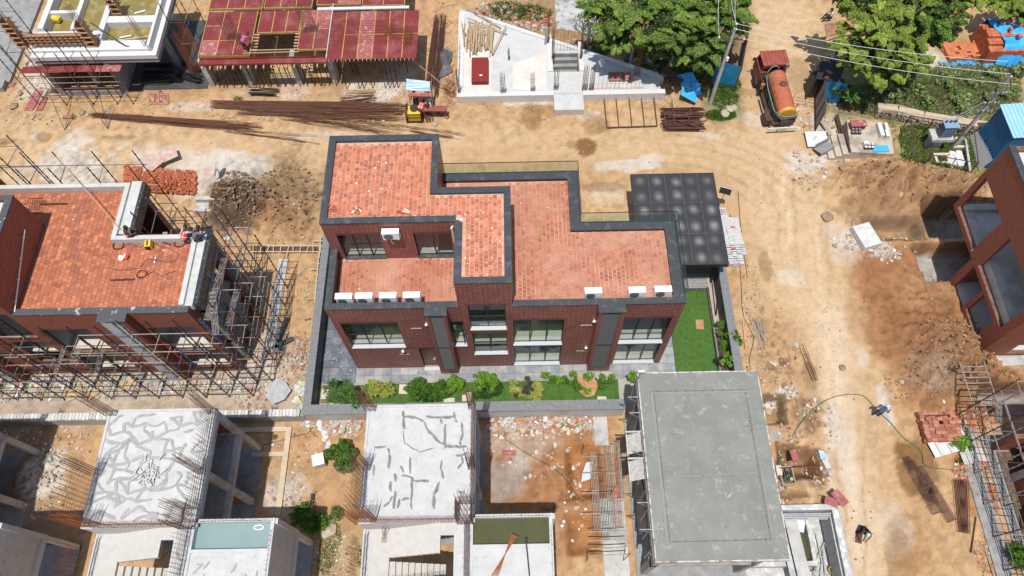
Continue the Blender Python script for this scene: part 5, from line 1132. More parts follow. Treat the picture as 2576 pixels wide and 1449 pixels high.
for x, w_ in ((14.35,.4),(14.85,.75)):
    b = M(); b.obox((x+.2,5.0,-.25),(w_,4.4,.06),rz=.06); build(b, 'plank', CONC, t)
for k,(u,v,r,lb) in enumerate([(2087,1371,.22,'yellow bucket nearest the crossing planks in the sunken tank'),(2097,1411,.2,'yellow bucket in the middle of the sunken tank floor'),(2094,1434,.22,'yellow bucket of slurry at the bottom of the photo'),(2038,1427,.22,'dark bucket of brown water beside the fallen tubes')]):
    p = at(u,v,-1.0); c = M(); c.cur = 0; prof = [(r*.78,0),(r,.34),(r*.93,.34),(r*.8,.1)]; c.lathe((p.x,p.y,-1.29+.02),prof,16); c.cur = 1; c.lathe((p.x,p.y,-1.08),[(r*.82,0),(r*.82,.01)],14)
    c.cur = 0; c.tube([(p.x-r,p.y,-.96),(p.x-r*.7,p.y+.1,-.9),(p.x,p.y+.2,-.88),(p.x+r*.7,p.y+.1,-.9),(p.x+r,p.y,-.96)],.01,4)
    solo(c, 'bucket', [mat('bucket_yellow',(.75,.45,.03),.5) if k < 3 else IRONP, mat('slurry',(.28,.2,.1),.5,(.2,.12,.05),8)], lb, 'bucket', 'buckets in the sunken tank')
b = M(); rn = random.Random(9)
for k in range(16): p = at(rn.uniform(2020,2075), rn.uniform(1380,1449), -1.25); b.obox((p.x,p.y,-1.22+rn.uniform(0,.2)),(rn.uniform(.8,2),.07,.05),rz=rn.choice([1.4,1.5,.5,-.4,1.0])+rn.uniform(-.2,.2))
solo(b, 'form_strip_heap', mat('strip_grey',(.42,.42,.4),.8,(.3,.3,.29),5), 'jumbled grey form strips on the sunken tank floor', 'strip heap', kind='stuff')
b = M(); b.prism(ats([(2005,1300),(2027,1302),(2022,1340),(2000,1336)],-.7),-.75,-.68); solo(b,'plastic_sack',mat('pale_blue_sack',(.5,.6,.65),.5,(.65,.7,.72),3),'pale blue sack floating in the sunken tank','sack')
b = M(); b.prism(ats([(1985,1295),(2000,1297),(2003,1345),(1990,1350)],-.75),-.8,-.74); solo(b,'cement_bag',WHITEP,'white torn cement bag in the sunken tank corner','sack')
b = M(); b.bar(at(2113,1320,.4),at(2135,1420,.4),.04,6); solo(b,'tube',TUBER,'rusty tube lying along the sunken tank formwork','tube')
for u0,v0,u1,v1,w_,lb,z in [(2098,1235,2128,1270,.5,'worn pink board lying at the tank corner, uppermost',.72),(2075,1256,2108,1268,.45,'purple grey board below the pink one at the tank corner',.62),(1993,1132,2003,1160,.36,'narrow worn board standing in the hose curve near the earth pit',.1),(2162,1325+12,2159,1366,.34,'dark red board held by the crouching worker on the road',.05)]:
    b = M(); p, q = at(u0,v0,z), at(u1,v1,z); d = q-p; b.obox(((p.x+q.x)/2,(p.y+q.y)/2,z),(d.length,w_,.03),rz=math.atan2(d.y,d.x)); solo(b,'board',PLYO if 'dark' not in lb else DRUST,lb,'board')
b = M()   # pinkish kerb beams in front of the lined shell
b.box(-13.6,7.6,-.05,-13.3,12.6,.16); b.box(-16.6,12.35,-.05,-13.6,12.62,.16); b.box(-15.4,10.9,-.05,-13.6,11.15,.15); solo(b,'plinth_beam',mat('cream_beam',(.6,.5,.36),.9,(.5,.4,.28),4),'cream plinth beam laid in the earth right of the lined shell','plinth beam')
# ================================================================ RED FORMWORK DECK (top centre)
dk = thing('formwork_deck', 'raised formwork deck of red plywood sheets with yellow tape on black props', 'formwork', (-14.5, 41, 0))
def sheets(x0, y0, x1, y1, z, nx_, ny_):
    w, h = (x1-x0)/nx_, (y1-y0)/ny_
    for i in range(nx_):
        for j in range(ny_):
            s_ = M(); s_.box(x0+i*w+.01, y0+j*h+.01, z, x0+(i+1)*w-.01, y0+(j+1)*h-.01, z+.018+random.uniform(0,.006)); build(s_, 'plywood_sheet', PLYO if random.random() < .1 else PLYR, dk)
    tp = M()
    for i in range(1, nx_): tp.box(x0+i*w-.03, y0+.05, z+.027, x0+i*w+.03, y1-.05, z+.032)
    for j in range(1, ny_): 
        for i in range(nx_):
            if random.random() < .7: tp.box(x0+i*w+.05, y0+j*h-.03, z+.034, x0+(i+1)*w-.05, y0+j*h+.03, z+.038)
    if tp.v: build(tp, 'joint_tape', PLYT, dk)
sheets(-13.1,38.35,-6.72,43.1,3.25,6,2); sheets(-22.35,39.05,-18.75,43.45,3.15,3,3); sheets(-18.45,41.25,-15.45,43.45,3.15,3,1); sheets(-15.3,39.5,-13.2,43.45,3.15,2,2)
sheets(-22.4,43.75,-18.5,49.5,3.15,3,2); sheets(-18.3,43.75,-14.8,49.5,3.15,3,2); sheets(-14.4,44.0,-11.2,49.5,3.2,2,2); sheets(-11.0,43.8,-7.9,49.5,3.2,2,2)
tp = M()
for x0,y0,x1,y1 in ((-22.35,39.05,-18.75,43.45),(-18.45,41.25,-15.45,43.45),(-15.3,39.5,-13.2,43.45),(-22.4,43.75,-18.5,49),(-18.3,43.75,-14.8,49),(-14.4,44.0,-11.2,49),(-11,43.8,-7.9,49)):
    tp.box(x0-.05,y0-.05,3.02,x0-.002,y1,3.2); tp.box(x1+.002,y0-.05,3.02,x1+.05,y1,3.2); tp.box(x0,y0-.05,3.02,x1,y0-.002,3.2)
build(tp, 'edge_batten', PLYT, dk)
b = M(); b.box(-22.4,38.5,2.75,-13.2,38.95,2.9); b.box(-22.4,38.98,2.6,-13.2,39.03,3.0); b.box(-22.5,43.48,2.6,-13,43.72,2.75); b.box(-18.7,39.1,2.6,-18.5,43.4,2.7) ; build(b, 'beam_form', PLYR, dk)
b = M(); x = -22.2
while x < -13.3: b.box(x,38.25,2.6,x+.09,39.1,2.74); x += .55
x = -13.0
while x < -6.8: b.box(x,38.28,3.1,x+.06,43.0,3.24); x += .3
for k in range(6): b.box(-19.0,39.6+k*.3,3.0,-18.3,39.68+k*.3,3.1); b.box(-15.7,39.6+k*.3,3.0,-15.1,39.68+k*.3,3.1)
for y in (39.2, 39.45): b.bar((-19.2,y,3.2),(-15.2,y+.05,3.2),.04)
build(b, 'joist', WOOD, dk)
for i,(x,y) in enumerate([(-22.7,39.1),(-19.75,39.1),(-16.1,39.1),(-13.45,39.1)]):
    b = M(); b.box(x,y,0,x+.35,y+.95,2.6); build(b, 'concrete_fin', CONC, dk)
rn = random.Random(6)
for k in range(46):
    x = -22.0+k*.33+rn.uniform(-.08,.08) if k < 27 else -13.0+(k-27)*.32; y = 39.0+rn.uniform(-.1,.25) if k < 27 else rn.choice([38.6,40.2,41.8])
    b = M(); b.bar((x,y,0),(x,y,1.7),.035,5); b.bar((x,y,1.7),(x,y,2.74 if k < 27 else 3.1),.024,5); b.bar((x,y,1.66),(x,y,1.76),.06,5); build(b, 'prop', STEELB, dk)
cage(dk,-20.1,40.6,3.2,5.6,.9,.3,6,2,mt=RUST); cage(dk,-14.6,41.3,3.2,5.9,.9,.3,6,2,mt=RUST); cage(dk,-13.6,44.6,3.2,6.2,.4,.4,4,3); cage(dk,-9.0,46,3.2,6.4,.4,.4,4,3); cage(dk,-22.9,40,2.6,5.6,.5,.3,5,2,mt=RUSTO)
b = M(); x=-22.3
while x < -13.4: b.bar((x,39.0,2.9),(x+.03,39.05,3.35),.01,3); x += .13
for z in (3.0,3.12,3.25): b.bar((-22.4,39.0,z),(-13.3,39.0,z),.01,3)
for k in range(14): b.bar((-14.5+rn.uniform(-1,1),39.8+k*.18,3.3),(-8.8+rn.uniform(-1,1.5),39.9+k*.17,3.31),.009,3)
build(b, 'loose_rebar', RUSTO, dk)
for k,(u,v,lb) in enumerate([(981,82,'coil of rusty stirrups on the red deck, left one of two'),(1024,95,'larger heap of rusty stirrups near the right edge of the red deck')]):
    b = M(); p = at(u,v,3.3); r_ = random.Random(k)
    for i in range(34+20*k):
        cx,cy = p.x+r_.gauss(0,.22), p.y+r_.gauss(0,.22+.15*k); a = r_.random()*3; w_,h_ = .17,.12; q = [(cx+w_*math.cos(a+t),cy+h_*math.sin(a+t)*1.4,3.3+r_.uniform(0,.25)) for t in (.6,2.5,3.8,5.6,.6)]
        b.tube(q,.012,3)
    solo(b,'stirrup_heap',RUSTO,lb,'stirrup heap','stirrup heaps on the red deck',kind='stuff')
b = M()
for k in range(3):
    for i in range(2): b.bar(at(875+k*0+i*2,143-k*3,3.4),at(1035,138-k*30,3.4),.0,3) if False else None
# white gap plank between the two deck halves
b = M(); b.box(-13.17,38.5,3.22,-13.12,43.9,3.32); b.box(-14.3,43.3,3.2,-7.5,43.55,3.3); build(b, 'white_plank', WHITEP, dk)
# ================================================================ TOP LEFT SHELL with flooded tanks
tl = thing('flooded_slab_house', 'white concrete shell with flooded roof bays, scaffolding and timber formwork in the top left corner', 'unfinished house', (-29.5, 41, 0))
zt = 3.8
b = M(); b.box(-33.95,38.6,zt-.35,-25.05,39.0,zt); b.box(-25.4,39.0,zt-.35,-25.05,46,zt); b.box(-25.62,39.05,zt-.3,-25.42,46,zt+.5); b.box(-34,39.0,zt-.6,-25.62,39.25,zt+.2) 
b.box(-29.3,39.25,zt-.5,-25.62,40.0,zt+.1); b.box(-29.5,40.0,zt-.5,-29.1,46,zt+.35); b.box(-29.1,41.55,zt-.5,-25.62,42.2,zt+.3); b.box(-34,40.4,zt-.5,-29.5,41.0,zt+.1); b.box(-31.6,41.0,zt-.5,-31.3,46,zt+.3); b.box(-33.9,41.0,zt-.5,-33.5,46,zt+.4)
b.box(-33.5,42.6,zt-.5,-31.6,42.9,zt+.3); b.box(-34,39.25,zt-.5,-29.3,40.4,zt-.15)
build(b, 'tank_wall', WHITEP, tl)
b = M(); b.box(-29.1,40.0,zt-.55,-25.62,41.55,zt-.25); b.box(-29.1,42.2,zt-.55,-25.62,46,zt-.2); b.box(-31.3,41.0,zt-.55,-29.5,46,zt-.2); b.box(-33.5,41.0,zt-.55,-31.6,42.6,zt-.4); b.box(-33.5,42.9,zt-.55,-31.6,46,zt-.3); build(b, 'tank_water', WATERY, tl)
b = M(); b.box(-34,38.65,zt-.7,-25.1,46,zt-.56); b.box(-33.9,38.6,0,-33.5,42,zt-.7); b.box(-29.2,38.7,0,-28.85,42,zt-.7); b.box(-31.2,39.2,0,-30.9,39.6,zt-.7); b.box(-34,42,0,-28.85,42.2,zt-.7); b.box(-33.5,38.6,0,-29.2,38.8,.35); b.box(-25.6,41,0,-25.3,41.4,zt-.7)
build(b, 'concrete_frame', DCONC, tl)
b = M(); b.box(-28.8,38.9,0,-22.9,46,.08); build(b, 'shade_dark_floor', mat('shade_dark_concrete', (.045,.047,.05), .6, (.08,.08,.08), 1.5), tl)  # dry floor painted near black, the shade lying here put into its colour
b = M(); b.box(-34.4,39.75,zt+.02,-29.4,39.8,zt+1.0)
for z in (.15,.4,.65,.9): b.box(-34.5,39.62,zt+z,-29.3,39.75,zt+z+.07)
x = -34.4
while x < -29.4: b.box(x,39.55,zt+.0,x+.07,39.62,zt+1.05); x += .4
b.cur = 1; b.box(-34.4,39.82,zt+.02,-29.4,39.86,zt+1.0); build(b, 'beam_formwork', [mat('form_timber',(.33,.14,.06),.8,(.45,.3,.17),5), PLYR], tl)
for k,(x0,x1) in enumerate([(-35.0,-32.1),(-32.2,-29.7),(-29.8,-27.9)]):
    b = M(); b.box(x0,38.0,2.9+.03*(k==1),x1,38.6,2.93+.03*(k==1)); build(b, 'platform_board', PLYR if k < 2 else PLYO, tl)
for x,y,w_,h_ in ((-29.6,39.6,.5,2.2),(-34.6,39.7,.5,2.5),(-28.6,42.8,.5,2.4)):
    b = M(); b.box(x-w_/2,y-.25,zt,x-w_/2+.03,y+.25,zt+h_); b.box(x+w_/2-.03,y-.25,zt,x+w_/2,y+.25,zt+h_)
    z = zt+.2
    while z < zt+h_: b.box(x-w_/2-.1,y-.36,z,x+w_/2+.1,y-.28,z+.07); b.box(x-w_/2-.1,y+.28,z,x+w_/2+.1,y+.36,z+.07); b.box(x-w_/2-.12,y-.3,z+.08,x-w_/2-.04,y+.3,z+.15); z += .42
    build(b, 'column_formwork', mat('form_timber',(0,0,0)), tl); cage(tl,x,y,zt,zt+h_+1.6,.35,.3,4,2)
cage(tl,-25.9,39.5,zt,zt+3.4,.2,.3,2,2,mt=RUSTO); cage(tl,-24.0,40.5,.1,4.2,.5,.5,5,3,mt=RUSTO)
b = M(); b.c=(.75,.55,.05); p = at(142,50,zt-.2); b.obox((p.x,p.y,zt-.1),(.7,.4,.25),rz=-.2); b.obox((p.x,p.y,zt+.05),(.5,.25,.08),rz=-.2); solo(b,'jerrycan',PAINT,'yellow plastic can floating in the small flooded bay','jerrycan')
b = M(); b.bar(at(228,57,5.0),at(320,118,3.95),.045,6); b.bar(at(320,118,3.95),at(324,116,3.95),.09,6); solo(b,'steel_prop',STEELB,'black prop leaning over the front flooded bay','prop')
b = M()
for (u0,v0,u1,v1) in ((337,32,365,25),(300,93,330,88)): p,q = at(u0,v0,zt-.1),at(u1,v1,zt-.1); d=q-p; b.obox(((p.x+q.x)/2,(p.y+q.y)/2,zt-.15),(d.length,.16,.02),rz=math.atan2(d.y,d.x))
b.bar(at(290,102,3.8),at(385,89,3.8),.03,5); build(b,'plank',WHITEP,tl)
ups,leds = [],[]
for x in (-35.2,-33.2,-31.2,-29.4): ups += [(x,37.6,0,5.2),(x+.05,38.3,0,6.6)]
ups += [(-28.2,37.6,0,3.6),(-33.9,36.1,0,.01)]
for z in (1.0,2.3,2.85):
    leds += [((-35.3,37.6,z),(-28.1,37.6,z)),((-35.2,38.3,z),(-29.3,38.3,z))]
for x in (-35.2,-33.2,-31.2,-29.4): leds.append(((x,37.5,2.8),(x+.05,38.5,2.8)))
leds += [(tuple(at(163,328,0)),(-33.2,37.6,3.5)),(tuple(at(272,325,0)),(-31.2,37.6,3.6)),(tuple(at(163,328,0)),tuple(at(184,285,.3))),(tuple(at(272,325,0)),tuple(at(278,270,.4)))]
scaffold('light tube scaffold with red boards in front of the flooded shell', ups, leds, (-31,37.9,0), [IRONP])
ups,leds = [],[]
for x,y in ((-37.5,41),(-36.2,41),(-37.5,43),(-36.2,43),(-24.6,41.5),(-23.5,41.6),(-24.4,44),(-23.4,44)): ups.append((x,y,0,5.8))
for z in (2,4): leds += [((-37.5,41,z),(-36.2,41,z)),((-37.5,43,z),(-36.2,43,z)),((-37.5,41,z),(-37.5,43,z)),((-24.6,41.5,z),(-23.4,41.5,z)),((-24.6,41.5,z),(-24.4,44,z)),((-23.5,41.5,z),(-23.4,44,z))]
scaffold('scaffold tubes standing in the dark gaps either side of the flooded shell', ups, leds, (-30,42,0), [IRONP,TUBEG])
b = M(); b.box(-46,39.0,-.1,-38.2,39.8,.45); b.box(-46,39.8,-.1,-38.0,50,.25); solo(b,'foundation_slab',DCONC,'grey foundation slab at the left edge of the photo near the top','slab')
b = M()
for k in range(22): b.bar((-27.9+rn.uniform(-.1,.1),39.3+k*.09,.15+rn.uniform(0,.5)),(-25.6+rn.uniform(-.2,.2),39.2+k*.09,.15+rn.uniform(0,.5)),.035,5)
solo(b,'prop_pile',STEELB,'pile of black props in the shadow of the flooded shell','prop pile','piles of black steel props')
for (u0,v0,u1,v1,n_p,lb) in ((450,190,508,205,16,'heap of black props beside the dark floor left of the red deck'),(460,160,500,190,8,'upright bundle of black props behind the dark heap'),(632,233,698,236,12,'small bundle of black props lying alone in front of the red deck')):
    b = M(); p, q = at(u0,v0,.1), at(u1,v1,.1)
    for k in range(n_p): o = Vector((rn.uniform(-.1,.1),rn.uniform(-.3,.3),rn.uniform(0,.35))); b.bar(p+o,q+o+Vector((rn.uniform(-.2,.2),rn.uniform(-.15,.15),0)),.035,5)
    solo(b,'prop_pile',STEELB,lb,'prop pile','piles of black steel props')
# ================================================================ WHITE PLINTH with stair pit
pp = thing('white_plinth', 'large white concrete plinth slab tapering to the right along the dirt road', 'plinth', (3.5,40,0))
P = ats([(1150,238),(1160,25),(1205,38),(1640,178),(1668,192),(1674,236)],.6)
zp = .6; b = M(); x_l, y_f = P[0]; 
def clipbox(m, x0,x1,y0,z0,z1):   # strip whose far side follows the slanting edge
    (xa,ya),(xb,yb) = P[2],P[3]; f_ = lambda x: ya+(x-xa)*(yb-ya)/(xb-xa)
    m.prism([(x0,y0),(x1,y0),(x1,f_(x1)),(x0,f_(x0))],z0,z1)
clipbox(b,-4.0,3.1,37.25,-.1,zp); clipbox(b,3.1,5.05,41.2,-.1,zp); b.box(3.1,37.2,-.1,5.05,39.3,zp); clipbox(b,5.05,10.9,37.15,-.1,zp); b.box(3.05,35.7,-.1,5.2,37.2,zp-.05); build(b,'plinth',WCONC,pp)
b = M(); b.box(-4.05,37.0,-.1,3.05,37.4,zp+.1); b.box(5.2,36.95,-.1,11.2,37.35,zp+.1); b.box(-4.05,37.4,-.1,-3.6,45.6,zp+.1)
(xa,ya),(xb,yb) = P[2],P[4]; n=8
for i in range(n):
    a0,a1 = i/n,(i+1)/n; b.prism([(xa+(xb-xa)*a0,ya+(yb-ya)*a0-.35),(xa+(xb-xa)*a1,ya+(yb-ya)*a1-.35),(xa+(xb-xa)*a1,ya+(yb-ya)*a1),(xa+(xb-xa)*a0,ya+(yb-ya)*a0)],zp-.5,zp+.1)
b.box(2.7,39.3,zp,3.08,43,zp+.12); b.box(5.08,39.3,zp,5.4,42.2,zp+.12); build(b,'upstand',WHITEP,pp)
b = M(); b.box(3.1,41.1,-1.1,5.0,41.2,zp-.01); b.box(3.1,39.35,-1.15,5.0,41.1,-1.05)
for k in range(4): b.box(3.12,41.1-.3*(k+1),-1.05,5.0,41.1-.3*k,zp-.35*(k+1))
build(b,'pit_stair',DCONC,pp)
b = M(); b.prism(ats([(1480,222),(1490,215),(1610,210),(1612,222)],.62),zp+.0,zp+.02); build(b,'pink_patch',mat('pinkish_screed',(.58,.45,.38),.9,(.64,.6,.55),1.5),pp)
b = M(); b.prism(ats([(1160,232),(1162,60),(1190,80),(1240,110),(1235,232)],.615),zp+.0,zp+.012); b.prism(ats([(1290,160),(1375,130),(1375,228),(1290,225)],.615),zp+.0,zp+.012); build(b,'stained_screed',mat('stained_screed',(.6,.52,.44),.9,(.66,.64,.6),1.2),pp)
b = M(); (xt,yt) = at(1650,215,.6)[:2]; b.box(10.0,37.4,-.1,11.0,38.5,.2); build(b,'gravel_bay',mat('gravel',(.3,.29,.27),.95,(.5,.49,.46),20),pp)
for u,v,h,w_ in ((1265,235,2.3,.35),(1280,150,1.2,.1),(1340,230,2.0,.3),(1390,150,3.2,.15),(1460,150,3.2,.15),(1398,225,2.2,.3),(1470,228,2.6,.35),(1487,228,2.6,.3),(1155,235,2.6,.15),(1600,190,2.6,.4),(1378,110,3,.12)):
    p = at(u,v,zp); cage(pp,p.x,p.y,zp,zp+h,w_,.15,4,2,mt=IRONP if h < 2.5 else RUST)
meshwall(pp,(5.4,37.5),(9.6,37.5),zp,zp+2.2,.3,.5,hz=.35); meshwall(pp,(3.2,41.4),(5.0,41.4),zp,zp+2.2,.25,.5); meshwall(pp,(-3.9,38),(-3.9,42),zp,zp+1.2,.4,.5)
f = M(); f.box(*at(1532,204,.7)[:2],.66,*at(1586,182,.7)[:2],.74); f.cur=1
(xa,ya),(xb,yb)=at(1532,204,.7)[:2],at(1586,182,.7)[:2]
for q in ((xa,ya,xb,ya+.06),(xa,yb-.06,xb,yb),(xa,ya,xa+.06,yb),(xb-.06,ya,xb,yb),((xa+xb)/2,ya,(xa+xb)/2+.06,yb)): f.box(q[0],q[1],.742,q[2],q[3],.79)
solo(f,'form_panel',[PLYO,WOODG],'framed red form panel lying on the right half of the white plinth','form panel')
sp_ = thing('plywood_stack','neat stack of dark red plywood sheets on the white plinth','plywood stack',tuple(at(1208,205,.6)))
(xa,ya),(xb,yb) = at(1187,212,.65)[:2],at(1226,150,1.1)[:2]
for k in range(12): b = M(); e = random.uniform(-.02,.02); b.box(xa+e,ya+e-.015*k,.66+k*.038,xa+1.22+e,ya+2.35+e-.015*k,.66+k*.038+.03); build(b,'plywood_sheet',mat('dark_red_ply',(.20,.02,.015),.45,(.25,.03,.02),4),sp_)
b = M(); b.c=(.8,.8,.8); b.box(xa+.6,ya+.35,1.115,xa+.78,ya+.5,1.12); build(b,'paper_label',PAINT,sp_)
tp_ = thing('timber_pile','loose pile of pale round timber poles on the white plinth','timber pile',tuple(at(1200,100,.6)))
rn = random.Random(12)
for k in range(44):
    u = 1165+rn.random()*75; L = rn.uniform(45,75); du = rn.uniform(-6,10); v = rn.uniform(50,75)
    if rn.random() < .15: du = rn.choice([-30,35])
    b = M(); z = .72+rn.uniform(0,.4); b.bar(at(u+du,v,z+.05),at(u,v+L,z),.045,6); build(b,'pole',WOOD if rn.random()<.8 else WOODG,tp_)
for q in ((1175,45,1275,85),(1190,25,1260,70)): b = M(); b.bar(at(q[0],q[1],1.1),at(q[2],q[3],.8),.05,6); build(b,'pole',WOOD,tp_)
# ================================================================ STEEL BARS ON THE GROUND
def bundle(u0,v0,u1,v1,n,spread,lb,mt=RUST,z=.15,fan=.3,thick=.012):
    b = M(); rn = random.Random(n*7+int(u0)); p, q = at(u0,v0,z), at(u1,v1,z); d=(q-p).normalized(); a = Vector((-d.y,d.x,0)); L=(q-p).length
    for k in range(n):
        o = rn.uniform(-spread,spread); s0,s1 = rn.uniform(-.02,.2),rn.uniform(-.05,.22); zz = rn.uniform(0,.22*(1-abs(o)/spread))
        P_ = p+d*L*s0+a*o; Q_ = q-d*L*s1+a*(o+rn.uniform(-fan,fan)); mid = (P_+Q_)/2+a*rn.uniform(-.12,.12)
        b.tube([P_+Vector((0,0,zz)),mid+Vector((0,0,zz)),Q_+Vector((0,0,zz))],rn.uniform(thick*.8,thick*1.5),4)
    solo(b,'rebar_bundle',mt,lb,'steel bars','bundles of reinforcing bar on the ground')
bundle(535,262,1012,272,110,.38,'long upper bundle of rusty bars between the red deck and the road'); bundle(600,278,1015,285,80,.34,'middle bundle of rusty bars ending at the yellow machine',fan=.6)
bundle(232,288,640,320,70,.22,'leftmost tapering bundle of rusty bars pointing to the flooded shell'); bundle(230,289,380,300,40,.12,'dense left tip of the tapering bar bundle',mt=DRUST)
bundle(700,290,1010,318,34,.45,'loosely fanned bars nearest the road below the middle bundle',fan=1.0); bundle(1020,322,1165,342,9,.25,'few bent bars beside the back edge of the brick house roof',fan=.2); bundle(560,327,800,350,9,.12,'thin pair of bars lying by the road behind the left pier')
bundle(1108,35,1085,240,70,.45,'upright looking bundle of brown bars right of the red deck',mt=DRUST,fan=.1); bundle(1073,285,1080,308,22,.35,'short cut bars sticking out below the bending table',fan=.1)
bundle(855,250,940,240,12,.2,'red and black steel sections with timber in front of the red deck',mt=DRUST,thick=.03)
b = M()
for k in range(7): p=at(860+rn.uniform(0,10),228+k*4,.25); q=at(935+rn.uniform(0,12),222+k*4+rn.uniform(-4,4),.25); b.bar(p,q,.04)
solo(b,'plank_pile',WOOD,'small pile of pale planks on top of the steel sections','plank pile')
for u,v,lb in ((1132,228,'brown tangle of offcut bars beside the white plinth'),(1205,1130,'thin rusty wire scatter on the earth')):
    if u>1200: continue
    b = M()
    for k in range(150): p=at(u+rn.gauss(0,9),v+rn.gauss(0,20),.1); a=rn.random()*6; L=rn.uniform(.2,.6); b.bar((p.x,p.y,rn.uniform(.05,.4)),(p.x+L*math.cos(a),p.y+L*math.sin(a),rn.uniform(.05,.4)),.012,3)
    solo(b,'bar_tangle',RUSTO,lb,'tangle of bars',kind='stuff')
b = M(); PTS=[(1105,135),(1120,122),(1138,130),(1137,150),(1130,162),(1140,178),(1118,190),(1102,197),(1106,165)]
w_ = ats(PTS,.15); cx=sum(p[0] for p in w_)/9; cy=sum(p[1] for p in w_)/9
R3=[[(cx+(x-cx)*k,cy+(y-cy)*k,.1+.35*(1-k)+rn.uniform(-.08,.1)) for x,y in w_] for k in (1,.66,.33)]
b.add([p for r in R3 for p in r]+[(cx,cy,.35)],[(j*9+i,j*9+(i+1)%9,(j+1)*9+(i+1)%9,(j+1)*9+i) for j in (0,1) for i in range(9)]+[(18+i,18+(i+1)%9,27) for i in range(9)])
solo(b,'grey_tarpaulin',mat('dark_tarpaulin',(.07,.075,.08),.45,(.13,.135,.14),6),'crumpled dark grey tarpaulin beside the white plinth','tarpaulin')
# bar bending stall
stl = thing('work_shelter','small shelter with a blue streaked sheet over the bar cutting bench','shelter',tuple(at(1055,270,0)))
c = [at(1022,198,2.3),at(1082,205,2.3),at(1081,230,2.25),at(1022,228,2.25)]
m_,n_,l_,b_ = nodes('streaked_blue'); g_=wcoord(n_); mp=n_.new('ShaderNodeMapping'); mp.inputs['Scale'].default_value=(.6,5,1); l_.new(g_,mp.inputs[0]); l_.new(mix(n_,l_,(.16,.42,.66),(.62,.68,.7),ramp(n_,l_,noise(n_,l_,1.4,5,mp.outputs[0]),.4,.6)),b_.inputs['Base Color'])
b=M(); b.prism([(p.x,p.y) for p in c],2.27,2.3); build(b,'roof_sheet',m_,stl)
c2=[at(1027,231,2.1),at(1086,232,2.1),at(1085,241,2.1),at(1028,240,2.1)]; b=M(); b.prism([(p.x,p.y) for p in c2],2.0,2.04); build(b,'roof_sheet',PLYO,stl)
b=M()
for p in (c[0],c[1],c2[2],c2[3]): b.bar((p.x,p.y,0),(p.x,p.y,2.2),.03)
build(b,'post',WOODG,stl)
p=at(1092,272,.9); b=M(); b.obox((p.x,p.y,.85),(1.9,.5,.06),rz=-.03); b.box(p.x-.8,p.y-.2,0,p.x-.7,p.y+.2,.8); b.box(p.x+.7,p.y-.2,0,p.x+.8,p.y+.2,.8); solo(b,'work_bench',mat('red_bench',(.22,.05,.035),.7,(.3,.1,.07),5),'reddish timber bench in front of the blue sheeted shelter','bench')
ge=thing('bending_machine','yellow bar bending machine with a black frame and round turntable','machine',tuple(at(1040,288,0))); p=at(1041,272,.9); x,y=p.x,p.y
b=M(); b.obox((x,y-.1,.45),(.9,.8,.7)); build(b,'housing',mat('machine_yellow',(0,0,0)),ge); b=M()
for dx in (-.55,.55): b.box(x+dx-.05,y-.65,0,x+dx+.05,y+.45,.12); b.box(x+dx-.04,y-.65,.85,x+dx+.04,y+.45,.95); b.box(x+dx-.04,y-.65,.1,x+dx+.04,y-.57,.9); b.box(x+dx-.04,y+.37,.1,x+dx+.04,y+.45,.9)
b.box(x-.5,y-.65,.1,x+.5,y-.6,.18); b.box(x-.5,y-.65,.88,x+.5,y-.6,.95); build(b,'frame',BLACKR,ge)
b=M(); b.lathe((x,y,.9),[(.3,0),(.3,.05),(.12,.06),(.1,.1)],16); build(b,'turntable',IRONP,ge)
b=M(); b.bar(at(1010,128,3.2),at(1135,230,.3),.035,5); solo(b,'long_pole',WOODG,'long pole leaning from the red deck down to the white plinth corner','pole')
b=M(); p,q=at(1098,272,.1),at(1128,296,.1); d=q-p; b.obox(((p.x+q.x)/2,(p.y+q.y)/2,.1),(d.length,.3,.04),rz=math.atan2(d.y,d.x)); solo(b,'board',PLYO,'long narrow red board lying beyond the bending bench','board')
# frame and sections by the road
c=[at(1518,232,.25),at(1643,228,.25),at(1653,317,.1),at(1527,321,.1)]; t=thing('steel_grille','large brown steel frame with three cross bars lying on the earth below the plinth','steel frame',tuple(at(1585,275,0)))
for i in range(4): b=M(); b.bar(c[i],c[(i+1)%4],.05,4); build(b,'frame_bar',DRUST,t)
for k in (.24,.5,.75): b=M(); b.bar(c[0].lerp(c[1],k),c[3].lerp(c[2],k),.04,4); build(b,'cross_bar',DRUST,t)
b=M()
for k in range(32): v=272+k*1.7+rn.uniform(-2,2); b.bar(at(1660+rn.uniform(0,16),v,.1+rn.random()*.5),at(1768+rn.uniform(-12,8),v+rn.uniform(-3,6),.1+rn.random()*.4),.045,4)
for u0,v0,u1,v1 in ((1668,270,1675,318),(1738,270,1732,308),(1690,250,1696,310),(1738,270,1770,273),(1692,300,1755,318)): b.bar(at(u0,v0,.6),at(u1,v1,.6),.045,4)
solo(b,'section_pile',DRUST,'criss-crossed pile of brown steel sections at the road corner','steel pile')
for q,lb in (((1662,250,1692,215),'single brown steel tube tilted beside the blue scrap'),((1775,305,1795,275),'leaning brown bar at the foot of the left power pole')):
    b=M(); b.bar(at(q[0],q[1],.05),at(q[2],q[3],.7),.04,4); solo(b,'steel_tube',DRUST,lb,'tube')
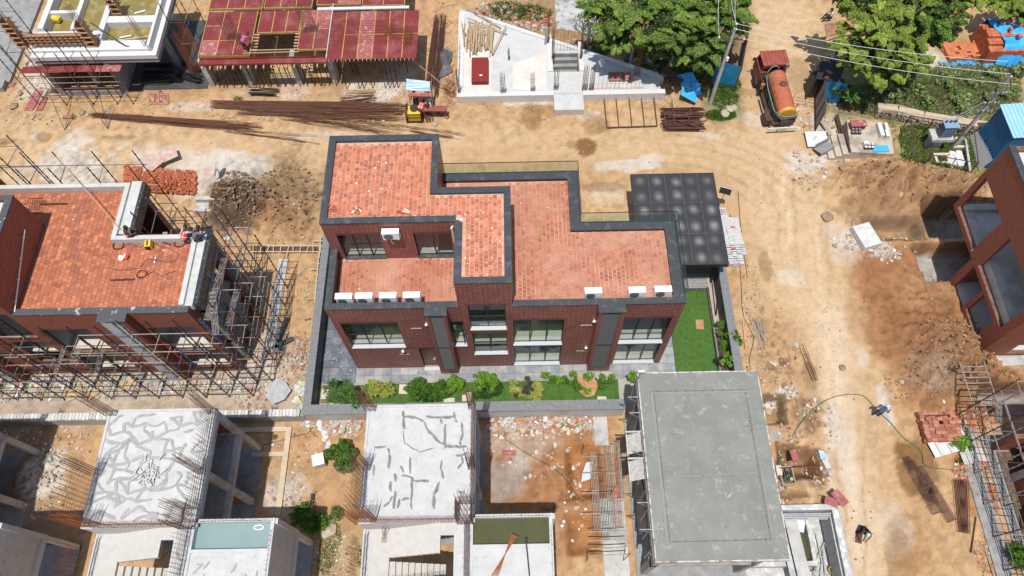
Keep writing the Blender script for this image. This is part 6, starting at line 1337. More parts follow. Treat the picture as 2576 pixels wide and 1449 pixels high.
# ================================================================ SCRAP, GATES, HUT
def corr(p, q, h, mt, par=None, name='corrugated_sheet', lean=(0,0), step=.2, amp=.025):
    """upright ribbed sheet from ground point p to q"""
    b=M(); p=Vector(p); q=Vector(q); d=q-p; L=d.length; d.normalize(); nr=Vector((-d.y,d.x,0)); n=int(L/(step/4)); vs=[]
    for i in range(n+1):
        o = amp*(1 if i%4 in (1,2) else -1); a=p+d*(L*i/n)
        for dz,k in ((0,0),(h,1)):
            for th in (0,.012): vs.append(a+nr*(o+th)+Vector((lean[0]*k,lean[1]*k,dz)))
    b.add(vs,[f for i in range(n) for f in ((i*4,i*4+2,i*4+6,i*4+4),(i*4+1,i*4+5,i*4+7,i*4+3))])
    return build(b,name,mt,par)
gl=thing('site_gate','left leaf of the site gate, blue and dark ribbed sheets beside the power pole','gate',tuple(at(1848,219,0)))
A=at(1789,206,.05);B=at(1847,220,.05);Cc=at(1858,163,.05)
corr((A.x,A.y,.1),(B.x,B.y,.1),2.05,BLUEM,gl); corr((B.x,B.y,.1),(B.x+1.2,B.y+4.0,.1),2.05,mat('sheet_back_grey',(.11,.12,.13),.6,(.16,.17,.18),5),gl)
b=M(); 
for z in (.15,1.1,2.1): b.bar((B.x+.04,B.y,z),(B.x+1.24,B.y+4,z),.035); b.bar((A.x,A.y+.06,z),(B.x,B.y+.06,z),.03)
for k in (0,.33,.66,1): b.bar((B.x+.04+1.2*k,B.y+4*k,0),(B.x+.04+1.2*k,B.y+4*k,2.15),.04)
build(b,'gate_frame',DRUST,gl)
gr=thing('site_gate','right leaf of the site gate, grey ribbed sheet with blue sheet behind, beside the tanker','gate',tuple(at(2051,331,0)))
A=at(2051,330,.05);B=at(2050,252,.05);D_=at(2106,262,.05)
corr((A.x,A.y,.1),(B.x,B.y,.1),2.1,mat('sheet_grey',(.25,.26,.27),.6,(.32,.33,.33),5),gr,step=.16,amp=.015); corr((B.x,B.y,.1),(D_.x,D_.y,.1),2.05,BLUEM,gr)
b=M()
for k in (0,.33,.66,1): p=A.lerp(B,k); b.bar((p.x-.04,p.y,.1),(p.x-.04,p.y,2.15),.035)
b.bar((A.x-.04,A.y,.15),(B.x-.04,B.y,.15),.035); b.bar((A.x-.04,A.y,2.15),(B.x-.04,B.y,2.15),.035); b.obox((B.x,B.y,2.3),(.3,.25,.25)); build(b,'gate_frame',DRUST,gr)
hu=thing('guard_shelter','dark sheet roofed guard shelter under the right tree','shelter',tuple(at(2065,250,0)))
P_=ats([(2066,152),(2128,160),(2112,205),(2052,198)],2.2); b=M(); b.prism(P_,2.16,2.2); build(b,'roof_sheet',BLACKST,hu); b=M()
for x,y in P_: b.bar((x,y,0),(x,y,2.16),.04)
build(b,'post',DRUST,hu); b=M(); x,y=P_[3]; b.box(x+.1,y+.2,0,x+1.2,y+1.2,1.7); build(b,'cabin',BLACKST,hu)
b=M(); b.c=(.05,.42,.75); p=at(1730,225,.3); 
sc=thing('scrap_heap','crumpled bright blue roofing scrap beside the left gate','scrap heap',tuple(at(1730,230,0)))
for (u,v,w_,h_,rx,ry,rz,mt) in ((1735,212,1.4,1.9,.25,.15,.35,BLUEL),(1733,240,1.3,.9,-.35,.3,-.4,BLUEL),(1706,200,.5,2.6,.0,.5,.75,mat('pale_sheet2',(.55,.6,.64),.4)),(1752,222,.7,.8,.5,.3,.1,BLUEL)):
    k=M(); p=at(u,v,.5); k.obox((p.x,p.y,.45),(w_,h_,.02),rx,ry,rz); 
    for i in range(6): k.obox((p.x,p.y,.47),(.03,h_,.03),rx,ry,rz) if False else None
    for i in range(5):
        R=rotm(rx,ry,rz); o=R@Vector((-w_/2+w_*(i+.5)/5,0,.02)); k.obox((p.x+o.x,p.y+o.y,.45+o.z),(.05,h_,.03),rx,ry,rz)
    build(k,'roof_sheet',mt,sc)
b=M(); p=at(1692,190,.8); b.obox((p.x,p.y,.8),(1.7,.7,.06),0,.2,-.75); solo(b,'rusty_panel',DRUST,'rust red metal panel propped above the blue scrap','panel')
# ================================================================ TANKER TRUCK
RW = at(1965,322,0.0)
tk_ = thing('tanker_truck','orange water tanker lorry with red cab and yellow tank end on the road','truck',(0,0,0))
TO = mat('tank_orange',(.50,.15,.07),.6,(.40,.115,.055),1.2,c3=(.2,.07,.04),s3=2.5,lo3=.62,hi3=.72); TR = mat('cab_red',(.36,.085,.055),.55,(.24,.06,.045),2,c3=(.42,.18,.13),s3=4,lo3=.6,hi3=.75)
TY = mat('tank_yellow',(.58,.30,.03),.5,(.55,.28,.03),4); DK = mat('chassis',(.03,.03,.03),.8,(.08,.06,.05),8); GH = mat('hose_green',(.1,.2,.16),.6,(.14,.26,.2),3)
# local axes: x to the right, y forward (up in the photo), origin on the road under the rear bumper
def add(m_,name,mt,par=tk_,**k): return build(m_,name,mt,par,**k)
b=M(); b.lathe((.12,.1,1.85),[(.42,0),(.66,.07),(.71,.2),(.71,4.15),(.66,4.3),(.4,4.37)],28,Vector((0,1,0)))
tank=add(b,'tank',TO,smooth=False)
b=M(); b.lathe((.12,.09,1.85),[(.4,0),(.64,-.0),(.68,.08),(.722,.2),(.722,.26),(.6,.27)],28,Vector((0,1,0))); build(b,'tank_end',TY,tank)
b=M()
for y in (1.2,2.3,3.4): b.lathe((.12,y,1.85),[(.7,0),(.72,.01),(.72,.06),(.7,.07)],28,Vector((0,1,0)))
build(b,'tank_band',TO,tank)
b=M(); b.lathe((.15,2.75,2.55),[(.28,-.02),(.28,.07),(.3,.08),(.3,.11),(.05,.13)],18); b.tube([(.38,2.75,2.6),(.42,2.75,2.68),(.38,2.85,2.62)],.02,5); build(b,'manhole',mat('hatch_rust',(.17,.07,.05),.7,(.12,.05,.04),5),tank)
b=M(); b.box(-.85,-.1,.75,-.65,6.0,.95); b.box(.65,-.1,.75,.85,6.0,.95)
for y in (0,1.2,2.4,3.6,4.6): b.box(-.65,y,.78,.65,y+.15,.92)
for y in (.8,2.4,3.8): b.box(-.8,y,.95,-.5,y+.2,1.5); b.box(.6,y,.95,.95,y+.2,1.5)
b.box(-1.1,.2,1.0,-.95,3.2,1.08); b.box(-1.0,3.9,.7,.9,4.6,1.6); b.box(-.9,4.1,1.6,.6,4.4,2.0); build(b,'chassis',DK,tk_)
b=M(); b.box(-1.15,-.35,.55,1.2,-.25,.75); build(b,'rear_bumper',WHITEP,tk_)
b=M(); b.box(-.25,-.2,.9,.5,.45,1.35); b.bar((-.1,.1,1.2),(-.3,-.35,1.2),.06); b.bar((.4,.3,1.6),(.4,-.1,1.2),.08,8); build(b,'pump',DK,tk_)
for x,y in ((-1.0,.9),(.95,.9),(-1.05,5.15),(1.0,5.15)):
    n2 = 2 if y < 2 else 1; w=M(); ww=.26*n2; w.lathe((x-ww/2,y,.5),[(.3,0),(.47,0),(.5,.05),(.5,ww-.05),(.47,ww),(.3,ww)],20,Vector((1,0,0)))
    wo=add(w,'wheel',DK); t_=M(); t_.lathe((x-ww/2-.01,y,.5),[(.28,0),(.28,ww+.02),(.1,ww+.03)],14,Vector((1,0,0))); build(t_,'rim',DRUST,wo)
b=M(); b.box(-1.25,.35,1.0,-.78,1.5,1.05); b.box(.78,.35,1.0,1.2,1.5,1.05); b.box(-1.25,.3,.6,-.8,.35,1.05); build(b,'mudguard',DRUST,tk_)
cab=M(); 
cab.add([(-1.05,4.75,.9),(1.05,4.75,.9),(1.08,6.45,.8),(-1.08,6.45,.8),(-1.05,4.75,1.9),(1.05,4.75,1.9),(1.08,6.5,1.9),(-1.08,6.5,1.9)],[(3,2,1,0),(0,1,5,4),(1,2,6,5),(2,3,7,6),(3,0,4,7),(4,5,6,7)])
for x in (-1.02,.94): cab.box(x,4.78,1.9,x+.08,4.9,2.75); cab.bar((x+.04,6.42,1.9),(x+.04,6.1,2.75),.045); cab.box(x,5.5,1.9,x+.08,5.58,2.75)
cab.box(-1.0,4.76,2.3,1.0,4.8,2.75)
cabo=add(cab,'cab',TR)
b=M(); n=10
for i in range(n+1):
    pass
vs=[];rows=8
for j in range(rows+1):
    for i in range(13):
        a=i/12*2-1; q_=j/rows; vs.append((a*1.06, 4.68+q_*1.6, 2.76+.13*(1-a*a)**.5*(.5+.5*math.sin(PI*min(1,q_*1.1+.05)))))
b.add(vs,[(j*13+i,j*13+i+1,(j+1)*13+i+1,(j+1)*13+i) for j in range(rows) for i in range(12)])
for x in (-.75,-.45,-.15,.15,.45,.75): b.box(x-.015,4.75,2.82,x+.015,6.15,2.895)
b.box(-1.06,4.66,2.7,1.06,4.7,2.8); b.box(-1.06,6.26,2.72,1.06,6.3,2.82); build(b,'cab_roof',TR,cabo)
b=M(); b.box(-.6,4.745,2.0,.6,4.755,2.4); build(b,'rear_window',glass('cab_glass',(.2,.22,.22),.1),cabo); b=M(); b.obox((0,6.33,2.32),(1.9,.02,.85),rx=.36); build(b,'windscreen',glass('cab_glass'),cabo)
b=M(); b.box(-.75,5.0,1.3,.75,5.4,1.95); b.box(-.7,4.98,1.9,-.1,5.1,2.4); b.box(.1,4.98,1.9,.7,5.1,2.4); build(b,'seat',BLACKR,cabo)
for x in (-1.3,1.3):
    b=M(); b.bar((x*.8,6.2,2.2),(x,6.25,2.1),.015); b.box(x-.1,6.22,1.8,x+.1,6.26,2.15); build(b,'mirror',DK,cabo)
b=M(); b.box(.72,4.45,1.2,.82,4.55,2.9); b.box(.66,4.4,2.6,.92,4.66,2.95); build(b,'exhaust',mat('exhaust_metal',(.4,.4,.4),.5,(.1,.1,.1),5,metal=.4),tk_)
for k in range(3):
    b=M(); o=k*.09; b.tube([(-.6-o*.3,4.3,2.0),(-.72-o*.4,3.9,1.9+o),(-.78-o*.3,3.0,1.75+o),(-.78-o*.3,1.6,1.7+o),(-.76-o*.3,.6,1.7+o),(-.6,.1,1.75+o),(-.25,-.12-o*.3,1.75+o),(.35,-.14-o*.3,1.78+o),(.8,-.08-o*.2,1.8+o),(.88,.1,1.8+o)],.05,7); build(b,'hose',GH,tk_,smooth=True)
b=M(); b.tube([(-.6,4.3,1.8),(-.62,4.45,2.3),(-.4,4.55,2.7),(-.1,4.6,2.8),(.25,4.6,2.5),(.3,4.55,1.9)],.055,7); b.tube([(-.65,3.6,1.9),(-.45,3.9,2.4),(-.1,4.05,2.58)],.045,6); build(b,'hose',GH,tk_,smooth=True)
b=M(); b.lathe((-1.0,3.65,1.2),[(.14,0),(.17,.5),(.13,.52)],10); build(b,'red_canister',TO,tk_)
b=M(); 
for x,y in ((-.5,2.2),(-.45,1.5),(-.48,3.0)): b.tube([(x,y,2.25),(x-.12,y,2.45),(x-.02,y+.1,2.5)],.018,5)
for x,y in ((1.0,.9),(1.02,1.9)): b.bar((x,y,1.3),(x+.18,y+.35,1.9),.025)
build(b,'hook',DRUST,tk_)
tk_.location=(19.12,33.85,0.02); tk_.rotation_euler.z=math.radians(2.5); tk_.scale=(.9,.85,.86)
# ================================================================ POWER POLES AND WIRES
def crossarm(m_,c,L,a,r=.05): d=Vector((math.cos(a),math.sin(a),0))*L/2; m_.bar(c-d,c+d,r,4)
p1=at(1785,263,0); pl1=thing('power_pole','square concrete power pole between the scrap heap and the left gate','power pole',tuple(p1))
b=M(); b.bar(p1,(p1.x,p1.y,7.3),.16,4,.1); build(b,'pole',CONC,pl1)
b=M(); c=Vector((p1.x,p1.y,6.35)); crossarm(b,c,1.7,-.12); b.bar((p1.x,p1.y,6.2),(p1.x,p1.y,7.6),.04); build(b,'crossarm',DRUST,pl1)
WA=[Vector((p1.x+.02,p1.y,7.65)),Vector((p1.x+.1,p1.y,7.2)),Vector((p1.x+.8,p1.y-.1,6.45)),Vector((p1.x-.8,p1.y+.1,6.45))]
b=M()
for q in WA: b.lathe(q-Vector((0,0,.1)),[(.03,0),(.06,.03),(.03,.08),(.06,.11),(.02,.15)],8)
b.lathe((p1.x+.1,p1.y-.2,4.6),[(.09,0),(.09,.3),(.02,.32)],10); build(b,'insulator',WHITE,pl1)
p2=at(2395,372,0); pl2=thing('power_pole','power pole carrying fuse brackets beside the transformer','power pole',tuple(p2))
b=M(); b.bar(p2,(p2.x,p2.y,7.1),.15,4,.09); build(b,'pole',CONC,pl2)
b=M()
for z,L in ((7.0,1.6),(5.6,1.3),(4.7,1.4),(3.9,1.2),(1.6,.8)): crossarm(b,Vector((p2.x,p2.y-.1,z)),L,1.2 if z>6 else .1,.04)
b.bar((p2.x-.3,p2.y+.6,7.0),(p2.x-.3,p2.y+.6,7.6),.03); b.bar((p2.x,p2.y,3),(p2.x-.6,p2.y+.0,1.0),.03); build(b,'crossarm',DRUST,pl2)
b=M()
for z in (5.6,4.7,3.9):
    for dx in (-.45,-.15,.2,.45): b.lathe((p2.x+dx,p2.y-.15,z+.03),[(.04,0),(.07,.05),(.04,.12),(.07,.17),(.03,.22)],8)
build(b,'insulator',mat('insulator',(.12,.11,.11),.3,(.5,.5,.5),6),pl2)
def wire(p,q,sag,lb,r=.02,mt=None,gp='overhead wires between the two power poles'):
    b=M(); b.tube([p.lerp(q,i/16)-Vector((0,0,sag*4*(i/16)*(1-i/16))) for i in range(17)],r,4); solo(b,'overhead_wire',mt or mat('wire_pale',(.5,.5,.5),.5),lb,'wire',gp)
EN=[Vector((p2.x-.3,p2.y+.75,7.6)),Vector((p2.x+.0,p2.y+.2,7.1)),Vector((p2.x+.25,p2.y-.6,7.0))]
for k in range(3): wire(WA[k],EN[k],.45,['topmost of the three pale wires strung from pole to pole over the tanker','middle one of the three pale wires strung over the tanker','lowest of the three pale wires passing just above the tanker cab'][k])
for k,(u,v) in enumerate(((1810,-40),(1838,-40),(1852,-40))): q=at(u,v,7.2); wire(WA[3] if k==0 else WA[k-1],q,.3,['leftmost wire running up over the trees from the left pole','middle wire running up over the trees from the left pole','right wire running up over the trees from the left pole'][k],.018,gp='wires over the trees')
tf=thing('transformer','blue grey transformer on a concrete pedestal inside the fenced green yard','transformer',tuple(at(2345,372,0)))
pb=at(2345,368,0); b=M(); b.obox((pb.x,pb.y,.55),(.7,.5,1.1)); b.obox((pb.x,pb.y,1.2),(1.5,1.0,.25)); b.obox((pb.x-.5,pb.y,.5),(.25,.4,1.0)); build(b,'pedestal',CONC,tf)
b=M(); b.obox((pb.x+.1,pb.y,1.9),(.85,.6,1.0)); b.cur=1; b.obox((pb.x+.1,pb.y,2.42),(1.0,.75,.06))
for k in range(6): b.obox((pb.x-.25+k*.14,pb.y-.36,1.85),(.04,.12,.75))
build(b,'transformer_tank',[mat('trafo_dark',(.06,.07,.09),.5,(.1,.11,.13),5),mat('trafo_lid',(.22,.33,.48),.4)],tf)
b=M()
for k in (-.25,.05,.35): b.lathe((pb.x+k,pb.y+.1,2.44),[(.05,0),(.07,.06),(.04,.12),(.07,.18),(.02,.25)],8)
build(b,'bushing',DRUST,tf)
for k in range(3): wire(Vector((pb.x-.25+k*.3,pb.y+.1,2.7)),Vector((p2.x-.5+.1*k,p2.y-.1,4.9-.35*k)),.1,['upper drop wire from the pole to the transformer','middle drop wire from the pole to the transformer','lower drop wire from the pole to the transformer'][k],.025,gp='drop wires to the transformer')
fc=thing('yard_fence','brown pipe frame fence round the green transformer yard','fence',tuple(at(2390,420,0)))
FP=[at(2292,291,1.6),at(2350,300,1.6),at(2449,317,1.6),at(2462,410,1.6),at(2345,390,1.6),at(2297,392,1.6)]
for i in range(6):
    q=FP[i]; b=M(); b.bar((q.x,q.y,0),q,.04,5); build(b,'post',DRUST,fc); 
    b=M(); b.bar(q,FP[(i+1)%6],.035,5); build(b,'rail',DRUST,fc)
b=M(); b.bar(at(2388,388,1.5),at(2350,425,0),.03); b.bar(at(2406,396,1.5),at(2380,440,0),.03); build(b,'stay',DRUST,fc)
for u,v,lb in ((2410,362,'square concrete frame block nearest the power pole foot'),(2367,402,'square concrete frame block at the front of the green yard')):
    p=at(u,v,.1); b=M(); b.box(p.x-.5,p.y-.45,0,p.x+.5,p.y-.28,.3); b.box(p.x-.5,p.y+.28,0,p.x+.5,p.y+.45,.3); b.box(p.x-.5,p.y-.28,0,p.x-.33,p.y+.28,.3); b.box(p.x+.33,p.y-.28,0,p.x+.5,p.y+.28,.3); solo(b,'concrete_frame_block',mat('cream_concrete',(0,0,0)),lb,'block')
b=M(); rn=random.Random(31)
for k in range(9): u,v=rn.choice([(2398,395),(2412,402),(2405,415)]); p=at(u+rn.uniform(-5,5),v+rn.uniform(-8,8),.2); b.obox((p.x,p.y,.15+rn.random()*.2),(.35,1.1,.15),rz=rn.uniform(-.2,.2),rx=rn.uniform(-.1,.1))
solo(b,'concrete_post_pile',WHITEP,'pile of white concrete posts in the green yard','post pile')
b=M(); p,q=at(2427,352,.3),at(2440,432,.3); b.bar(p,q,.12,4); solo(b,'concrete_post',CONC,'long thin concrete post lying across the green yard','post')
b=M(); corr(tuple(at(2440,345,.1)),tuple(at(2462,428,.1)),.9,mat('sheet_grey',(0,0,0)),None,'leaning_sheet',lean=(.5,.2)); o=bpy.data.objects['leaning_sheet']; props(o,'grey ribbed sheet leaning by the blue shed wall','sheet')
sw=thing('rubble_wall','low rubble stone wall with a pale mortar top crossing the scrubland','wall',tuple(at(2330,300,0)))
SWP=ats([(2205,283),(2255,288),(2320,305),(2400,318),(2480,330)],.4)
b=M(); t_=M(); rn=random.Random(13)
for (xa,ya),(xb,yb) in zip(SWP,SWP[1:]):
    L=math.hypot(xb-xa,yb-ya); nx_,ny_=-(yb-ya)/L,(xb-xa)/L
    t_.prism([(xa-nx_*.02,ya-ny_*.02),(xb-nx_*.02,yb-ny_*.02),(xb+nx_*.6,yb+ny_*.6),(xa+nx_*.6,ya+ny_*.6)],-.1,.75)
    for k in range(int(L/.28)):
        a=(k+.5)*.28/L
        for z in (.12,.36,.58): b.c=rn.choice([(.3,.25,.19),(.22,.19,.15),(.38,.31,.24)]); b.rock((xa+(xb-xa)*a-nx_*.03,ya+(yb-ya)*a-ny_*.03,z),.17,.8,rn)
build(t_,'wall_core',mat('mortar_top',(.55,.43,.31),.95,(.45,.34,.24),4,bmp=.4),sw); build(b,'stone_face',RUB,sw,kind='stuff')
# raised concrete platform with steps
pf=thing('concrete_platform','raised concrete platform with three steps holding small moulds, right of the road','platform',tuple(at(2190,350,0)))
z=.85; P_=ats([(2130,301),(2175,299),(2240,322),(2249,388),(2140,382)],z); b=M(); b.prism(P_,0,z); build(b,'platform',mat('buff_concrete',(.52,.44,.35),.9,(.44,.37,.3),3,c3=(.3,.26,.21),s3=.8),pf)
(xa,ya),(xb,yb)=P_[4],P_[0]
for k in range(3):
    zz=z-(k+1)*.21; b=M(); b.prism([(xa-.42*(k+1),ya-.02),(xa-.42*k,ya-.02),(xa-.42*k-.02,ya+1.75),(xa-.42*(k+1)-.02,ya+1.75)],0,zz); build(b,'step',mat('buff_concrete',(0,0,0)),pf)
b=M(); b.box(xa-.06,ya,z,xa+.03,ya+1.7,z+.06); build(b,'nosing',DRUST,pf)
rn=random.Random(17)
k_=0
for (u,v,nx_,ny_,lb) in ((2146,325,3,2,'upper group'),(2178,363,3,2,'lower group')):
    for i in range(nx_):
        for j in range(ny_):
            p=at(u+i*8.5,v+j*7.5,z+.15); t=thing('cube_mould','cube mould in the %s on the platform, %s row, %s from the left'%(lb,['upper','lower'][j],['first','second','third'][i]),'cube mould',(p.x,p.y,z),'cube moulds on the concrete platform')
            b=M(); b.box(p.x-.1,p.y-.1,z,p.x+.1,p.y+.1,z+.2); build(b,'mould',IRONP,t); b=M(); b.box(p.x-.085,p.y-.085,z+.2,p.x+.085,p.y+.085,z+.215); build(b,'concrete_cube',mat('cube_grey',(.2,.2,.19),.9) if j+ (lb=='upper group')*5>4 else WHITEP,t)
b=M(); b.c=None; p=at(2217,372,z+.15); corr((p.x-.5,p.y-.3,z+.15),(p.x+.55,p.y-.35,z+.15),.02,BLUEL,None,'blue_sheet_flat'); o=bpy.data.objects['blue_sheet_flat']; props(o,'bright blue ribbed sheet lying on the platform','sheet')
b=M()
for i in range(8): b.obox((p.x-.5+i*.14,p.y,z+.08),(.13,.55,.02)); b.obox((p.x-.5+i*.14,p.y,z+.1),(.03,.55,.04))
solo(b,'blue_sheet',BLUEL,'bright blue ribbed sheet beside the lower moulds on the platform','sheet')
bpy.data.objects.remove(bpy.data.objects['blue_sheet_flat'])
for (u,v,sx,sy,lb) in ((2216,325,.28,1.15,'tall white battery bench on the platform, left one'),(2230,318,.22,.6,'small white box at the rear right of the platform'),(2232,335,.24,.6,'small white box at the right of the platform'),(2178,364-5,.3,.25,'lone white cube on the platform')):
    p=at(u,v,z+.3); b=M(); b.box(p.x-sx/2,p.y-sy/2,z,p.x+sx/2,p.y+sy/2,z+.35); solo(b,'white_box',WHITEP,lb,'box','white boxes on the platform')
b=M(); p=at(2160,310,z+.4); b.obox((p.x,p.y,z+.42),(1.1,.6,.04)); b.box(p.x-.5,p.y-.25,z,p.x-.35,p.y+.25,z+.4); b.box(p.x+.35,p.y-.25,z,p.x+.5,p.y+.25,z+.4); solo(b,'makeshift_table',PLYO,'pinkish board on two blocks at the back of the platform','table')
for lb,u0,v0,u1,v1,n in (('fan of dark tubes lying beside the platform steps',2105,290,2122,350,14),('pale plank offcuts behind the right gate leaf',2060,300,2094,336,5)):
    b=M()
    for k in range(n): b.bar(at(u0+rn.uniform(-4,4),v0+rn.uniform(-4,4),.3),at(u1+rn.uniform(-9,9),v1+rn.uniform(-6,6),.1),.035 if n>6 else .07,4)
    solo(b,'tube_pile',IRONP if n>6 else WOODG,lb,'pile')
b=M(); p=at(2054,351,.2); b.obox((p.x,p.y,.25),(1.5,1.3,.05),rx=.05); b.bar((p.x-.2,p.y-.1,.28),(p.x-.1,p.y+.05,.55),.06,8); b.bar((p.x-.75,p.y+.62,.3),(p.x+.95,p.y+.62,.3),.03); solo(b,'mixing_tray',WHITEP,'white mixing tray with pipe stub beside the road','tray')
b=M(); p=at(2073,372,.3); b.obox((p.x,p.y,.35),(1.3,.8,.03),rx=-.3,rz=.5); b.obox((p.x-.15,p.y+.3,.5),(1.3,.03,.45),rz=.5); b.obox((p.x+.2,p.y-.3,.3),(1.3,.03,.3),rz=.5); solo(b,'metal_trough',mat('trough_metal',(.4,.4,.4),.6,(.28,.28,.27),5,metal=.3),'tilted grey metal trough at the foot of the platform','trough')
b=M(); p=at(2177,596,.2); b.obox((p.x,p.y,.28),(1.25,1.75,.4),rz=.28,taper=.97); solo(b,'concrete_block',mat('white_block',(.62,.62,.6),.9,(.5,.5,.48),3,bmp=.4),'big pale concrete block lying on the earth right of the road','concrete block')
# blue shed
sh=thing('blue_shed','blue corrugated sheet shed behind the right brick house','shed',tuple(at(2500,400,0)))
A=at(2478,424,0);B=at(2469,348,0); hT=aT=0
x0=A.x; y0=A.y; y1=B.y; ht=3.4
corr((x0,y0,0),(x0,y1,0),ht,mat('shed_blue',(.015,.13,.3),.5,(.02,.17,.36),2),sh,step=.25,amp=.02); corr((x0+6,y0,0),(x0,y0,0),ht,mat('shed_blue',(0,0,0)),sh,step=.25)
b=M(); n=28
for i in range(n): b.box(x0-.1+i*.25,y0-.1,ht+.02+i*.02,x0+.13+i*.25,y1+.1,ht+.05+i*.02); b.box(x0+.1+i*.25,y0-.1,ht+.03+i*.02,x0+.15+i*.25,y1+.1,ht+.09+i*.02)
build(b,'roof_sheet',mat('pale_blue_roof',(.3,.55,.72),.4,(.36,.6,.75),2),sh)
# brick stack under blue tarpaulin
bs=thing('brick_stack','tall stack of hollow red bricks half covered by a bright blue tarpaulin','brick stack',tuple(at(2470,120,0)))
BRK=vmat('stack_brick',.85,.2,.2,8)
BM=[]
for k in range(5): t=M(); t.c=random.choice([(.56,.19,.09),(.6,.22,.11),(.50,.16,.08),(.58,.19,.09)]); t.box(-.145,-.095,0,.145,.095,.19); BM.append(t.mesh('brick',BRK))
rn=random.Random(19); cnt=0
def bstack(u,v,cols,rows,layers,z0=0,rz=.1):
    global cnt
    p=at(u,v,0); ca,sa=math.cos(rz),math.sin(rz)
    for i in range(cols):
        for j in range(rows):
            top=layers-(1 if rn.random()<.08 else 0)
            for z in range(top):
                if z<top-1 and 0<i<cols-1 and 0<j<rows-1: continue
                if cnt>=290: continue
                dx,dy=(i-cols/2)*.3,(j-rows/2)*.2
                share(None,'brick',bs,(p.x+dx*ca-dy*sa,p.y+dx*sa+dy*ca,z0+z*.2),rz+rn.uniform(-.03,.03),mesh=rn.choice(BM)); cnt+=1
bstack(2430,130,11,8,2); bstack(2380,120,3,5,1,rz=.4)
cm=M(); p=at(2514,136,0)
for i in range(12):
    for j in range(10):
        hgt=9-abs(j-5)//2-(i>9)*3
        for z in range(hgt):
            if z<hgt-1 and 0<i<11 and 0<j<9: continue
            cm.c=rn.choice([(.48,.15,.08),(.42,.125,.06),(.54,.18,.09)]); cm.box(p.x-1.8+i*.3+.008,p.y-1.1+j*.28+.008,z*.2,p.x-1.8+i*.3+.292,p.y-1.1+j*.28+.272,z*.2+.19)
build(cm,'stacked_bricks',BRK,bs,kind='stuff')
g=M(); k=22; vs=[]; rn=random.Random(3)
for j in range(k+1):
    for i in range(k+1):
        a,b_=i/k,j/k; x=p.x-1.0+a*3.6; y=p.y-1.5+b_*3.9; hz=1.86+.12*math.sin(a*9)*math.cos(b_*8)+rn.uniform(-.05,.05)-.25*abs(b_-.5)*2
        if b_<.16: hz=max(.1,hz-(.16-b_)*9-.1); y+=.12*rn.random()
        if b_>.9: hz-=(b_-.9)*14
        if a>.92: hz-=(a-.92)*14
        vs.append((x+.25*math.sin(b_*6)*(1-a),y,max(.06,hz)))
g.add(vs,[(j*(k+1)+i,j*(k+1)+i+1,(j+1)*(k+1)+i+1,(j+1)*(k+1)+i) for j in range(k) for i in range(k)]); solo(g,'blue_tarpaulin',mat('tarp_blue',(.03,.33,.78),.5,(.06,.45,.88),3,c3=(.015,.18,.5),s3=1.6,lo3=.55,hi3=.75),'bright blue tarpaulin draped over the tall brick stack','tarpaulin',smooth=True)
for k in range(16): share(None,'brick',bs,(p.x-.7+rn.random()*2.8,p.y-.6+rn.random()*2.6,1.95),rn.random()*3,mesh=rn.choice(BM))
b=M(); q=at(2428,160,.1)
for k in range(26): b.rock((q.x+rn.gauss(0,.7),q.y+rn.gauss(0,.12),.1),rn.uniform(.12,.28),.4,rn)
q=at(2492,163,.1)
for k in range(16): b.rock((q.x+rn.gauss(0,.35),q.y+rn.gauss(0,.12),.12),rn.uniform(.12,.28),.4,rn)
solo(b,'tarpaulin_scraps',mat('tarp_blue',(0,0,0)),'torn blue tarpaulin scraps on the ground below the brick stack','tarpaulin scraps',kind='stuff')
# brick heap behind the unfinished house
bh=thing('brick_heap','tumbled stack of red bricks by the road behind the unfinished house','brick heap',tuple(at(400,450,0)))
cnt2=0; rn=random.Random(23); BM2=[]
for k in range(5): t=M(); t.c=rn.choice([(.40,.12,.06),(.46,.15,.07),(.34,.1,.05),(.5,.19,.1)]); t.box(-.12,-.06,0,.12,.06,.08); BM2.append(t.mesh('brick',BRK))
sm=M()
for k in range(1000):
    a,b_=rn.random(),rn.random(); u=315+a*178; v=418+b_*58+a*14
    if v>470+10*a and rn.random()<.5: continue
    e=max(0,1-abs(a-.5)*1.6)*max(0,1-abs(b_-.5)*1.4); zz=.02+e*1.0*rn.uniform(.8,1); p=at(u,v,zz)
    al=(0.1 if a<.5 else -.9)+rn.uniform(-.12,.12)
    if k<295: share(None,'brick',bh,(p.x,p.y,zz),al,mesh=rn.choice(BM2))
    else: sm.c=rn.choice([(.40,.12,.06),(.46,.15,.07),(.34,.1,.05)]); sm.obox((p.x,p.y,zz*.9),(.24,.12,.09),rx=rn.uniform(-.2,.2),rz=al)
build(sm,'loose_bricks',BRK,bh,kind='stuff')
b=M(); b.obox(tuple(at(400,400,.5)),(2.6,.9,.04),.1,-.1,.45); b.obox(tuple(at(385,415,.5)),(.9,.3,.05),0,.1,1.1); b.obox(tuple(at(398,414,.55)),(1.3,.25,.05),0,0,.9); solo(b,'torn_sheet',mat('pale_torn_sheet',(.5,.47,.42),.8,(.5,.25,.18),3),'pale torn sheet and pink strips lying on the brick heap','sheet')
b=M(); b.bar(at(558,450,.0),at(545,420,1.3),.03); b.obox(tuple(at(543,424,1.2)),(.1,.7,.85),0,.5,.1); b.bar(at(578,427,0),at(579,395,.6),.03); solo(b,'notice_board',mat('board_white',(.55,.55,.55),.6,(.35,.35,.36),14),'small pale notice board on a stick beside the dark soil heap','notice board')
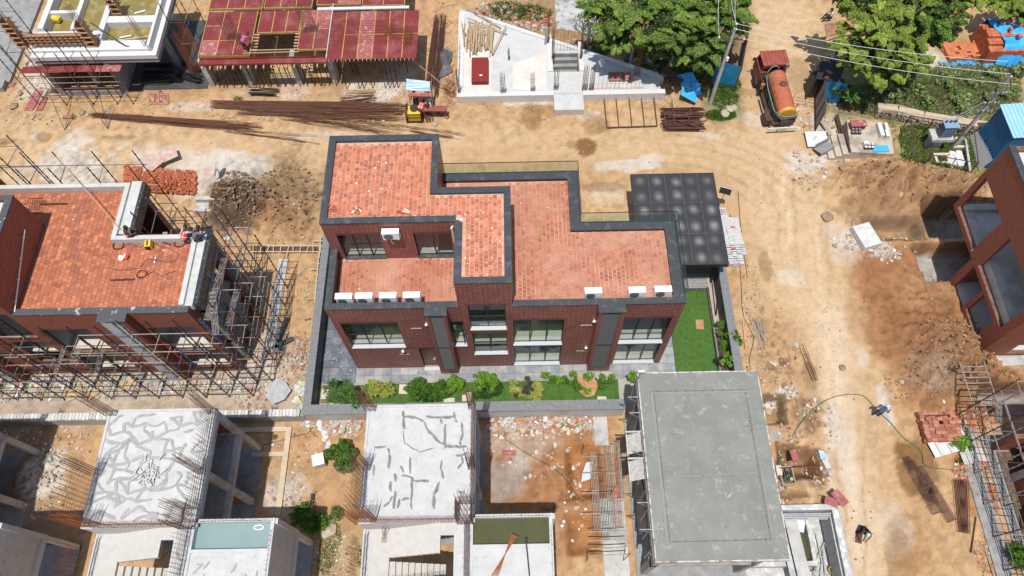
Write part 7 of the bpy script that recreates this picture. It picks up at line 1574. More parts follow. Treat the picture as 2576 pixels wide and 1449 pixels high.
for k,(u,v,rz,lb) in enumerate(((528,512,.05,'short concrete ring beam block beside the rear scaffold'),(565,593,.1,'pale rounded concrete slab beside the scaffold corner'))):
    b=M(); p=at(u,v,.3)
    if k==0: b.box(p.x-.95,p.y-.8,0,p.x+.8,p.y-.55,.5); b.box(p.x-.95,p.y+.15,0,p.x+.8,p.y+.45,.55); b.box(p.x-.95,p.y-.55,0,p.x+.8,p.y+.15,.2)
    else: b.prism(ats([(535,562),(590,568),(600,590),(590,604),(548,602)],.15),0,.15)
    solo(b,'concrete_piece',CONC,lb,'concrete piece')
b=M(); p,q=at(575,553,.1),at(612,580,.1)
b.obox((p.x+.6,p.y-.25,.1),(1.3,.5,.05),rz=-.55); b.obox((q.x-.1,q.y-.1,.08),(1.0,.35,.05),rz=.9); solo(b,'board',PLYO,'two crossed pink boards on the earth right of the scaffold corner','boards')
PTIM = mat('pale_timber', (.6,.49,.36), .85, (.5,.38,.26), 8)
# timber ladder-like trench forms
for k,(P0_,P1_,lb) in enumerate((((632,626),(815,626),'horizontal ladder-like timber trench form between the two brick houses'),((815,600),(800,760),'ladder-like timber form running down along the left plot wall'))):
    t=thing('timber_form',lb,'timber form',tuple(at(*P0_,.1))); b=M(); b.bar(at(*P0_,.04),at(*P1_,.04),.14,4,w=1.6); build(b,'trench_shade_strip',mat('trench_shade',(.06,.04,.03),.9,(.2,.08,.05),5),t); p,q=at(*P0_,.25),at(*P1_,.25); d=(q-p).normalized(); a=Vector((-d.y,d.x,0)); L=(q-p).length  # dark strip in place of the open trench, its shade put into the colour
    for s_ in (-.22,.22): b=M(); b.bar(p+a*s_,q+a*s_,.045,4); build(b,'rail',PTIM,t)
    n=int(L/.42)
    for i in range(n): c=p.lerp(q,(i+.5)/n); e=.32 if i%5 else .75; b=M(); b.bar(c-a*e+Vector((0,0,.05)),c+a*.32+Vector((.1*(i%3-1),0,.05)),.035,4); build(b,'rung',PTIM,t)
b=M()
for q in (((690,880),(722,798),.3),((703,868),(735,850),.3),((690,870),(715,880),.25)): p,r=at(*q[0],.15),at(*q[1],.25); d=r-p; b.obox(((p.x+r.x)/2,(p.y+r.y)/2,.2),(d.length,q[2],.06),rz=math.atan2(d.y,d.x))
solo(b,'granite_slabs',GRAN,'broken dark granite slabs stacked on the earth between the two houses','granite slabs')
b=M(); b.box(-15.55,15.8,-.1,-14.95,24,.12); solo(b,'edge_strip',CONC,'pale concrete edge strip along the right end of the unfinished house','strip')
# ================================================================ RIGHT BRICK HOUSE
rh=thing('right_brick_house','red brick house with open window frames cut off by the right edge of the photo','house',(31,20,0))
XR_=27.8; w=M()
wally(w,16.28,21.6,0,2.65,XR_,XR_+.3,[(17.35,19.2,.6,2.65),(19.45,21.1,.0,2.65)])
wally(w,16.28,25.5,2.65,8.6,XR_,XR_+.3,[(16.85,20.95,3.0,6.2),(22.05,25.15,3.0,6.15)])
wallx(w,XR_+.3,36,0,8.6,16.28,16.5,[(29.5,33,.4,2.6),(29.5,33,3.3,6.2)]); wallx(w,XR_+.3,36,2.65,3.0,25.2,25.5); wallx(w,XR_+.3,36,6.15,8.6,25.2,25.5)
wallx(w,XR_+.3,36,0,2.65,21.3,21.6)
build(w,'wall',BRICK2,rh)
b=M(); b.box(XR_+.3,16.5,2.7,36,25.2,2.98); b.box(XR_+.3,16.5,6.3,36,25.2,6.5); b.box(XR_+.3,16.5,8.2,36,25.2,8.4); b.box(XR_+.3,16.5,-.1,36,21.3,.1); build(b,'floor_slab',mat('white_floor_tile',(.6,.6,.58),.35,(.55,.55,.53),1),rh)
b=M(); b.box(XR_-.04,22.0,2.9,XR_+.5,22.06,3.05); b.box(XR_+.3,22.1,2.99,XR_+.85,25.1,3.12); b.box(XR_+.3,24.75,3.12,36,25.15,3.3); b.box(XR_+.3,16.6,2.99,XR_+1.6,21.0,3.6); b.box(XR_+.3,21.4,2.99,XR_+.5,22,6.2); b.box(XR_+.3,16.86,.6,XR_+.7,17.3,2.6); build(b,'concrete_lining',CONC,rh)
b=M(); b.box(34,21.2,3,34.2,25,6.2); b.box(33,16.5,.1,33.2,21.2,6.2); build(b,'inner_wall',DCONC,rh)
coping(rh,[(XR_-.03,16.25,XR_+.35,25.53)],8.6,.1,m=GRAN)
tb=M(); tb.obox((29.5,23.6,3.01),(.9,.7,.02)); solo(tb,'loose_tile',WHITEP,'single pale floor tile laid out in the open first floor of the right brick house','tile')
b=M(); b.box(27.1,15.6,-.1,36,16.25,.15); b.box(27.0,24.4,-.6,28.4,24.8,-.2); solo(b,'apron',CONC,'pale rubble strewn concrete strip at the corner of the right brick house','apron')
# house under scaffold, bottom right corner
br=thing('scaffolded_brick_shell','half built brick and concrete shell behind scaffolding in the bottom right corner','unfinished house',(29.5,7,0))
for (x,y,sx,sy,h) in ((27.0,10.5,3,.25,2.6),(27.6,7.4,.25,1.4,3.0),(27.2,6.2,3,.25,3.2),(27.6,3.5,.25,1.6,3.2),(27.4,2.6,3,.25,3.2)): w=M(); w.box(x,y,0,x+sx,y+sy,h); build(w,'wall',BRICK2,br)
w=M(); w.box(26.6,1,-.1,34,11.4,.12); w.box(27.5,8.7,0,27.9,9.1,3.3); w.box(27.5,5.3,0,27.9,5.7,3.3); w.box(27.4,1,3.3,34,8.9,3.5); w.box(28.5,7.5,0,28.8,9,3.3); w.box(27.6,1,6.5,36,11.6,6.75); w.box(31.5,1,.1,31.8,11.4,6.5); w.box(27.6,11.2,3.5,33,11.45,6.5); build(w,'concrete_frame',DCONC,br)  # topmost slab is out of view, added to darken the shell below
b=M(); b.box(27.2,4.2,.12,31.4,10.4,.2); build(b,'shade_debris_floor',mat('shade_dark_debris',(.09,.05,.035),.95,(.2,.12,.08),4,bmp=.6,bs=5),br)  # debris floor darkened, deep shade of the shell put into its colour
ups,leds=[],[]
for i in range(7): ups+=[(25.6,2.4+1.7*i,0,6.3),(26.7,2.3+1.7*i,0,6.5)]
for z in (1.2,2.9,4.6,6.0):
    for i in range(6): leds+=[((25.6,2.4+1.7*i,z),(25.6,4.1+1.7*i,z)),((26.7,2.3+1.7*i,z),(26.7,4.0+1.7*i,z))]
    for i in range(7): leds.append(((25.5,2.4+1.7*i,z-.05),(26.8,2.3+1.7*i,z-.05)))
scaffold('pale tube scaffold in front of the brick shell in the bottom right corner',ups,leds,(26.2,7,0),[TUBEG,TUBEG,IRONP],plats=[((26.0,11.2,2.95),(26.4,12.5,2.95)),((26.0,5.8,4.6),(26.1,7.5,4.6))])
b=M(); b.box(25.2,2.5,-.1,26.1,9.8,.12); solo(b,'footpath_slab',DCONC,'grey concrete strip under the right hand scaffold','strip')
def boardset(u0,v0,u1,v1,n,lb,mt=DRUST,w_=.3):
    b=M(); p,q=at(u0,v0,.26),at(u1,v1,.26); d=(q-p).normalized(); a=Vector((-d.y,d.x,0))
    for i in range(n): o=a*(i-n/2)*.085; b.bar(p+o,q+o,.022,4)
    L=(q-p).length
    for k in range(7): c=p+d*L*k/6; b.bar(c-a*n*.04,c+a*n*.035,.016,4)
    solo(b,'barred_board',mt,lb,'walkway board','barred walkway boards lying by the road')
boardset(2283,1150,2300,1180,5,'short dark barred board at the top of the leaning pile by the wet patch'); boardset(2290,1160,2362,1290,8,'longest dark barred board slanting beside the wet patch'); boardset(2312,1175,2398,1310,7,'second slanting dark barred board overlapping the longest one')
boardset(2412,1208,2425,1340,6,'upright rusty barred board, left of the pair by the brick rubble',RUST); boardset(2428,1208,2432,1340,6,'upright rusty barred board, right of the pair by the brick rubble',RUST)
for q,lb,r_ in (((2455,1300,2443,1390),'single dark tube lying on the earth below the barred boards',.035),((2475,1370,2500,1449),'white pipe in the bottom right area of the road edge',.035),((2478,1350,2530,1449),'grey tube pair beside the white pipe',.04)):
    b=M(); b.bar(at(q[0],q[1],.1),at(q[2],q[3],.1),r_,6); solo(b,'tube',TUBEG if 'grey' in lb or 'white' in lb else IRONP,lb,'tube')
# bricks by the right pit
BM=[]
for k in range(5): t=M(); t.c=random.choice([(.36,.14,.085),(.40,.16,.10),(.32,.12,.075),(.44,.2,.14)]); t.box(-.145,-.095,0,.145,.095,.19); BM.append(t.mesh('brick',BRK))
rb=thing('brick_stack','stack of orange hollow bricks beside the pit in the lower right','brick stack',tuple(at(2360,1080,0))); rn=random.Random(4); p0=at(2360,1078,0)
for i in range(7):
    for j in range(9):
        for z in range(3 if j<7 else 2):
            if z<2 and 0<i<6 and 0<j<8: continue
            if rn.random()<.05: continue
            share(None,'brick',rb,(p0.x-1.0+i*.3+rn.uniform(-.03,.03)+(j%2)*.03,p0.y-.8+j*.2,z*.2),rn.uniform(-.06,.06),mesh=rn.choice(BM))
for (u,v,w_,h_,rz,mt,lb) in ((2380,1120,1.6,1.0,.25,WHITEP,'white sack of sheeting below the orange brick stack'),(2445,1130,1.3,1.6,.1,CONC,'pale square sheet beside the weeds in the lower right'),(2430,1095,1.6,.9,-.3,TUBEG,'ribbed grey sheet between the brick stack and the scaffold'),(2400,1098,1.5,.5,.3,WHITEP,'white folded panel leaning on the orange brick stack')):
    b=M(); p=at(u,v,.2); n=5
    for i in range(n): b.obox((p.x+math.cos(rz)*(i-n/2)*w_/n,p.y+math.sin(rz)*(i-n/2)*w_/n,.25+.05*(i%2)),(w_/n,h_,.04),ry=.25*(1 if i%2 else -1),rz=rz)
    solo(b,'sheet',mt,lb,'sheet')
for u,v,lb in ((1965,1045,'muddy water standing in the square sump beside the grey slab'),):
    p=at(u,v,-.4); b=M(); rr=random.Random(2); P_=[(p.x+(1.05+.25*rr.uniform(-1,1))*math.cos(a*.45),p.y-.1+(.62+.15*rr.uniform(-1,1))*math.sin(a*.45)) for a in range(14)]; b.prism(P_,-.86,-.8); solo(b,'muddy_puddle',mat('brown_water',(.24,.14,.05),.12,(.33,.22,.1),1.5),lb,'puddle')
# ================================================================ TREES AND PLANTS
def leafcloud(m,blobs,n,size,pal,rn,flat=.75,flip=1.0):
    W=[b[3]**2 for b in blobs]; tot=sum(W)
    B=np.array([b[:4] for b in blobs]); idx=np.random.RandomState(rn.randrange(9999)).choice(len(blobs),n,p=np.array(W)/tot)
    rs=np.random.RandomState(rn.randrange(9999)); d=rs.normal(size=(n,3)); d/=np.linalg.norm(d,axis=1)[:,None]; d[:,2]=np.where(rs.rand(n)<.7,np.abs(d[:,2]),d[:,2])
    r=B[idx,3]*(.55+.5*rs.rand(n)**.6); P=B[idx,:3]+d*r[:,None]*np.array([1,1,flat])
    lump=vnoise(P[:,0],P[:,1],1.5,rn.randrange(50),3); keep=(lump+rs.rand(n)*.25)>.42
    P=P[keep]; d=d[keep]; n=len(P); s=size*(.6+.8*rs.rand(n)); a=rs.rand(n)*6.28
    t=rs.normal(size=(n,3))*.6+d; t/=np.linalg.norm(t,axis=1)[:,None]
    u=np.cross(t,np.stack([np.cos(a),np.sin(a),rs.rand(n)*.3],1)); u/=np.linalg.norm(u,axis=1)[:,None]+1e-9; v=np.cross(t,u)
    tone=.6+.8*rs.rand(n); cl=np.array(pal)[rs.randint(0,len(pal),n)]*tone[:,None]; U=u*s[:,None]; V=v*s[:,None]*.5; dn=np.zeros((n,3)); dn[:,2]=-.25*s
    m.quads(np.stack([P-U+dn,P-V,P+U+dn,P+V],1),cl)
def sprays(m,c,az,L,n,size,pal,rn):
    rs=np.random.RandomState(rn.randrange(99999)); t=rs.rand(n)**.7; w=(rs.rand(n)-.5)*(1.15-t)*1.1; ca,sa=math.cos(az),math.sin(az); tilt=rn.uniform(-.45,.1)
    fx=t*L*1.25-.4*L; fy=w*L; P=np.stack([c[0]+fx*ca-fy*sa,c[1]+fx*sa+fy*ca,c[2]+fx*tilt-.25*fy*fy/L+rs.normal(size=n)*.05*L],1)
    d=np.array([-tilt*ca,-tilt*sa,1])+rs.normal(size=(n,3))*.45; d/=np.linalg.norm(d,axis=1)[:,None]; a=rs.rand(n)*6.28
    u=np.cross(d,np.stack([np.cos(a),np.sin(a),0*a],1)); u/=np.linalg.norm(u,axis=1)[:,None]+1e-9; v=np.cross(d,u); s=size*(.6+.8*rs.rand(n)); g=rn.uniform(.65,1.25)
    cl=np.array(pal)[rs.randint(0,len(pal),n)]*(g*(.75+.5*rs.rand(n)))[:,None]; U=u*s[:,None]; V=v*s[:,None]*.5; m.quads(np.stack([P-U,P-V,P+U,P+V],1),cl)
def tree(name,label,base,blobs,n,size,pal,seed,trunk_r=.18,group=None,limbs=True):
    t=thing(name,label,'tree',tuple(base),group); rn=random.Random(seed)
    b=M(); base=Vector(base); cx=sum(q[0] for q in blobs)/len(blobs); cy=sum(q[1] for q in blobs)/len(blobs); cz=min(q[2] for q in blobs)
    fork=Vector((base.x+(cx-base.x)*.4,base.y+(cy-base.y)*.4,cz*.55)); b.tube([base-Vector((0,0,.2)),base.lerp(fork,.5)+Vector((.08,-.05,0)),fork],[trunk_r*1.25,trunk_r,trunk_r*.85],8)
    for q in blobs:
        e=Vector(q[:3]); md=fork.lerp(e,.5)+Vector((rn.uniform(-.3,.3),rn.uniform(-.3,.3),.2)); b.tube([fork,md,e],[trunk_r*.55,trunk_r*.35,.03],6)
        for k in range(3): f=e+Vector((rn.uniform(-1,1),rn.uniform(-1,1),rn.uniform(-.3,.6)))*q[3]*.8; b.tube([md.lerp(e,.6),f],[.05,.015],4)
    build(b,'trunk',BARK,t); m=M()
    for x,y,z,r in blobs:                      # flat sprays of small leaves carried on the limbs
        for k in range(13):
            a=rn.random()*6.28; e=math.acos(rn.uniform(-.2,1)); rr=r*rn.uniform(.5,1.15); sprays(m,(x+rr*math.sin(e)*math.cos(a),y+rr*math.sin(e)*math.sin(a),z+rr*.65*math.cos(e)),a,r*rn.uniform(.35,.62),int(n*6/len(blobs)/13),size*.42,[tuple(q*1.5 for q in c) for c in pal],rn)
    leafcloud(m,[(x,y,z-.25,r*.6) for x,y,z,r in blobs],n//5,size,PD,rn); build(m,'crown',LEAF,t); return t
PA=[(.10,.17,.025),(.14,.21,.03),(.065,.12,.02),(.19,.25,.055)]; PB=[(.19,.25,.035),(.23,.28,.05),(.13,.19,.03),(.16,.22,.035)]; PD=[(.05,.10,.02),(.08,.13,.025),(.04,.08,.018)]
def bl_(L): return [(*at(u,v,z)[:2],z,r) for u,v,z,r in L]
tree('feathery_tree','broad leafy tree with yellow green top left of the power pole, leftmost of the group',gat(1575,150),bl_([(1540,30,5.5,1.5),(1590,70,5.2,1.5),(1560,100,4.2,1.2),(1610,20,6.2,1.6),(1650,70,5.5,1.4),(1500,15,5,1.1),(1545,75,4.6,1.2)]),9500,.17,PA,1)
tree('feathery_tree','large feathery tree in the middle of the left tree group',gat(1643,150),bl_([(1680,40,6.3,1.6),(1700,90,5.5,1.5),(1660,0,6.5,1.6),(1730,130,4.0,1.2),(1690,125,3.8,1.0),(1640,110,4.5,1.1),(1730,50,6,1.3)]),9500,.17,PA,2)
tree('feathery_tree','dark leafy tree just behind the left power pole and crossarm',gat(1745,175),bl_([(1770,60,5.2,1.5),(1790,110,4.6,1.4),(1765,160,3.4,1.0),(1800,40,5.5,1.3),(1740,-5,6,1.5)]),8500,.17,PA+PD,3)
tree('feathery_tree','tree overhanging the dirt road at the top, right side of the left group',gat(1830,60),bl_([(1830,10,5.4,1.4),(1860,25,5.0,1.1),(1845,60,4.0,.9),(1810,-20,6,1.5),(1870,-10,5,1.1)]),6000,.16,PA,4)
tree('spreading_tree','biggest bright yellow green tree with layered crown right of the road',gat(2170,170),bl_([(2200,60,6.0,1.6),(2150,110,5.0,1.3),(2240,95,5.6,1.5),(2180,150,4.2,1.4),(2260,140,4.5,1.3),(2300,110,4.8,1.3),(2215,185,3.2,1.2),(2270,165,3.8,1.1),(2310,155,3.6,.9),(2150,155,3.8,.9),(2240,40,6.4,1.2)]),14000,.16,PB,5,.22)
tree('spreading_tree','bright green tree leaning over the top right of the road above the seated man',gat(2190,60),bl_([(2120,-10,6.2,1.2),(2170,5,6.5,1.5),(2220,0,6.8,1.5),(2130,20,5.4,.8),(2270,10,6.6,1.4)]),6500,.16,PB,6)
tree('spreading_tree','dark green tree between the two bright crowns at the top right',gat(2330,70),bl_([(2310,20,6.2,1.5),(2350,50,5.2,1.4),(2300,70,4.8,1.3),(2370,15,6,1.4),(2340,90,3.6,1.0)]),7000,.16,PD+PA,7)
tree('spreading_tree','bright tree along the top edge right of centre of the right group',gat(2420,30),bl_([(2400,-5,4.2,1.2),(2440,-10,4.2,1.2),(2385,14,3.8,.8)]),4500,.16,PB,8)
tree('spreading_tree','bright tree in the top right corner of the photo',gat(2540,40),bl_([(2520,0,3.0,1.1),(2560,8,3.0,1.3),(2578,32,2.6,.9)]),5500,.16,PB,9)
def bush(name,label,c,blobs,n,size,pal,seed,cat='shrub',group=None,stem=True,flat=.8):
    t=thing(name,label,cat,tuple(c),group); rn=random.Random(seed); c=Vector(c)
    b=M(); sub=[]
    for x,y,z,r in blobs:
        for k in range(8): a=rn.random()*6.28; e_=math.acos(rn.uniform(-.2,1)); rr=r*rn.uniform(.55,1.1); sub.append((x+rr*math.sin(e_)*math.cos(a),y+rr*math.sin(e_)*math.sin(a),z+rr*.75*math.cos(e_),r*rn.uniform(.22,.5)))
    for k in range(5): q=blobs[k%len(blobs)]; b.tube([c,Vector((q[0]+rn.uniform(-.1,.1),q[1]+rn.uniform(-.1,.1),q[2]))],[.025,.01],4)
    build(b,'stem',BARK,t); m=M(); leafcloud(m,sub,int(n*1.2),size,[tuple(q*1.2 for q in c) for c in pal],rn,flat); build(m,'foliage',LEAF,t); return t
def gb(u,v,r,h=None,n=3,rn=None):
    p=at(u,v,.0); rn=rn or random.Random(int(u)); h=h or r
    return (p.x,p.y,0.02),[(p.x+rn.uniform(-.4,.4)*r,p.y+rn.uniform(-.3,.3)*r,h*.6+rn.uniform(-.1,.1),r*rn.uniform(.6,.85)) for _ in range(n)]
PG=[(.08,.17,.02),(.11,.22,.03),(.06,.13,.02)]; PBR=[(.16,.30,.03),(.20,.35,.04),(.12,.24,.03)]; PDK=[(.035,.09,.02),(.05,.12,.025),(.03,.07,.018)]
for u,v,r,h,n,s,pal,lb in ((1055,985,.75,.8,2600,.06,PG,'dark round bush right of the twin concrete covers'),(1100,995,.75,.8,2400,.06,PG,'bush joined to the dark round bush in the front lawn'),(1150,972,.62,.7,2600,.05,PBR,'light green round bush left of the rebar column in front of the house'),
   (1217,967,.68,.8,2800,.05,PBR,'light green round bush right of the rebar column, tallest of the bright ones'),(1210,995,.45,.5,900,.06,PDK,'low dark shrub with small red flowers below the bright bush'),(1245,985,.5,.5,900,.06,PDK,'straggly dark shrub near the middle of the front lawn'),(1075,1005,.5,.5,1200,.06,PDK,'dark low shrub against the plot wall below the round bushes')):
    c,b_=gb(u,v,r,h,4); bush('garden_bush',lb,c,b_,n,s,pal,int(u+v))
for k,(u,v,r,lb) in enumerate(((1374,950,.3,'small shrub at the left end of the planting bed'),(1392,960,.3,'small leafy shrub, second along the planting bed'),(1405,957,.32,'small leafy shrub in the middle of the left bed row'),(1421,958,.3,'small leafy shrub right of the middle of the left bed row'),(1438,950,.3,'small shrub at the back edge of the bare soil bed'),(1441,965,.28,'small shrub at the left rim of the bare soil'),(1479,949,.28,'single small shrub behind the bare soil bed'),(1454,980,.26,'small shrub at the lower left rim of the bare soil'),(1474,986,.24,'small shrub at the lower rim of the bare soil'),(1510,964,.32,'largest leafy shrub right of the bare soil bed'),(1518,952,.25,'small shrub just behind the largest one right of the bed'),(1532,960,.28,'small shrub second from the right of the planting bed'),(1538,952,.22,'small shrub at the right end of the planting bed'),(1517,976,.24,'small shrub at the lower right rim of the bare soil bed'))):
    c,b_=gb(u,v,r,r*1.2,3); bush('small_shrub',lb,c,b_,300,.06,PG if k%2 else PBR,k+300,group='small shrubs round the planting bed')
def spiky(name,label,u,v,r,n,pal,seed,h=.5,heads=8,L=.35,w_=.022,group=None):
    t=thing(name,label,'shrub',(*at(u,v,.0)[:2],0.02),group); rn=random.Random(seed); p=at(u,v,.0); m=M(); b=M()
    for k in range(heads):
        hx,hy=p.x+rn.gauss(0,r*.5),p.y+rn.gauss(0,r*.4); hz=h*rn.uniform(.6,1.1); b.tube([(p.x+(hx-p.x)*.3,p.y+(hy-p.y)*.3,0),(hx,hy,hz)],[.02,.012],4)
        for i in range(n//heads):
            a=rn.random()*6.28; e=rn.uniform(.1,.9); l=L*rn.uniform(.7,1.1); d=Vector((math.cos(a)*math.cos(e),math.sin(a)*math.cos(e),math.sin(e))); s_=d.cross(Vector((0,0,1))).normalized()*w_
            P0=Vector((hx,hy,hz)); P1=P0+d*l*.55; P2=P0+d*l-Vector((0,0,l*.25)); q=rn.choice(pal); g_=rn.uniform(.7,1.25); m.c=(q[0]*g_,q[1]*g_,q[2]*g_); m.add([P0-s_*.5,P0+s_*.5,P1+s_,P1-s_,P2],[(0,1,2,3),(3,2,4)])
    build(b,'stem',BARK,t); build(m,'foliage',LEAF,t)
PY=[(.35,.38,.06),(.28,.33,.05),(.2,.28,.04),(.42,.42,.12)]
spiky('dracaena','yellow green spiky plant left of the twin concrete covers',962,990,.65,900,PY,1,.5,12); spiky('dracaena','yellow spiky plant left of the dark tuft in the middle of the lawn strip',1300,988,.6,700,PY,2,.5,9); spiky('dracaena','yellow spiky plant right of the dark tuft in the middle of the lawn strip',1345,988,.55,650,PY,3,.5,8); spiky('dark_dracaena','dark twiggy tuft between the two yellow spiky plants',1323,985,.5,900,[(.08,.09,.05),(.05,.06,.035)],4,.6,9,.22)
spiky('oleander','tall dark oleander overhanging the plot wall in the left garden corner',885,1010,.65,1500,PDK+PG,5,1.3,16,.4,.03); spiky('oleander','front part of the oleander spilling over the plot wall beside the concrete shell',895,1035,.45,700,PDK+PG,55,1.3,10,.4,.03)
spiky('ornamental_grass','fine leaved grass clump behind the oleander',860,975,.5,900,[(.1,.18,.05),(.14,.22,.08)],6,.15,9,.5,.01); spiky('ornamental_grass','fine grass clump left of the oleander',840,1003,.45,700,[(.1,.18,.05),(.14,.22,.08)],7,.12,8,.5,.01)
for k,(u,v,r,n,pal,h,lb) in enumerate(((1810,830,.3,700,PG,.9,'bushy green plant at the top of the planter'),(1812,855,.3,600,PG,.8,'green plant in the upper middle of the planter'),(1818,880,.3,500,PG,.8,'oleander with pink flowers in the middle of the planter'),(1828,905,.3,500,PBR,.8,'light green plant at the lower end of the planter'),(1815,915,.35,700,[(.03,.02,.02),(.05,.03,.03)],.7,'dark purple leaved plant filling the lower planter'))):
    spiky('planter_shrub',lb,u,v,r,n,pal,70+k,h,8,.22,.02,'shrubs in the granite planter')
c=at(1850,850,1.2); bush('fig_plant','broad leaved plant leaning over the right plot wall',(12.7,18.2,.5),[(c.x,c.y,1.4,.35),(c.x-.3,c.y+.2,1.2,.3),(c.x+.1,c.y-.4,1.2,.3)],220,.13,PG,3)
c=at(1845,915,1.2); bush('wall_shrub','small leafy shrub at the bottom end of the right plot wall',(12.6,15.6,.5),[(c.x,c.y,1.2,.35),(c.x-.4,c.y+.1,1.0,.3)],500,.08,PBR,4)
c,b_=gb(1590,960,.35,1.2,3); bush('creeper','light green creeper at the corner of the grey slab house',c,b_,350,.1,PBR,5)
for u,v,r,h,n,lb,pal in ((868,1138,.85,.9,3000,'round green bush beside the pale cubic box',PG),(780,1310,.8,.8,2200,'dark green bush in the shadow of the tank wall',PG),(815,1315,.45,.4,900,'brighter end of the bush below the tank wall shadow',PG),(690,1000-15,.01,.1,5,'tiny weed',PG),(2405,1118,.55,.5,1500,'fresh green weeds between the sheets in the lower right',PBR),(2555,1400,.7,.7,1800,'green bush in the bottom right corner of the photo',PG)):
    if 'tiny' in lb: continue
    c,b_=gb(u,v,r,h,5); bush('wild_bush',lb,c,b_,n,.07,pal,int(u))
def weeds(label,pts,n,size,pal,seed,hgt=.25,name='weeds'):
    rn=random.Random(seed); m=M(); W=[r*r for _,_,r,_ in pts]
    for k in range(n):
        u,v,ru,rv=rn.choices(pts,W)[0]; a=rn.random()*6.28; q=math.sqrt(rn.random()); p=at(u+ru*q*math.cos(a),v+rv*q*math.sin(a)); z=gz(p.x,p.y)
        if float(rn.random())>.9: pass
        c=rn.choice(pal); g_=rn.uniform(.6,1.3); m.c=(c[0]*g_,c[1]*g_,c[2]*g_); a=rn.random()*6.28; s_=size*rn.uniform(.5,1.3); dx,dy=math.cos(a)*s_*.3,math.sin(a)*s_*.3; lx,ly=rn.uniform(-1,1)*s_,rn.uniform(-1,1)*s_; h=hgt*rn.uniform(.3,1)*(1-.6*q)
        m.add([(p.x-dx,p.y-dy,z+h*.3),(p.x+dx,p.y+dy,z+h*.3),(p.x+lx+dx*.3,p.y+ly+dy*.3,z+h+s_*.3)],[(0,1,2)])
    return solo(m,name,LEAF,label,'weeds',kind='stuff')
PSC=[(.27,.31,.12),(.34,.34,.17),(.2,.27,.09),(.4,.37,.23),(.27,.36,.12)]
weeds('dense scrub of weeds and grass over the far right waste land',[(2300,250,150,60),(2440,220,130,70),(2190,250,70,40),(2500,260,70,60),(2350,215,150,40),(2240,330,20,40)],26000,.15,PSC,1,.6,'scrub'); weeds('green grass and creepers filling the fenced transformer yard',[(2330,350,70,45),(2400,400,70,35),(2300,400,40,25),(2450,360,30,50)],9000,.16,[(.1,.17,.03),(.14,.22,.04),(.2,.21,.08)],2,.3,'yard_grass')
weeds('rough undergrowth below the left group of trees',[(1700,150,130,60),(1520,60,80,40),(1780,200,60,40),(1270,30,60,25),(1340,35,50,20),(1480,130,60,25)],7000,.2,[(.1,.16,.03),(.13,.19,.04),(.07,.11,.03)],3,.45,'undergrowth')
weeds('patch of weeds round the foot of the left power pole',[(1820,245,38,30),(1812,290,40,14),(1850,215,15,14)],3000,.15,PG,4,.3); weeds('green weeds and grass tufts on the earth below the concrete shells',[(845,1350,14,60),(820,1400,20,50),(850,1290,18,18),(905,1400,8,30),(870,1170,30,22),(690,1100,8,6)],2600,.12,PG+PSC,5,.25)
weeds('scattered grass tufts along the upper dirt road',[(185,295,10,6),(415,222,8,4),(405,232,6,3),(600,250,14,6),(352,232,5,3),(55,250,4,3),(1950,950,4,16),(2000,900,5,5),(2420,1160,20,10),(1325,1050,12,4),(1415,1070,14,8),(2100,240,30,20),(2070,270,16,25)],1500,.12,PG,6,.2)
for k,(u,v,r,lb) in enumerate(((2215,225,.6,'bush in the scrub just right of the guard shelter tree'),(2250,250,.7,'bush in the scrub above the pale top of the rubble wall'),(2300,232,.5,'low bush amid litter in the middle of the scrub'),(2335,262,.7,'broad bush right behind the middle of the rubble wall'),(2370,225,.5,'bush in the scrub left of the right power pole wires'),(2400,255,.75,'large bush in the scrub behind the transformer'),(2425,285,.55,'bush between the rubble wall and the transformer pole'),(2450,215,.6,'bush beneath the bracket of the right power pole'),(2500,200,.7,'bush in the scrub right of the right power pole top'),(2530,240,.75,'bush in the scrub right above the blue shed roof'),(2480,250,.5,'small bush left of the blue shed roof corner'),(2350,70,.7,'bush beside the red and yellow painted kerb'),(2395,95,.7,'bush directly left of the tall brick stack'),(2380,200,.45,'low bush below the brick stack and its tarpaulin scraps'),(2270,205,.55,'bush at the foot of the biggest bright tree'),(2560,185,.6,'bush at the right edge of the photo below the tarpaulin'))):
    p=gat(u,v); rn=random.Random(900+k); bush('scrub_bush',lb,p,[(p.x+rn.uniform(-.3,.3),p.y+rn.uniform(-.3,.3),p.z+.4,r*rn.uniform(.6,.9)) for _ in range(3)],int(1500*r),.09,PSC+PG,k,group='bushes of the waste land')
c=at(2122,232,1.2); tree('young_tree','slender young tree in front of the right blue sheet',gat(2125,262),[(c.x,c.y,1.4,.6),(c.x+.5,c.y-.5,1.1,.6),(c.x-.5,c.y+.4,1.6,.45)],1800,.1,PD+PG,77,.05)
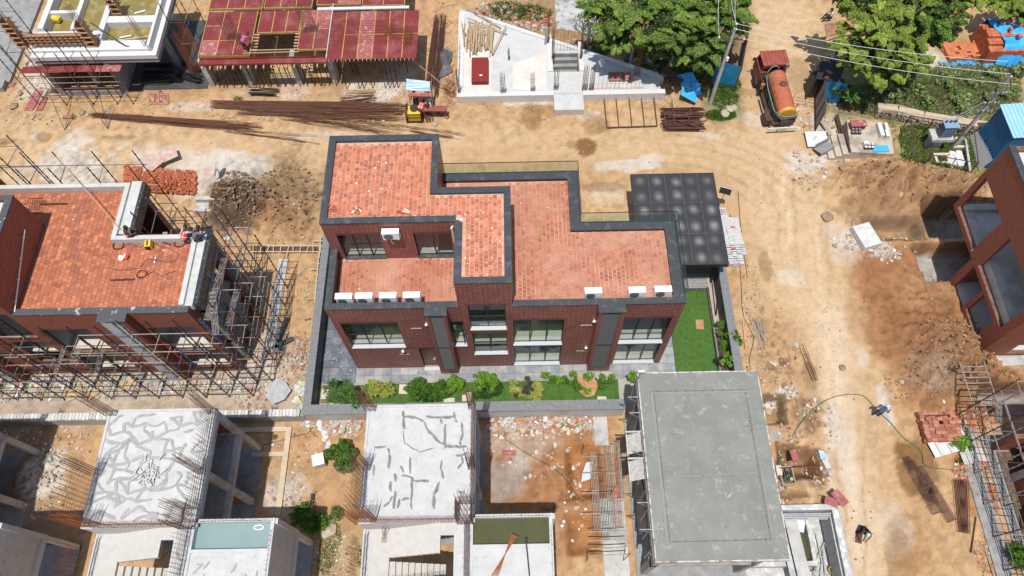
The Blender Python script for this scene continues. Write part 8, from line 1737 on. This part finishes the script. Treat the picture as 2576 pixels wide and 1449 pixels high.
# ================================================================ PEOPLE
SKINC=mat('skin',(.14,.07,.045),.6,(.12,.06,.04),20); HAIR=mat('hair',(.012,.011,.01),.6)
def cloth(name,c,c2=None): return mat('cloth_'+name,c,.85,c2 or tuple(q*.8 for q in c),14)
POSES={
 'stand':dict(pel=(0,0,.95),che=(0,.02,1.28),nek=(0,.0,1.48),hed=(0,.04,1.64),kne=(.12,.03,.5),ank=(.13,-.02,.09),toe=(.14,.13,.04),elb=(.27,-.02,1.15),wri=(.27,.12,.93)),
 'walk':dict(pel=(0,0,.93),che=(0,.05,1.26),nek=(0,.06,1.46),hed=(0,.12,1.61),kne=(.12,.12,.5),ank=(.12,.02,.09),toe=(.13,.17,.04),elb=(.3,.0,1.13),wri=(.28,.25,1.05)),
 'bend':dict(pel=(0,-.2,.9),che=(0,.15,1.08),nek=(0,.38,1.12),hed=(0,.54,1.08),kne=(.14,-.05,.48),ank=(.15,-.12,.09),toe=(.16,.03,.04),elb=(.24,.4,.85),wri=(.16,.55,.62)),
 'squat':dict(pel=(0,-.15,.3),che=(0,.08,.62),nek=(0,.24,.84),hed=(0,.36,.94),kne=(.22,.32,.5),ank=(.17,.02,.09),toe=(.18,.17,.04),elb=(.28,.34,.6),wri=(.15,.55,.4)),
 'sit':dict(pel=(0,0,.12),che=(0,.05,.45),nek=(0,.1,.66),hed=(0,.18,.79),kne=(.15,.42,.2),ank=(.14,.55,-.2),toe=(.15,.68,-.25),elb=(.27,.15,.38),wri=(.15,.38,.3))}
def person(label,loc,rz,pose,shirt,trous,vest=None,cap=None,asym=0):
    P=POSES[pose]; t=thing('person',label,'person',(0,0,0)); V=[];E=[];R=[];T=[]
    def add_(p,r,k,par=None):
        V.append(Vector(p)); R.append(r); T.append(k)
        if par is not None: E.append((par,len(V)-1))
        return len(V)-1
    pel=add_(P['pel'],.15,1); m_=Vector(P['pel']).lerp(Vector(P['che']),.5); mid=add_(m_,.14,0,pel); che=add_(P['che'],.17,0,mid); nek=add_(P['nek'],.065,2,che); hed=add_(P['hed'],.1,2,nek)
    up=(Vector(P['hed'])-Vector(P['nek'])).normalized(); add_(Vector(P['hed'])+up*.1,.07,2,hed)
    sh=Vector(P['che']).lerp(Vector(P['nek']),.62)
    for s in (-1,1):
        k_=asym*s*.1; f=lambda q:(q[0]*s,q[1]+k_,q[2])
        hp=add_((s*.1,P['pel'][1],P['pel'][2]-.06),.105,1,pel); kn=add_(f(P['kne']),.07,1,hp); an=add_(f(P['ank']),.045,1,kn); add_(f(P['toe']),.04,3,an)
        s0=add_((s*.18,sh.y,sh.z),.075,0,che); el=add_(f(P['elb']),.05,0,s0); wr=add_(f(P['wri']),.033,2,el); e_=(Vector(f(P['wri']))-Vector(f(P['elb']))).normalized(); add_(Vector(f(P['wri']))+e_*.07,.038,2,wr)
    me=bpy.data.meshes.new('body'); me.from_pydata([tuple(v) for v in V],E,[]); ob=bpy.data.objects.new('tmp_body',me); COL.objects.link(ob)
    md=ob.modifiers.new('s','SKIN'); 
    if not me.skin_vertices: pass
    sv=me.skin_vertices[0].data
    for i,r in enumerate(R): sv[i].radius=(r,r*.85 if T[i]==0 else r); sv[i].use_root=(i==0)
    sd=ob.modifiers.new('d','SUBSURF'); sd.levels=1; sd.render_levels=1
    dg=bpy.context.evaluated_depsgraph_get(); nm=bpy.data.meshes.new_from_object(ob.evaluated_get(dg)); nm.name='body'; bpy.data.objects.remove(ob)
    nm.materials.clear()
    for q in (shirt,trous,SKINC,BLACKR): nm.materials.append(q)
    A=np.array([tuple(v) for v in V]); segs=[(a,b_,T[b_]) for a,b_ in E]
    for f in nm.polygons:
        c=np.array(f.center); best=1e9;k=0
        for a,b_,ty in segs:
            d=A[b_]-A[a]; tt=min(1,max(0,np.dot(c-A[a],d)/np.dot(d,d))); e=np.linalg.norm(c-A[a]-tt*d)-.5*(R[a]*(1-tt)+R[b_]*tt)
            if e<best: best=e;k=ty
        f.material_index=k; f.use_smooth=True
    bo=bpy.data.objects.new('body',nm); COL.objects.link(bo); bo.parent=t
    H=Vector(P['hed']); fw=Vector((0,1,0)); 
    if pose in('bend',): fw=Vector((0,.4,-.9))
    c=M(); c.lathe(H-fw*.02+up*.02,[(.105,-.02),(.115,.03),(.1,.08),(.06,.115),(.01,.125)],12,up); build(c,'cap' if cap else 'hair',cap or HAIR,t,smooth=True)
    c=M(); 
    for s in (-1,1): c.obox(H+fw*.1+Vector((s*.035,0,0)),(.02,.01,.012)); c.obox(H+Vector((s*.105,0,0)),(.02,.03,.05))
    c.cur=1; c.obox(H+fw*.115-up*.02,(.02,.03,.04)); c.cur=0; c.obox(H+fw*.1-up*.055,(.04,.01,.008)); build(c,'face',[BLACKR,SKINC],t)
    c=M()
    for s in (-1,1):
        w=Vector((P['wri'][0]*s,P['wri'][1]+asym*s*.1,P['wri'][2])); e_=(w-Vector((P['elb'][0]*s,P['elb'][1]+asym*s*.1,P['elb'][2]))).normalized(); sd_=e_.cross(Vector((1,0,.1))).normalized()
        c.bar(w+e_*.03,w+e_*.11,.03,6,.035)
        for k in range(4): p0=w+e_*.1+sd_*(k-1.5)*.019; p1=p0+e_*(.04-.005*abs(k-1.5)); c.tube([p0,p1,p1+(e_*.6-Vector((0,0,.5))).normalized()*.03],[.009,.008,.006],5)
        c.tube([w+e_*.04+sd_*-.03,w+e_*.075+sd_*-.055,w+e_*.1+sd_*-.05],[.011,.009,.007],5)
    build(c,'hand',SKINC,t)
    if vest:
        c=M(); a=Vector(P['pel']).lerp(Vector(P['che']),.15); b_=Vector(P['che']).lerp(Vector(P['nek']),.65); ax=(b_-a).normalized(); rt=Vector((1,0,0)); fn=rt.cross(ax)
        prof=[(a,.18,.145),(a.lerp(b_,.35),.185,.15),(a.lerp(b_,.7),.21,.155),(b_,.17,.11)]; n=14; vs=[]
        for q,rx_,ry_ in prof:
            for i in range(n): th=2*PI*i/n; vs.append(q+rt*math.cos(th)*rx_+fn*math.sin(th)*ry_)
        c.add(vs,[(j*n+i,j*n+(i+1)%n,(j+1)*n+(i+1)%n,(j+1)*n+i) for j in range(3) for i in range(n)])
        vo=build(c,'safety_vest',vest,t,smooth=True)
        c=M()
        for s in (-1,1):
            for f_ in (-1,1): c.tube([a+rt*s*.09+fn*f_*.15,a.lerp(b_,.5)+rt*s*.1+fn*f_*.165,b_+rt*s*.08+fn*f_*.11],.018,4)
        q=a.lerp(b_,.35); c.tube([q+rt*math.cos(2*PI*i/n)*.195+fn*math.sin(2*PI*i/n)*.16 for i in range(n+1)],.018,4); build(c,'reflective_band',WHITE,vo)
    t.location=loc; t.rotation_euler.z=rz; return t
OV=cloth('orange_vest',(.75,.06,.03),(.65,.05,.03)); JN=cloth('dark_trousers',(.025,.028,.035)); GRS=cloth('grey_shirt',(.2,.17,.2))
LZ=8.62
p=at(322,592,LZ); person('worker in orange vest sitting on the parapet corner of the tiled roof notch',(p.x,p.y,8.5),-1.2,'sit',cloth('navy',(.03,.035,.07)),JN,OV)
p=at(470,601,LZ); person('worker in orange vest over pale shirt crouching at the parapet end',(p.x-.1,p.y+.1,8.3),-.6,'squat',cloth('pale',(.5,.5,.55)),JN,OV)
p=at(492,600,LZ); person('worker in purple grey shirt crouching on the parapet end without a vest',(p.x+.1,p.y,8.45),-.9,'squat',GRS,JN)
p=at(631,118,3.2); person('worker in pink shirt bending over the hole edge of the red formwork deck',(p.x-.2,p.y-.3,3.2),-.5,'bend',cloth('pink',(.5,.12,.2)),JN)
p=gat(1049,268); person('worker in orange vest standing in the shade behind the yellow machine',p,2.8,'stand',JN,JN,OV)
p=gat(1082,276); person('worker in white shirt bending over the far side of the bench',p,3.0,'bend',cloth('white',(.6,.6,.62)),JN)
p=gat(1063,293); person('worker in orange vest leaning on the bench right of the yellow machine',p,-.3,'bend',cloth('orange',(.7,.1,.05)),JN,OV)
p=gat(2199,1047); person('worker in blue shirt and chequered headscarf walking with the green hose',p,-.9,'walk',cloth('blue',(.08,.18,.32)),cloth('blue_trousers',(.03,.06,.16)),None,cloth('check',(.3,.4,.6),(.7,.75,.8)),1)
p=gat(2166,1335); person('worker in dark clothes and green scarf squatting over a red board',(p.x,p.y,p.z),2.9,'squat',cloth('charcoal',(.035,.035,.04)),JN,None,cloth('green_scarf',(.15,.4,.35),(.6,.7,.65)))
p=gat(1992,1190); person('mason in teal shirt and straw hat squatting at a timber frame',(p.x,p.y,p.z),2.8,'squat',cloth('teal',(.02,.2,.22)),cloth('navy2',(.03,.05,.15)),None,cloth('straw',(.6,.5,.25)))
p=gat(2086,52); person('person in white shirt sitting in tree shade on the right side of the road',(p.x,p.y,p.z+.3),1.5,'sit',cloth('white2',(.65,.63,.6)),JN)
p=gat(2085,172); person('person in patterned shirt standing behind the dark shelter roof',p,2.5,'stand',cloth('white_blue',(.55,.6,.7),(.1,.12,.3)),JN)
p=at(2568,1133,.5); person('worker in orange vest stooping inside the scaffolded shell at the right edge',(p.x,p.y,.1),1.0,'bend',cloth('pale2',(.35,.35,.35)),JN,OV)
# hose
def groundtube(pts,r,mt,name,label,cat,n=6,dz=.05):
    W=[gat(u,v,dz) for u,v in pts]; S_=[]
    for i in range(len(W)-1):
        a=W[max(i-1,0)];b_=W[i];c=W[i+1];d=W[min(i+2,len(W)-1)]
        for k in range(5):
            t_=k/5; S_.append(.5*((2*b_)+(c-a)*t_+(2*a-5*b_+4*c-d)*t_*t_+(3*b_-a-3*c+d)*t_**3))
    S_.append(W[-1])
    for q in S_: q.z=max(q.z,gz(q.x,q.y)+dz)
    b=M(); b.tube(S_,r,n); return solo(b,name,mt,label,cat)
groundtube([(1955,1170),(1975,1140),(2000,1085),(2040,1035),(2085,1004),(2130,993),(2170,996),(2195,1020)],.024,HOSEG,'garden_hose','green hose arcing over the road up to the walking worker','hose')
groundtube([(2213,1040),(2240,1065),(2270,1100),(2300,1122),(2318,1140),(2321,1165),(2335,1176),(2370,1180),(2450,1188),(2520,1190)],.024,HOSEG,'garden_hose','green hose running from the walking worker to the barred boards','hose')
for k,(pts,lb) in enumerate((([(1856,480),(1862,560),(1872,640),(1880,700)],'long thin dark cord lying straight on the road right of the canopy'),([(1770+66,540),(1850,600),(1862,680),(1866,760),(1872,800),(1895,850),(1885,900),(1888,930)],'thin cord winding down beside the right plot wall'),([(660,1120),(700,1110),(755,1095),(775,1090),(790,1070)],'thin black cable trailing to the pale cubic box'),([(772,1040),(782,1085),(800,1100)],'loose cable hanging at the wall corner'),([(1370,1010),(1400,1032),(1450,1035),(1500,1040),(1560,1030)],'black cable sagging along the front plot wall'),([(1210,1078),(1260,1100),(1340,1150),(1400,1185),(1455,1250)],'thin wire across the red earth'))):
    groundtube(pts,.015,BLACKR,'cable',lb,'cable',4)
# mason's timber form and pit bits
b=M(); c=[at(1958,1176,.15),at(1988,1174,.15),at(2000,1218,.15),at(1968,1222,.15)]
for i in range(4): q,r_=c[i],c[(i+1)%4]; d=r_-q; b.obox(((q.x+r_.x)/2,(q.y+r_.y)/2,.15),(d.length,.06,.3),rz=math.atan2(d.y,d.x))
for k in range(4): b.bar(c[0].lerp(c[1],.2+.2*k)-Vector((0,0,.05)),c[3].lerp(c[2],.2+.2*k)-Vector((0,0,.05)),.012,3)
solo(b,'timber_form',WOODG,'small rectangular timber form with steel mesh beside the mason','timber form')
b=M(); b.bar(at(1960,1177,.35),at(2072,1172,.35),.035,4); solo(b,'steel_tube',DRUST,'rusty tube spanning the earth pit on two blocks','tube')
for u,v,lb,rz in ((1957,1185,'pale block under the left end of the rusty tube',.0),(2076,1169,'pale block under the right end of the rusty tube',.3)):
    b=M(); p=at(u,v,.1); b.obox((p.x,p.y,.17),(.3,.55,.32),rz=rz); solo(b,'concrete_block',mat('cream_concrete',(0,0,0)),lb,'block')
b=M(); b.prism(ats([(1984+76-2,1132),(2070,1134),(2085,1152),(2078,1160),(2066,1160)],.1),.02,.12); 
solo(b,'blue_sack',mat('light_blue_sack',(.3,.5,.62),.6,(.4,.6,.72),4),'light blue empty sack lying on the earth near the mason pit','sack')
for q,lb in (((1977,855,13,16,5),'square of welded mesh lying on the earth right of the plot wall'),):
    pass
b=M(); c=[at(1953,886,.06),at(1981,880,.06),at(1990,908,.06),at(1963,915,.06)]
for k in range(6): b.bar(c[0].lerp(c[1],k/5),c[3].lerp(c[2],k/5),.012,3); b.bar(c[0].lerp(c[3],k/5),c[1].lerp(c[2],k/5),.012,3)
solo(b,'steel_mesh',RUST,'small square of rusty steel mesh lying on the earth left of the road','mesh')
b=M(); p,q=at(2015,866,.15),at(2050,958,.15); d=q-p; a=Vector((-d.y,d.x,0)).normalized()
for o,z in ((-.12,.05),(.12,.05),(-.12,.3),(.12,.3)): b.bar(p+a*o+Vector((0,0,z-.1)),q+a*o+Vector((0,0,z-.1)),.012,3)
for k in range(18): c_=p.lerp(q,.3+.7*k/17); b.tube([c_+a*.13+Vector((0,0,-.05)),c_+a*.13+Vector((0,0,.2)),c_-a*.13+Vector((0,0,.2)),c_-a*.13+Vector((0,0,-.05))],.01,3)
solo(b,'rebar_column',RUST,'long square rebar cage lying on the earth left of the road','rebar cage')
b=M(); p=at(1945,914,.06); b.prism(ats([(1933,910),(1950,905),(1958,912),(1950,922)],.05),.02,.06); solo(b,'stone_slab',CONC,'flat grey stone slab beside the small steel mesh','slab')
t=thing('pole_pile','fan of pale poles lying right of the side plot wall','pole pile',tuple(gat(1908,835)))
for k,(u0,v0,u1,v1) in enumerate(((1887,803,1910,870),(1895,802,1915,875),(1905,800,1912,868),(1898,803,1920,860),(1909,808,1924,880),(1916,805,1922,872))): b=M(); b.bar(gat(u0,v0,.1),gat(u1,v1,.1),.04,6); build(b,'pole',TUBEG if k%2 else WOODG,t)
b=M(); b.bar(gat(1868,810,.1),gat(1875,880,.1),.05,4); solo(b,'plank',WOOD,'single pale plank standing along the outside of the side plot wall','plank')
b=M(); p=at(804,1160,.35); b.obox((p.x,p.y,.35),(.62,.62,.7),rz=.25); b.cur=1; b.obox((p.x,p.y,.72),(.66,.66,.04),rz=.25); solo(b,'cabinet',[mat('cabinet_grey',(.45,.45,.43),.6),mat('cabinet_cream',(.72,.7,.62),.5)],'pale cubic box with a cream lid standing on the earth','cabinet')
b=M(); p=at(787,1250,.1); b.obox((p.x,p.y,.1),(.2,.35,.14),rz=.1); solo(b,'black_case',BLACKR,'small black box on the earth above the tank wall shadow','case')
b=M(); c=[at(376,236,.05),at(424,235,.05),at(424,262,.05),at(376,262,.05)]; b.prism([(q.x,q.y) for q in c],.03,.06); b.cur=1
for k in (0,.25,.5,.75,1): b.bar(c[0].lerp(c[1],k)+Vector((0,0,.05)),c[3].lerp(c[2],k)+Vector((0,0,.05)),.03,4)
b.bar(c[0]+Vector((0,0,.05)),c[1]+Vector((0,0,.05)),.03,4); b.bar(c[3]+Vector((0,0,.05)),c[2]+Vector((0,0,.05)),.03,4); solo(b,'form_panel',[PLYO,WOOD],'ribbed form panel lying face down on the earth left of the props','form panel')
for u,v,w_,h_,rz,mt,lb in ((86,253,.65,1.95,-.12,PLYO,'long worn red board lying left of the flooded shell scaffold'),(106,262,.5,1.3,-.05,PLYO,'grey pink board beside the long red one'),(172,296,.75,.3,-.05,PLYO,'small pink board under the scaffold raker'),(1280,1140,.8,.3,-.05,PLYO,'faded pink board on the red earth behind the green tank'),(33,213,.3,.45,-.4,PLYO,'small red offcut at the foundation slab corner')):
    b=M(); p=gat(u,v,.05); b.obox((p.x,p.y,p.z+.02),(w_,h_,.03),rz=rz); solo(b,'board',mt,lb,'board')
for u,v,s,lb in ((35,268,.35,'brown boulder at the far left of the upper road'),(85,294,.3,'pale boulder below the long red board'),(65,292,.18,'small pale stone left of the pale boulder'),(52,236,.28,'tan rock near the foundation slab'),(207,285,.3,'grey broken block left of the tapering bars'),(220,290,.25,'pale broken block touching the tapering bars'),(234,292,.25,'pinkish stone at the tip of the tapering bars'),(1822,288,.55,'big pale boulder in the weeds at the road corner'),(1835,275,.35,'white rounded stone beside the weeds'),(1846,272,.35,'flat white stone at the edge of the road corner'),(2115,432,.35,'isolated stone on top of the brown earth heap'),(2254,504,.25,'pale rock on the lower edge of the earth heap'),(2080,548,.5,'flat tan slab of earth at the heap foot'),(1015,262,.35,'cream rock right of the yellow machine base'),(1095,313,.35,'cream rock on the road below the cut bars'),(2118,935-10,.25,'grey stone lying in the middle of the long road'),(2270,960,.2,'rounded pale stone beside the dust streak'),(1945,1025,.3,'cream rock at the sump edge'),(2008,868,.3,'cream stone next to the lying rebar cage'),(830,1335,.5,'white flat rock in the weeds between the shells')):
    b=M(); p=gat(u,v); b.rock((p.x,p.y,p.z+s*.25),s,.5,random.Random(int(u))); m2=mat('stone_pale',(.5,.42,.32),.9,(.38,.3,.22),4,bmp=.4) if 'pale' in lb or 'cream' in lb or 'white' in lb else mat('stone_brown',(.36,.24,.15),.9,(.25,.17,.11),4,bmp=.4); solo(b,'rock',m2,lb,'rock')
# ================================================================ RUBBLE AND LITTER
def litter(label,areas,n,pal,smin,smax,kind_='flake',seed=1,name='rubble',cat='rubble'):
    rn=random.Random(seed); m=M(); W=[a[2]*a[3]*(a[4] if len(a)>4 else 1) for a in areas]
    for k in range(n):
        a=rn.choices(areas,W)[0]; th=rn.random()*6.28; q=rn.random()**.6; u=a[0]+a[2]*q*math.cos(th); v=a[1]+a[3]*q*math.sin(th); p=gat(u,v)
        if -12.3<p.x<13.1 and 13<p.y<24.4 : continue
        s=smin+(smax-smin)*rn.random()**3; c=rn.choice(pal); g_=rn.uniform(.75,1.2); m.c=tuple(min(.85,x*g_) for x in c)
        if kind_=='rock' or (kind_=='mix' and rn.random()<.5): m.rock((p.x,p.y,p.z+s*.2),s*.6,.6,rn)
        elif kind_=='stick':
            a_=rn.random()*6.28; m.bar((p.x,p.y,p.z+.03),(p.x+s*math.cos(a_),p.y+s*math.sin(a_),p.z+.06),.014,4)
        else: m.flake((p.x,p.y,p.z+.01),s,rn)
    return solo(m,name,RUB,label,cat,kind='stuff')
PR=[(.42,.36,.28),(.48,.42,.35),(.36,.28,.2),(.33,.15,.08),(.48,.46,.42),(.28,.22,.16)]; PL=[(.6,.6,.57),(.5,.48,.43),(.45,.4,.33),(.45,.33,.2),(.55,.48,.2),(.38,.45,.25),(.42,.14,.14),(.42,.43,.44),(.34,.27,.2),(.32,.4,.45),(.62,.61,.58),(.5,.49,.46),(.4,.37,.32)]
PW=[(.52,.49,.44),(.44,.4,.35),(.62,.6,.57),(.42,.18,.11),(.46,.36,.26),(.4,.36,.31)]
litter('colourful litter of torn cement bags and cartons along the front of the unfinished house',[(100,970,110,38),(280,960,120,35,1.3),(450,960,130,35,1.2),(590,970,80,30),(30,980,60,40)],1500,PL,.05,.34,'flake',1,'cement_bag_litter','litter')
litter('grey building rubble under the scaffold in front of the unfinished house',[(300,960,330,45)],1800,PR,.04,.16,'mix',2)
litter('heap of torn cement bags on the earth left of the garden wall',[(700,985,32,25,2),(755,990,18,40,1.5)],160,PL[:6]+[(.5,.52,.53)]*3,.15,.5,'flake',3,'cement_bag_heap','litter')
litter('broken brick and plaster rubble on the earth between the two brick houses',[(690,900,60,80),(760,900,25,70,2),(650,1000,70,30),(740,700,90,130,.15),(700,560,100,60,.15)],2000,PR+[(.45,.16,.08)],.04,.22,'mix',4)
litter('white and pink demolition rubble beside the left end of the plot wall',[(860,1070,55,32,2),(830,1060,70,30)],520,PW,.06,.34,'flake',5)
litter('rubble and plastic scraps on the red earth behind the green tank',[(1290,1075,70,32,2),(1400,1065,90,30,2),(1490,1080,45,30),(1330,1130,110,80,.25),(1440,1250,40,110,.2)],1300,PW+[(.45,.17,.09),(.5,.52,.5)],.04,.3,'flake',6)
litter('broken chips and stones beside the side plot wall and the road edge',[(1900,850,35,110,1),(1950,960,50,60),(1890,740,25,90),(2060,1100,40,120,.5)],900,PR,.03,.17,'mix',31)
litter('scattered chips and stones over the earth below the concrete shells',[(750,1180,80,120,.5),(160,1130,70,90,.7),(110,1220,60,90),(840,1400,60,60),(720,1240,50,40,1.5),(60,1090,60,30)],1400,PR+[(.6,.6,.58)],.03,.2,'mix',7)
litter('stones and scraps along the upper dirt road and the formwork decks',[(150,270,170,60,.5),(400,270,150,60,.4),(700,235,200,14),(950,240,80,30),(1350,270,200,40,.4),(1680,250,80,40,.7),(60,190,50,60),(560,190,60,30),(1120,120,40,120),(1900,270,20,40,.4)],1900,PR,.03,.2,'mix',8)
litter('broken panels, bricks and rubble along the slanting plinth edge',[(1230,30,60,20,2),(1330,60,80,25,2),(1450,120,60,20,1),(1600,165,70,20,1.2),(1680,190,60,20)],900,PR+[(.38,.12,.08),(.42,.17,.12)],.06,.5,'mix',9)
litter('pebbles strewn over the long dirt road',[(1960,500,70,200,.5),(2050,750,70,200,.5),(2090,1000,60,250,.5),(2130,1300,80,140,.5),(1935,830,50,100),(1970,900,60,60),(900,370,500,30,.15),(1600,350,200,60,.3)],1200,PR+[(.6,.48,.34)],.02,.12,'rock',10)
litter('clods of brown earth on the heaps right of the road',[(2240,460,140,50,2),(2390,485,90,40,2),(2380,900,110,100,2),(2300,960,80,50),(2500,960,70,30),(2330,720,80,60,.5)],5200,[(.36,.21,.11),(.30,.17,.09),(.40,.24,.13),(.26,.14,.075),(.33,.18,.09)],.03,.17,'rock',11,'earth_clods','earth clods')
litter('clods of dark soil in the two heaps behind the brick house',[(600,510,75,70,2),(730,500,80,90,.5)],3600,[(.2,.14,.09),(.26,.17,.1),(.12,.08,.055),(.3,.2,.13)],.03,.2,'rock',12,'soil_clods','soil clods')
litter('rubble and grey chips beside the white block by the road',[(2140,600,50,40,1),(2220,640,50,20,1.5),(2030,420,50,60),(2110,350,60,60,1.3),(2020,300,30,40),(2250,620,60,50,.5),(2080,260,30,40)],900,PR+[(.55,.56,.56)],.04,.28,'mix',13)
litter('red brick rubble beside the right hand scaffold',[(2440,1170,45,50,2),(2480,1250,30,60),(2400,1050,80,40,.6),(2450,1050,60,40),(2520,1000,50,20),(2500,1400,50,50,.6)],1300,[(.45,.16,.08),(.5,.2,.11),(.4,.13,.07),(.5,.42,.34)],.05,.26,'mix',14)
litter('rubble round the sump and the mason pit beside the grey slab',[(1980,990,30,30,1),(2000,1100,50,60,.6),(2060,1180,30,50,1),(1950,1260,30,14),(1960,1220,20,20,1.5),(2040,1040,20,50)],700,PR+[(.5,.2,.1)],.04,.26,'mix',15)
litter('plastic scraps and litter in the scrub of the waste land',[(2300,220,70,30),(2230,270,50,20),(2180,260,30,20),(2360,290,60,14),(2420,240,80,50,.2)],260,[(.7,.7,.7),(.4,.55,.7),(.6,.5,.4),(.75,.74,.7),(.45,.2,.15)],.06,.3,'flake',16,'plastic_litter','litter')
litter('yellow and pale scraps among the steel bars',[(880,290,130,20),(640,235,40,10),(700,240,60,10)],90,[(.7,.55,.05),(.72,.72,.7)],.05,.3,'flake',17,'strap_litter','litter')
litter('twigs and timber offcuts on the earth near the red deck',[(1110,110,28,110),(1090,150,20,60),(600,300,80,20),(1240,40,60,30),(750,680,60,60,.2),(2480,1380,30,60)],260,[(.5,.38,.24),(.35,.22,.13)],.3,1.1,'stick',18,'timber_offcuts','offcuts')
b=M(); rn=random.Random(6)
p=at(700,985,.1); n=7; b.prism([(p.x+.75*math.cos(a*6.28/n)*rn.uniform(.7,1.2),p.y+.8*math.sin(a*6.28/n)*rn.uniform(.7,1.2)) for a in range(n)],.25,.29); solo(b,'plastic_sheet',mat('grey_sheet',(.33,.35,.37),.45,(.45,.47,.48),4,bmp=.5,bs=4),'grey plastic sheet spread over the cement bag heap','sheet')
b=M(); p=at(815,1110,.1)
for k in range(9): b.rock((p.x-.4+.1*k+rn.uniform(-.1,.1),p.y+1.2-k*.22,.12),.22,.5,rn)
solo(b,'plastic_bundle',mat('clear_plastic',(.6,.58,.56),.4,(.7,.68,.66),5),'twisted clear plastic sheeting lying on the earth below the plot wall corner','plastic')
for k in (0,1):
    q=((30,1008-0,70,1010),(180,1012,210,1012))[k]
b=M(); 
for k,(u,v,w_,h_) in enumerate(((25,945+0,1.6,.9),(188,992,1.0,.7),(235,990,.8,.5),(330,965,.9,.3),(310,975,.8,.4))): p=gat(u,v,.05); b.c=(.5,.36,.2); b.obox((p.x,p.y,p.z+.05+.01*k),(w_,h_,.02),rz=.4*k,rx=.08)
solo(b,'carton_sheets',RUB,'flattened brown cartons in the litter before the unfinished house','cartons')
for u,v,x2,y2,lb in ((547,1030,0,0,'') ,): pass
# tube ladder added to cast shadow beside the right pit
b=M()
for y0_,y1_ in ((12.9,15.6),): b.bar((25.6,12.4,1.9),(25.6,15.2,1.9),.04,4); b.bar((27.0,12.4,1.9),(27.0,15.2,1.9),.04,4)
for k in range(8): b.bar((25.6,12.6+k*.33,1.9),(27.0,12.6+k*.33,1.92),.035,4)
for x_,y_ in ((25.6,12.4),(27.0,12.4),(25.6,15.2),(27.0,15.2)): b.bar((x_,y_,gz(x_,y_)),(x_,y_,1.9),.03,4)
solo(b,'shadow_ladder',TUBEG,'tube ladder added to cast shadow beside the dark pit above the right hand scaffold','platform')
# zebra painted kerb and concrete yard at the top
b=M(); 
for k in range(7):
    p,q=at(2330+k*11,27,.1),at(2341+k*11,27,.1); b.c=(.5,.1,.06) if k%2==0 else (.65,.4,.06); b.box(p.x,p.y-.35,0,q.x-.02,p.y+.35,.15)
solo(b,'painted_kerb',PAINT,'short kerb painted in red and yellow blocks between the right trees','kerb')
b=M(); P_=ats([(1395,0),(1480,0),(1520,90),(1400,70)],.1); b.prism(P_,-.1,.06); struct(b,'concrete_yard',mat('yard_concrete',(.36,.36,.35),.9,(.5,.49,.47),.9,c3=(.25,.25,.24),s3=2))
b=M(); P_=ats([(2075,60),(2150,45),(2150,75),(2080,90)],.1); b.prism(P_,-.1,.1); struct(b,'paved_patch',mat('red_paving',(.25,.08,.06),.8,(.35,.25,.12),5))
mc=thing('parked_motorbike','dark motorbike parked in tree shade at the top right','motorbike',tuple(at(2410,22,0))); p=at(2410,18,.3)
b=M()
for dx in (-.6,.6): b.lathe((p.x+dx,p.y-.06,.3),[(.2,0),(.3,.02),(.3,.1),(.2,.12)],14,Vector((0,1,0)))
build(b,'wheel',BLACKR,mc); b=M(); b.obox((p.x,p.y,.6),(.9,.22,.35)); b.obox((p.x-.25,p.y,.85),(.7,.26,.1)); b.bar((p.x+.45,p.y-.3,1.05),(p.x+.45,p.y+.3,1.05),.02); b.bar((p.x+.6,p.y,.3),(p.x+.42,p.y,1.05),.03); build(b,'frame',IRONP,mc)
for (u,v,lb) in ((1192,60+0,'a'),): pass
for k,(u,v,h,lb) in enumerate(((1371,125,2.2,'concrete fence post nearest the plinth corner in the undergrowth'),(1477,180-65,2.4,'concrete fence post between the plinth and the trees, with debris at its foot'),(1583,170-10,2.2,'concrete fence post standing in front of the tree trunks'),(1682,172,2.6,'concrete fence post behind the blue scrap'),(1192,1449,0,''))):
    if not lb: continue
    p=gat(u,v); b=M(); b.bar(p,(p.x+.1,p.y,h),.13,4); b.bar((p.x+.1,p.y,h),(p.x+.1,p.y,h+.8),.02,4); solo(b,'fence_post',CONC,lb,'post','concrete posts along the tree line')
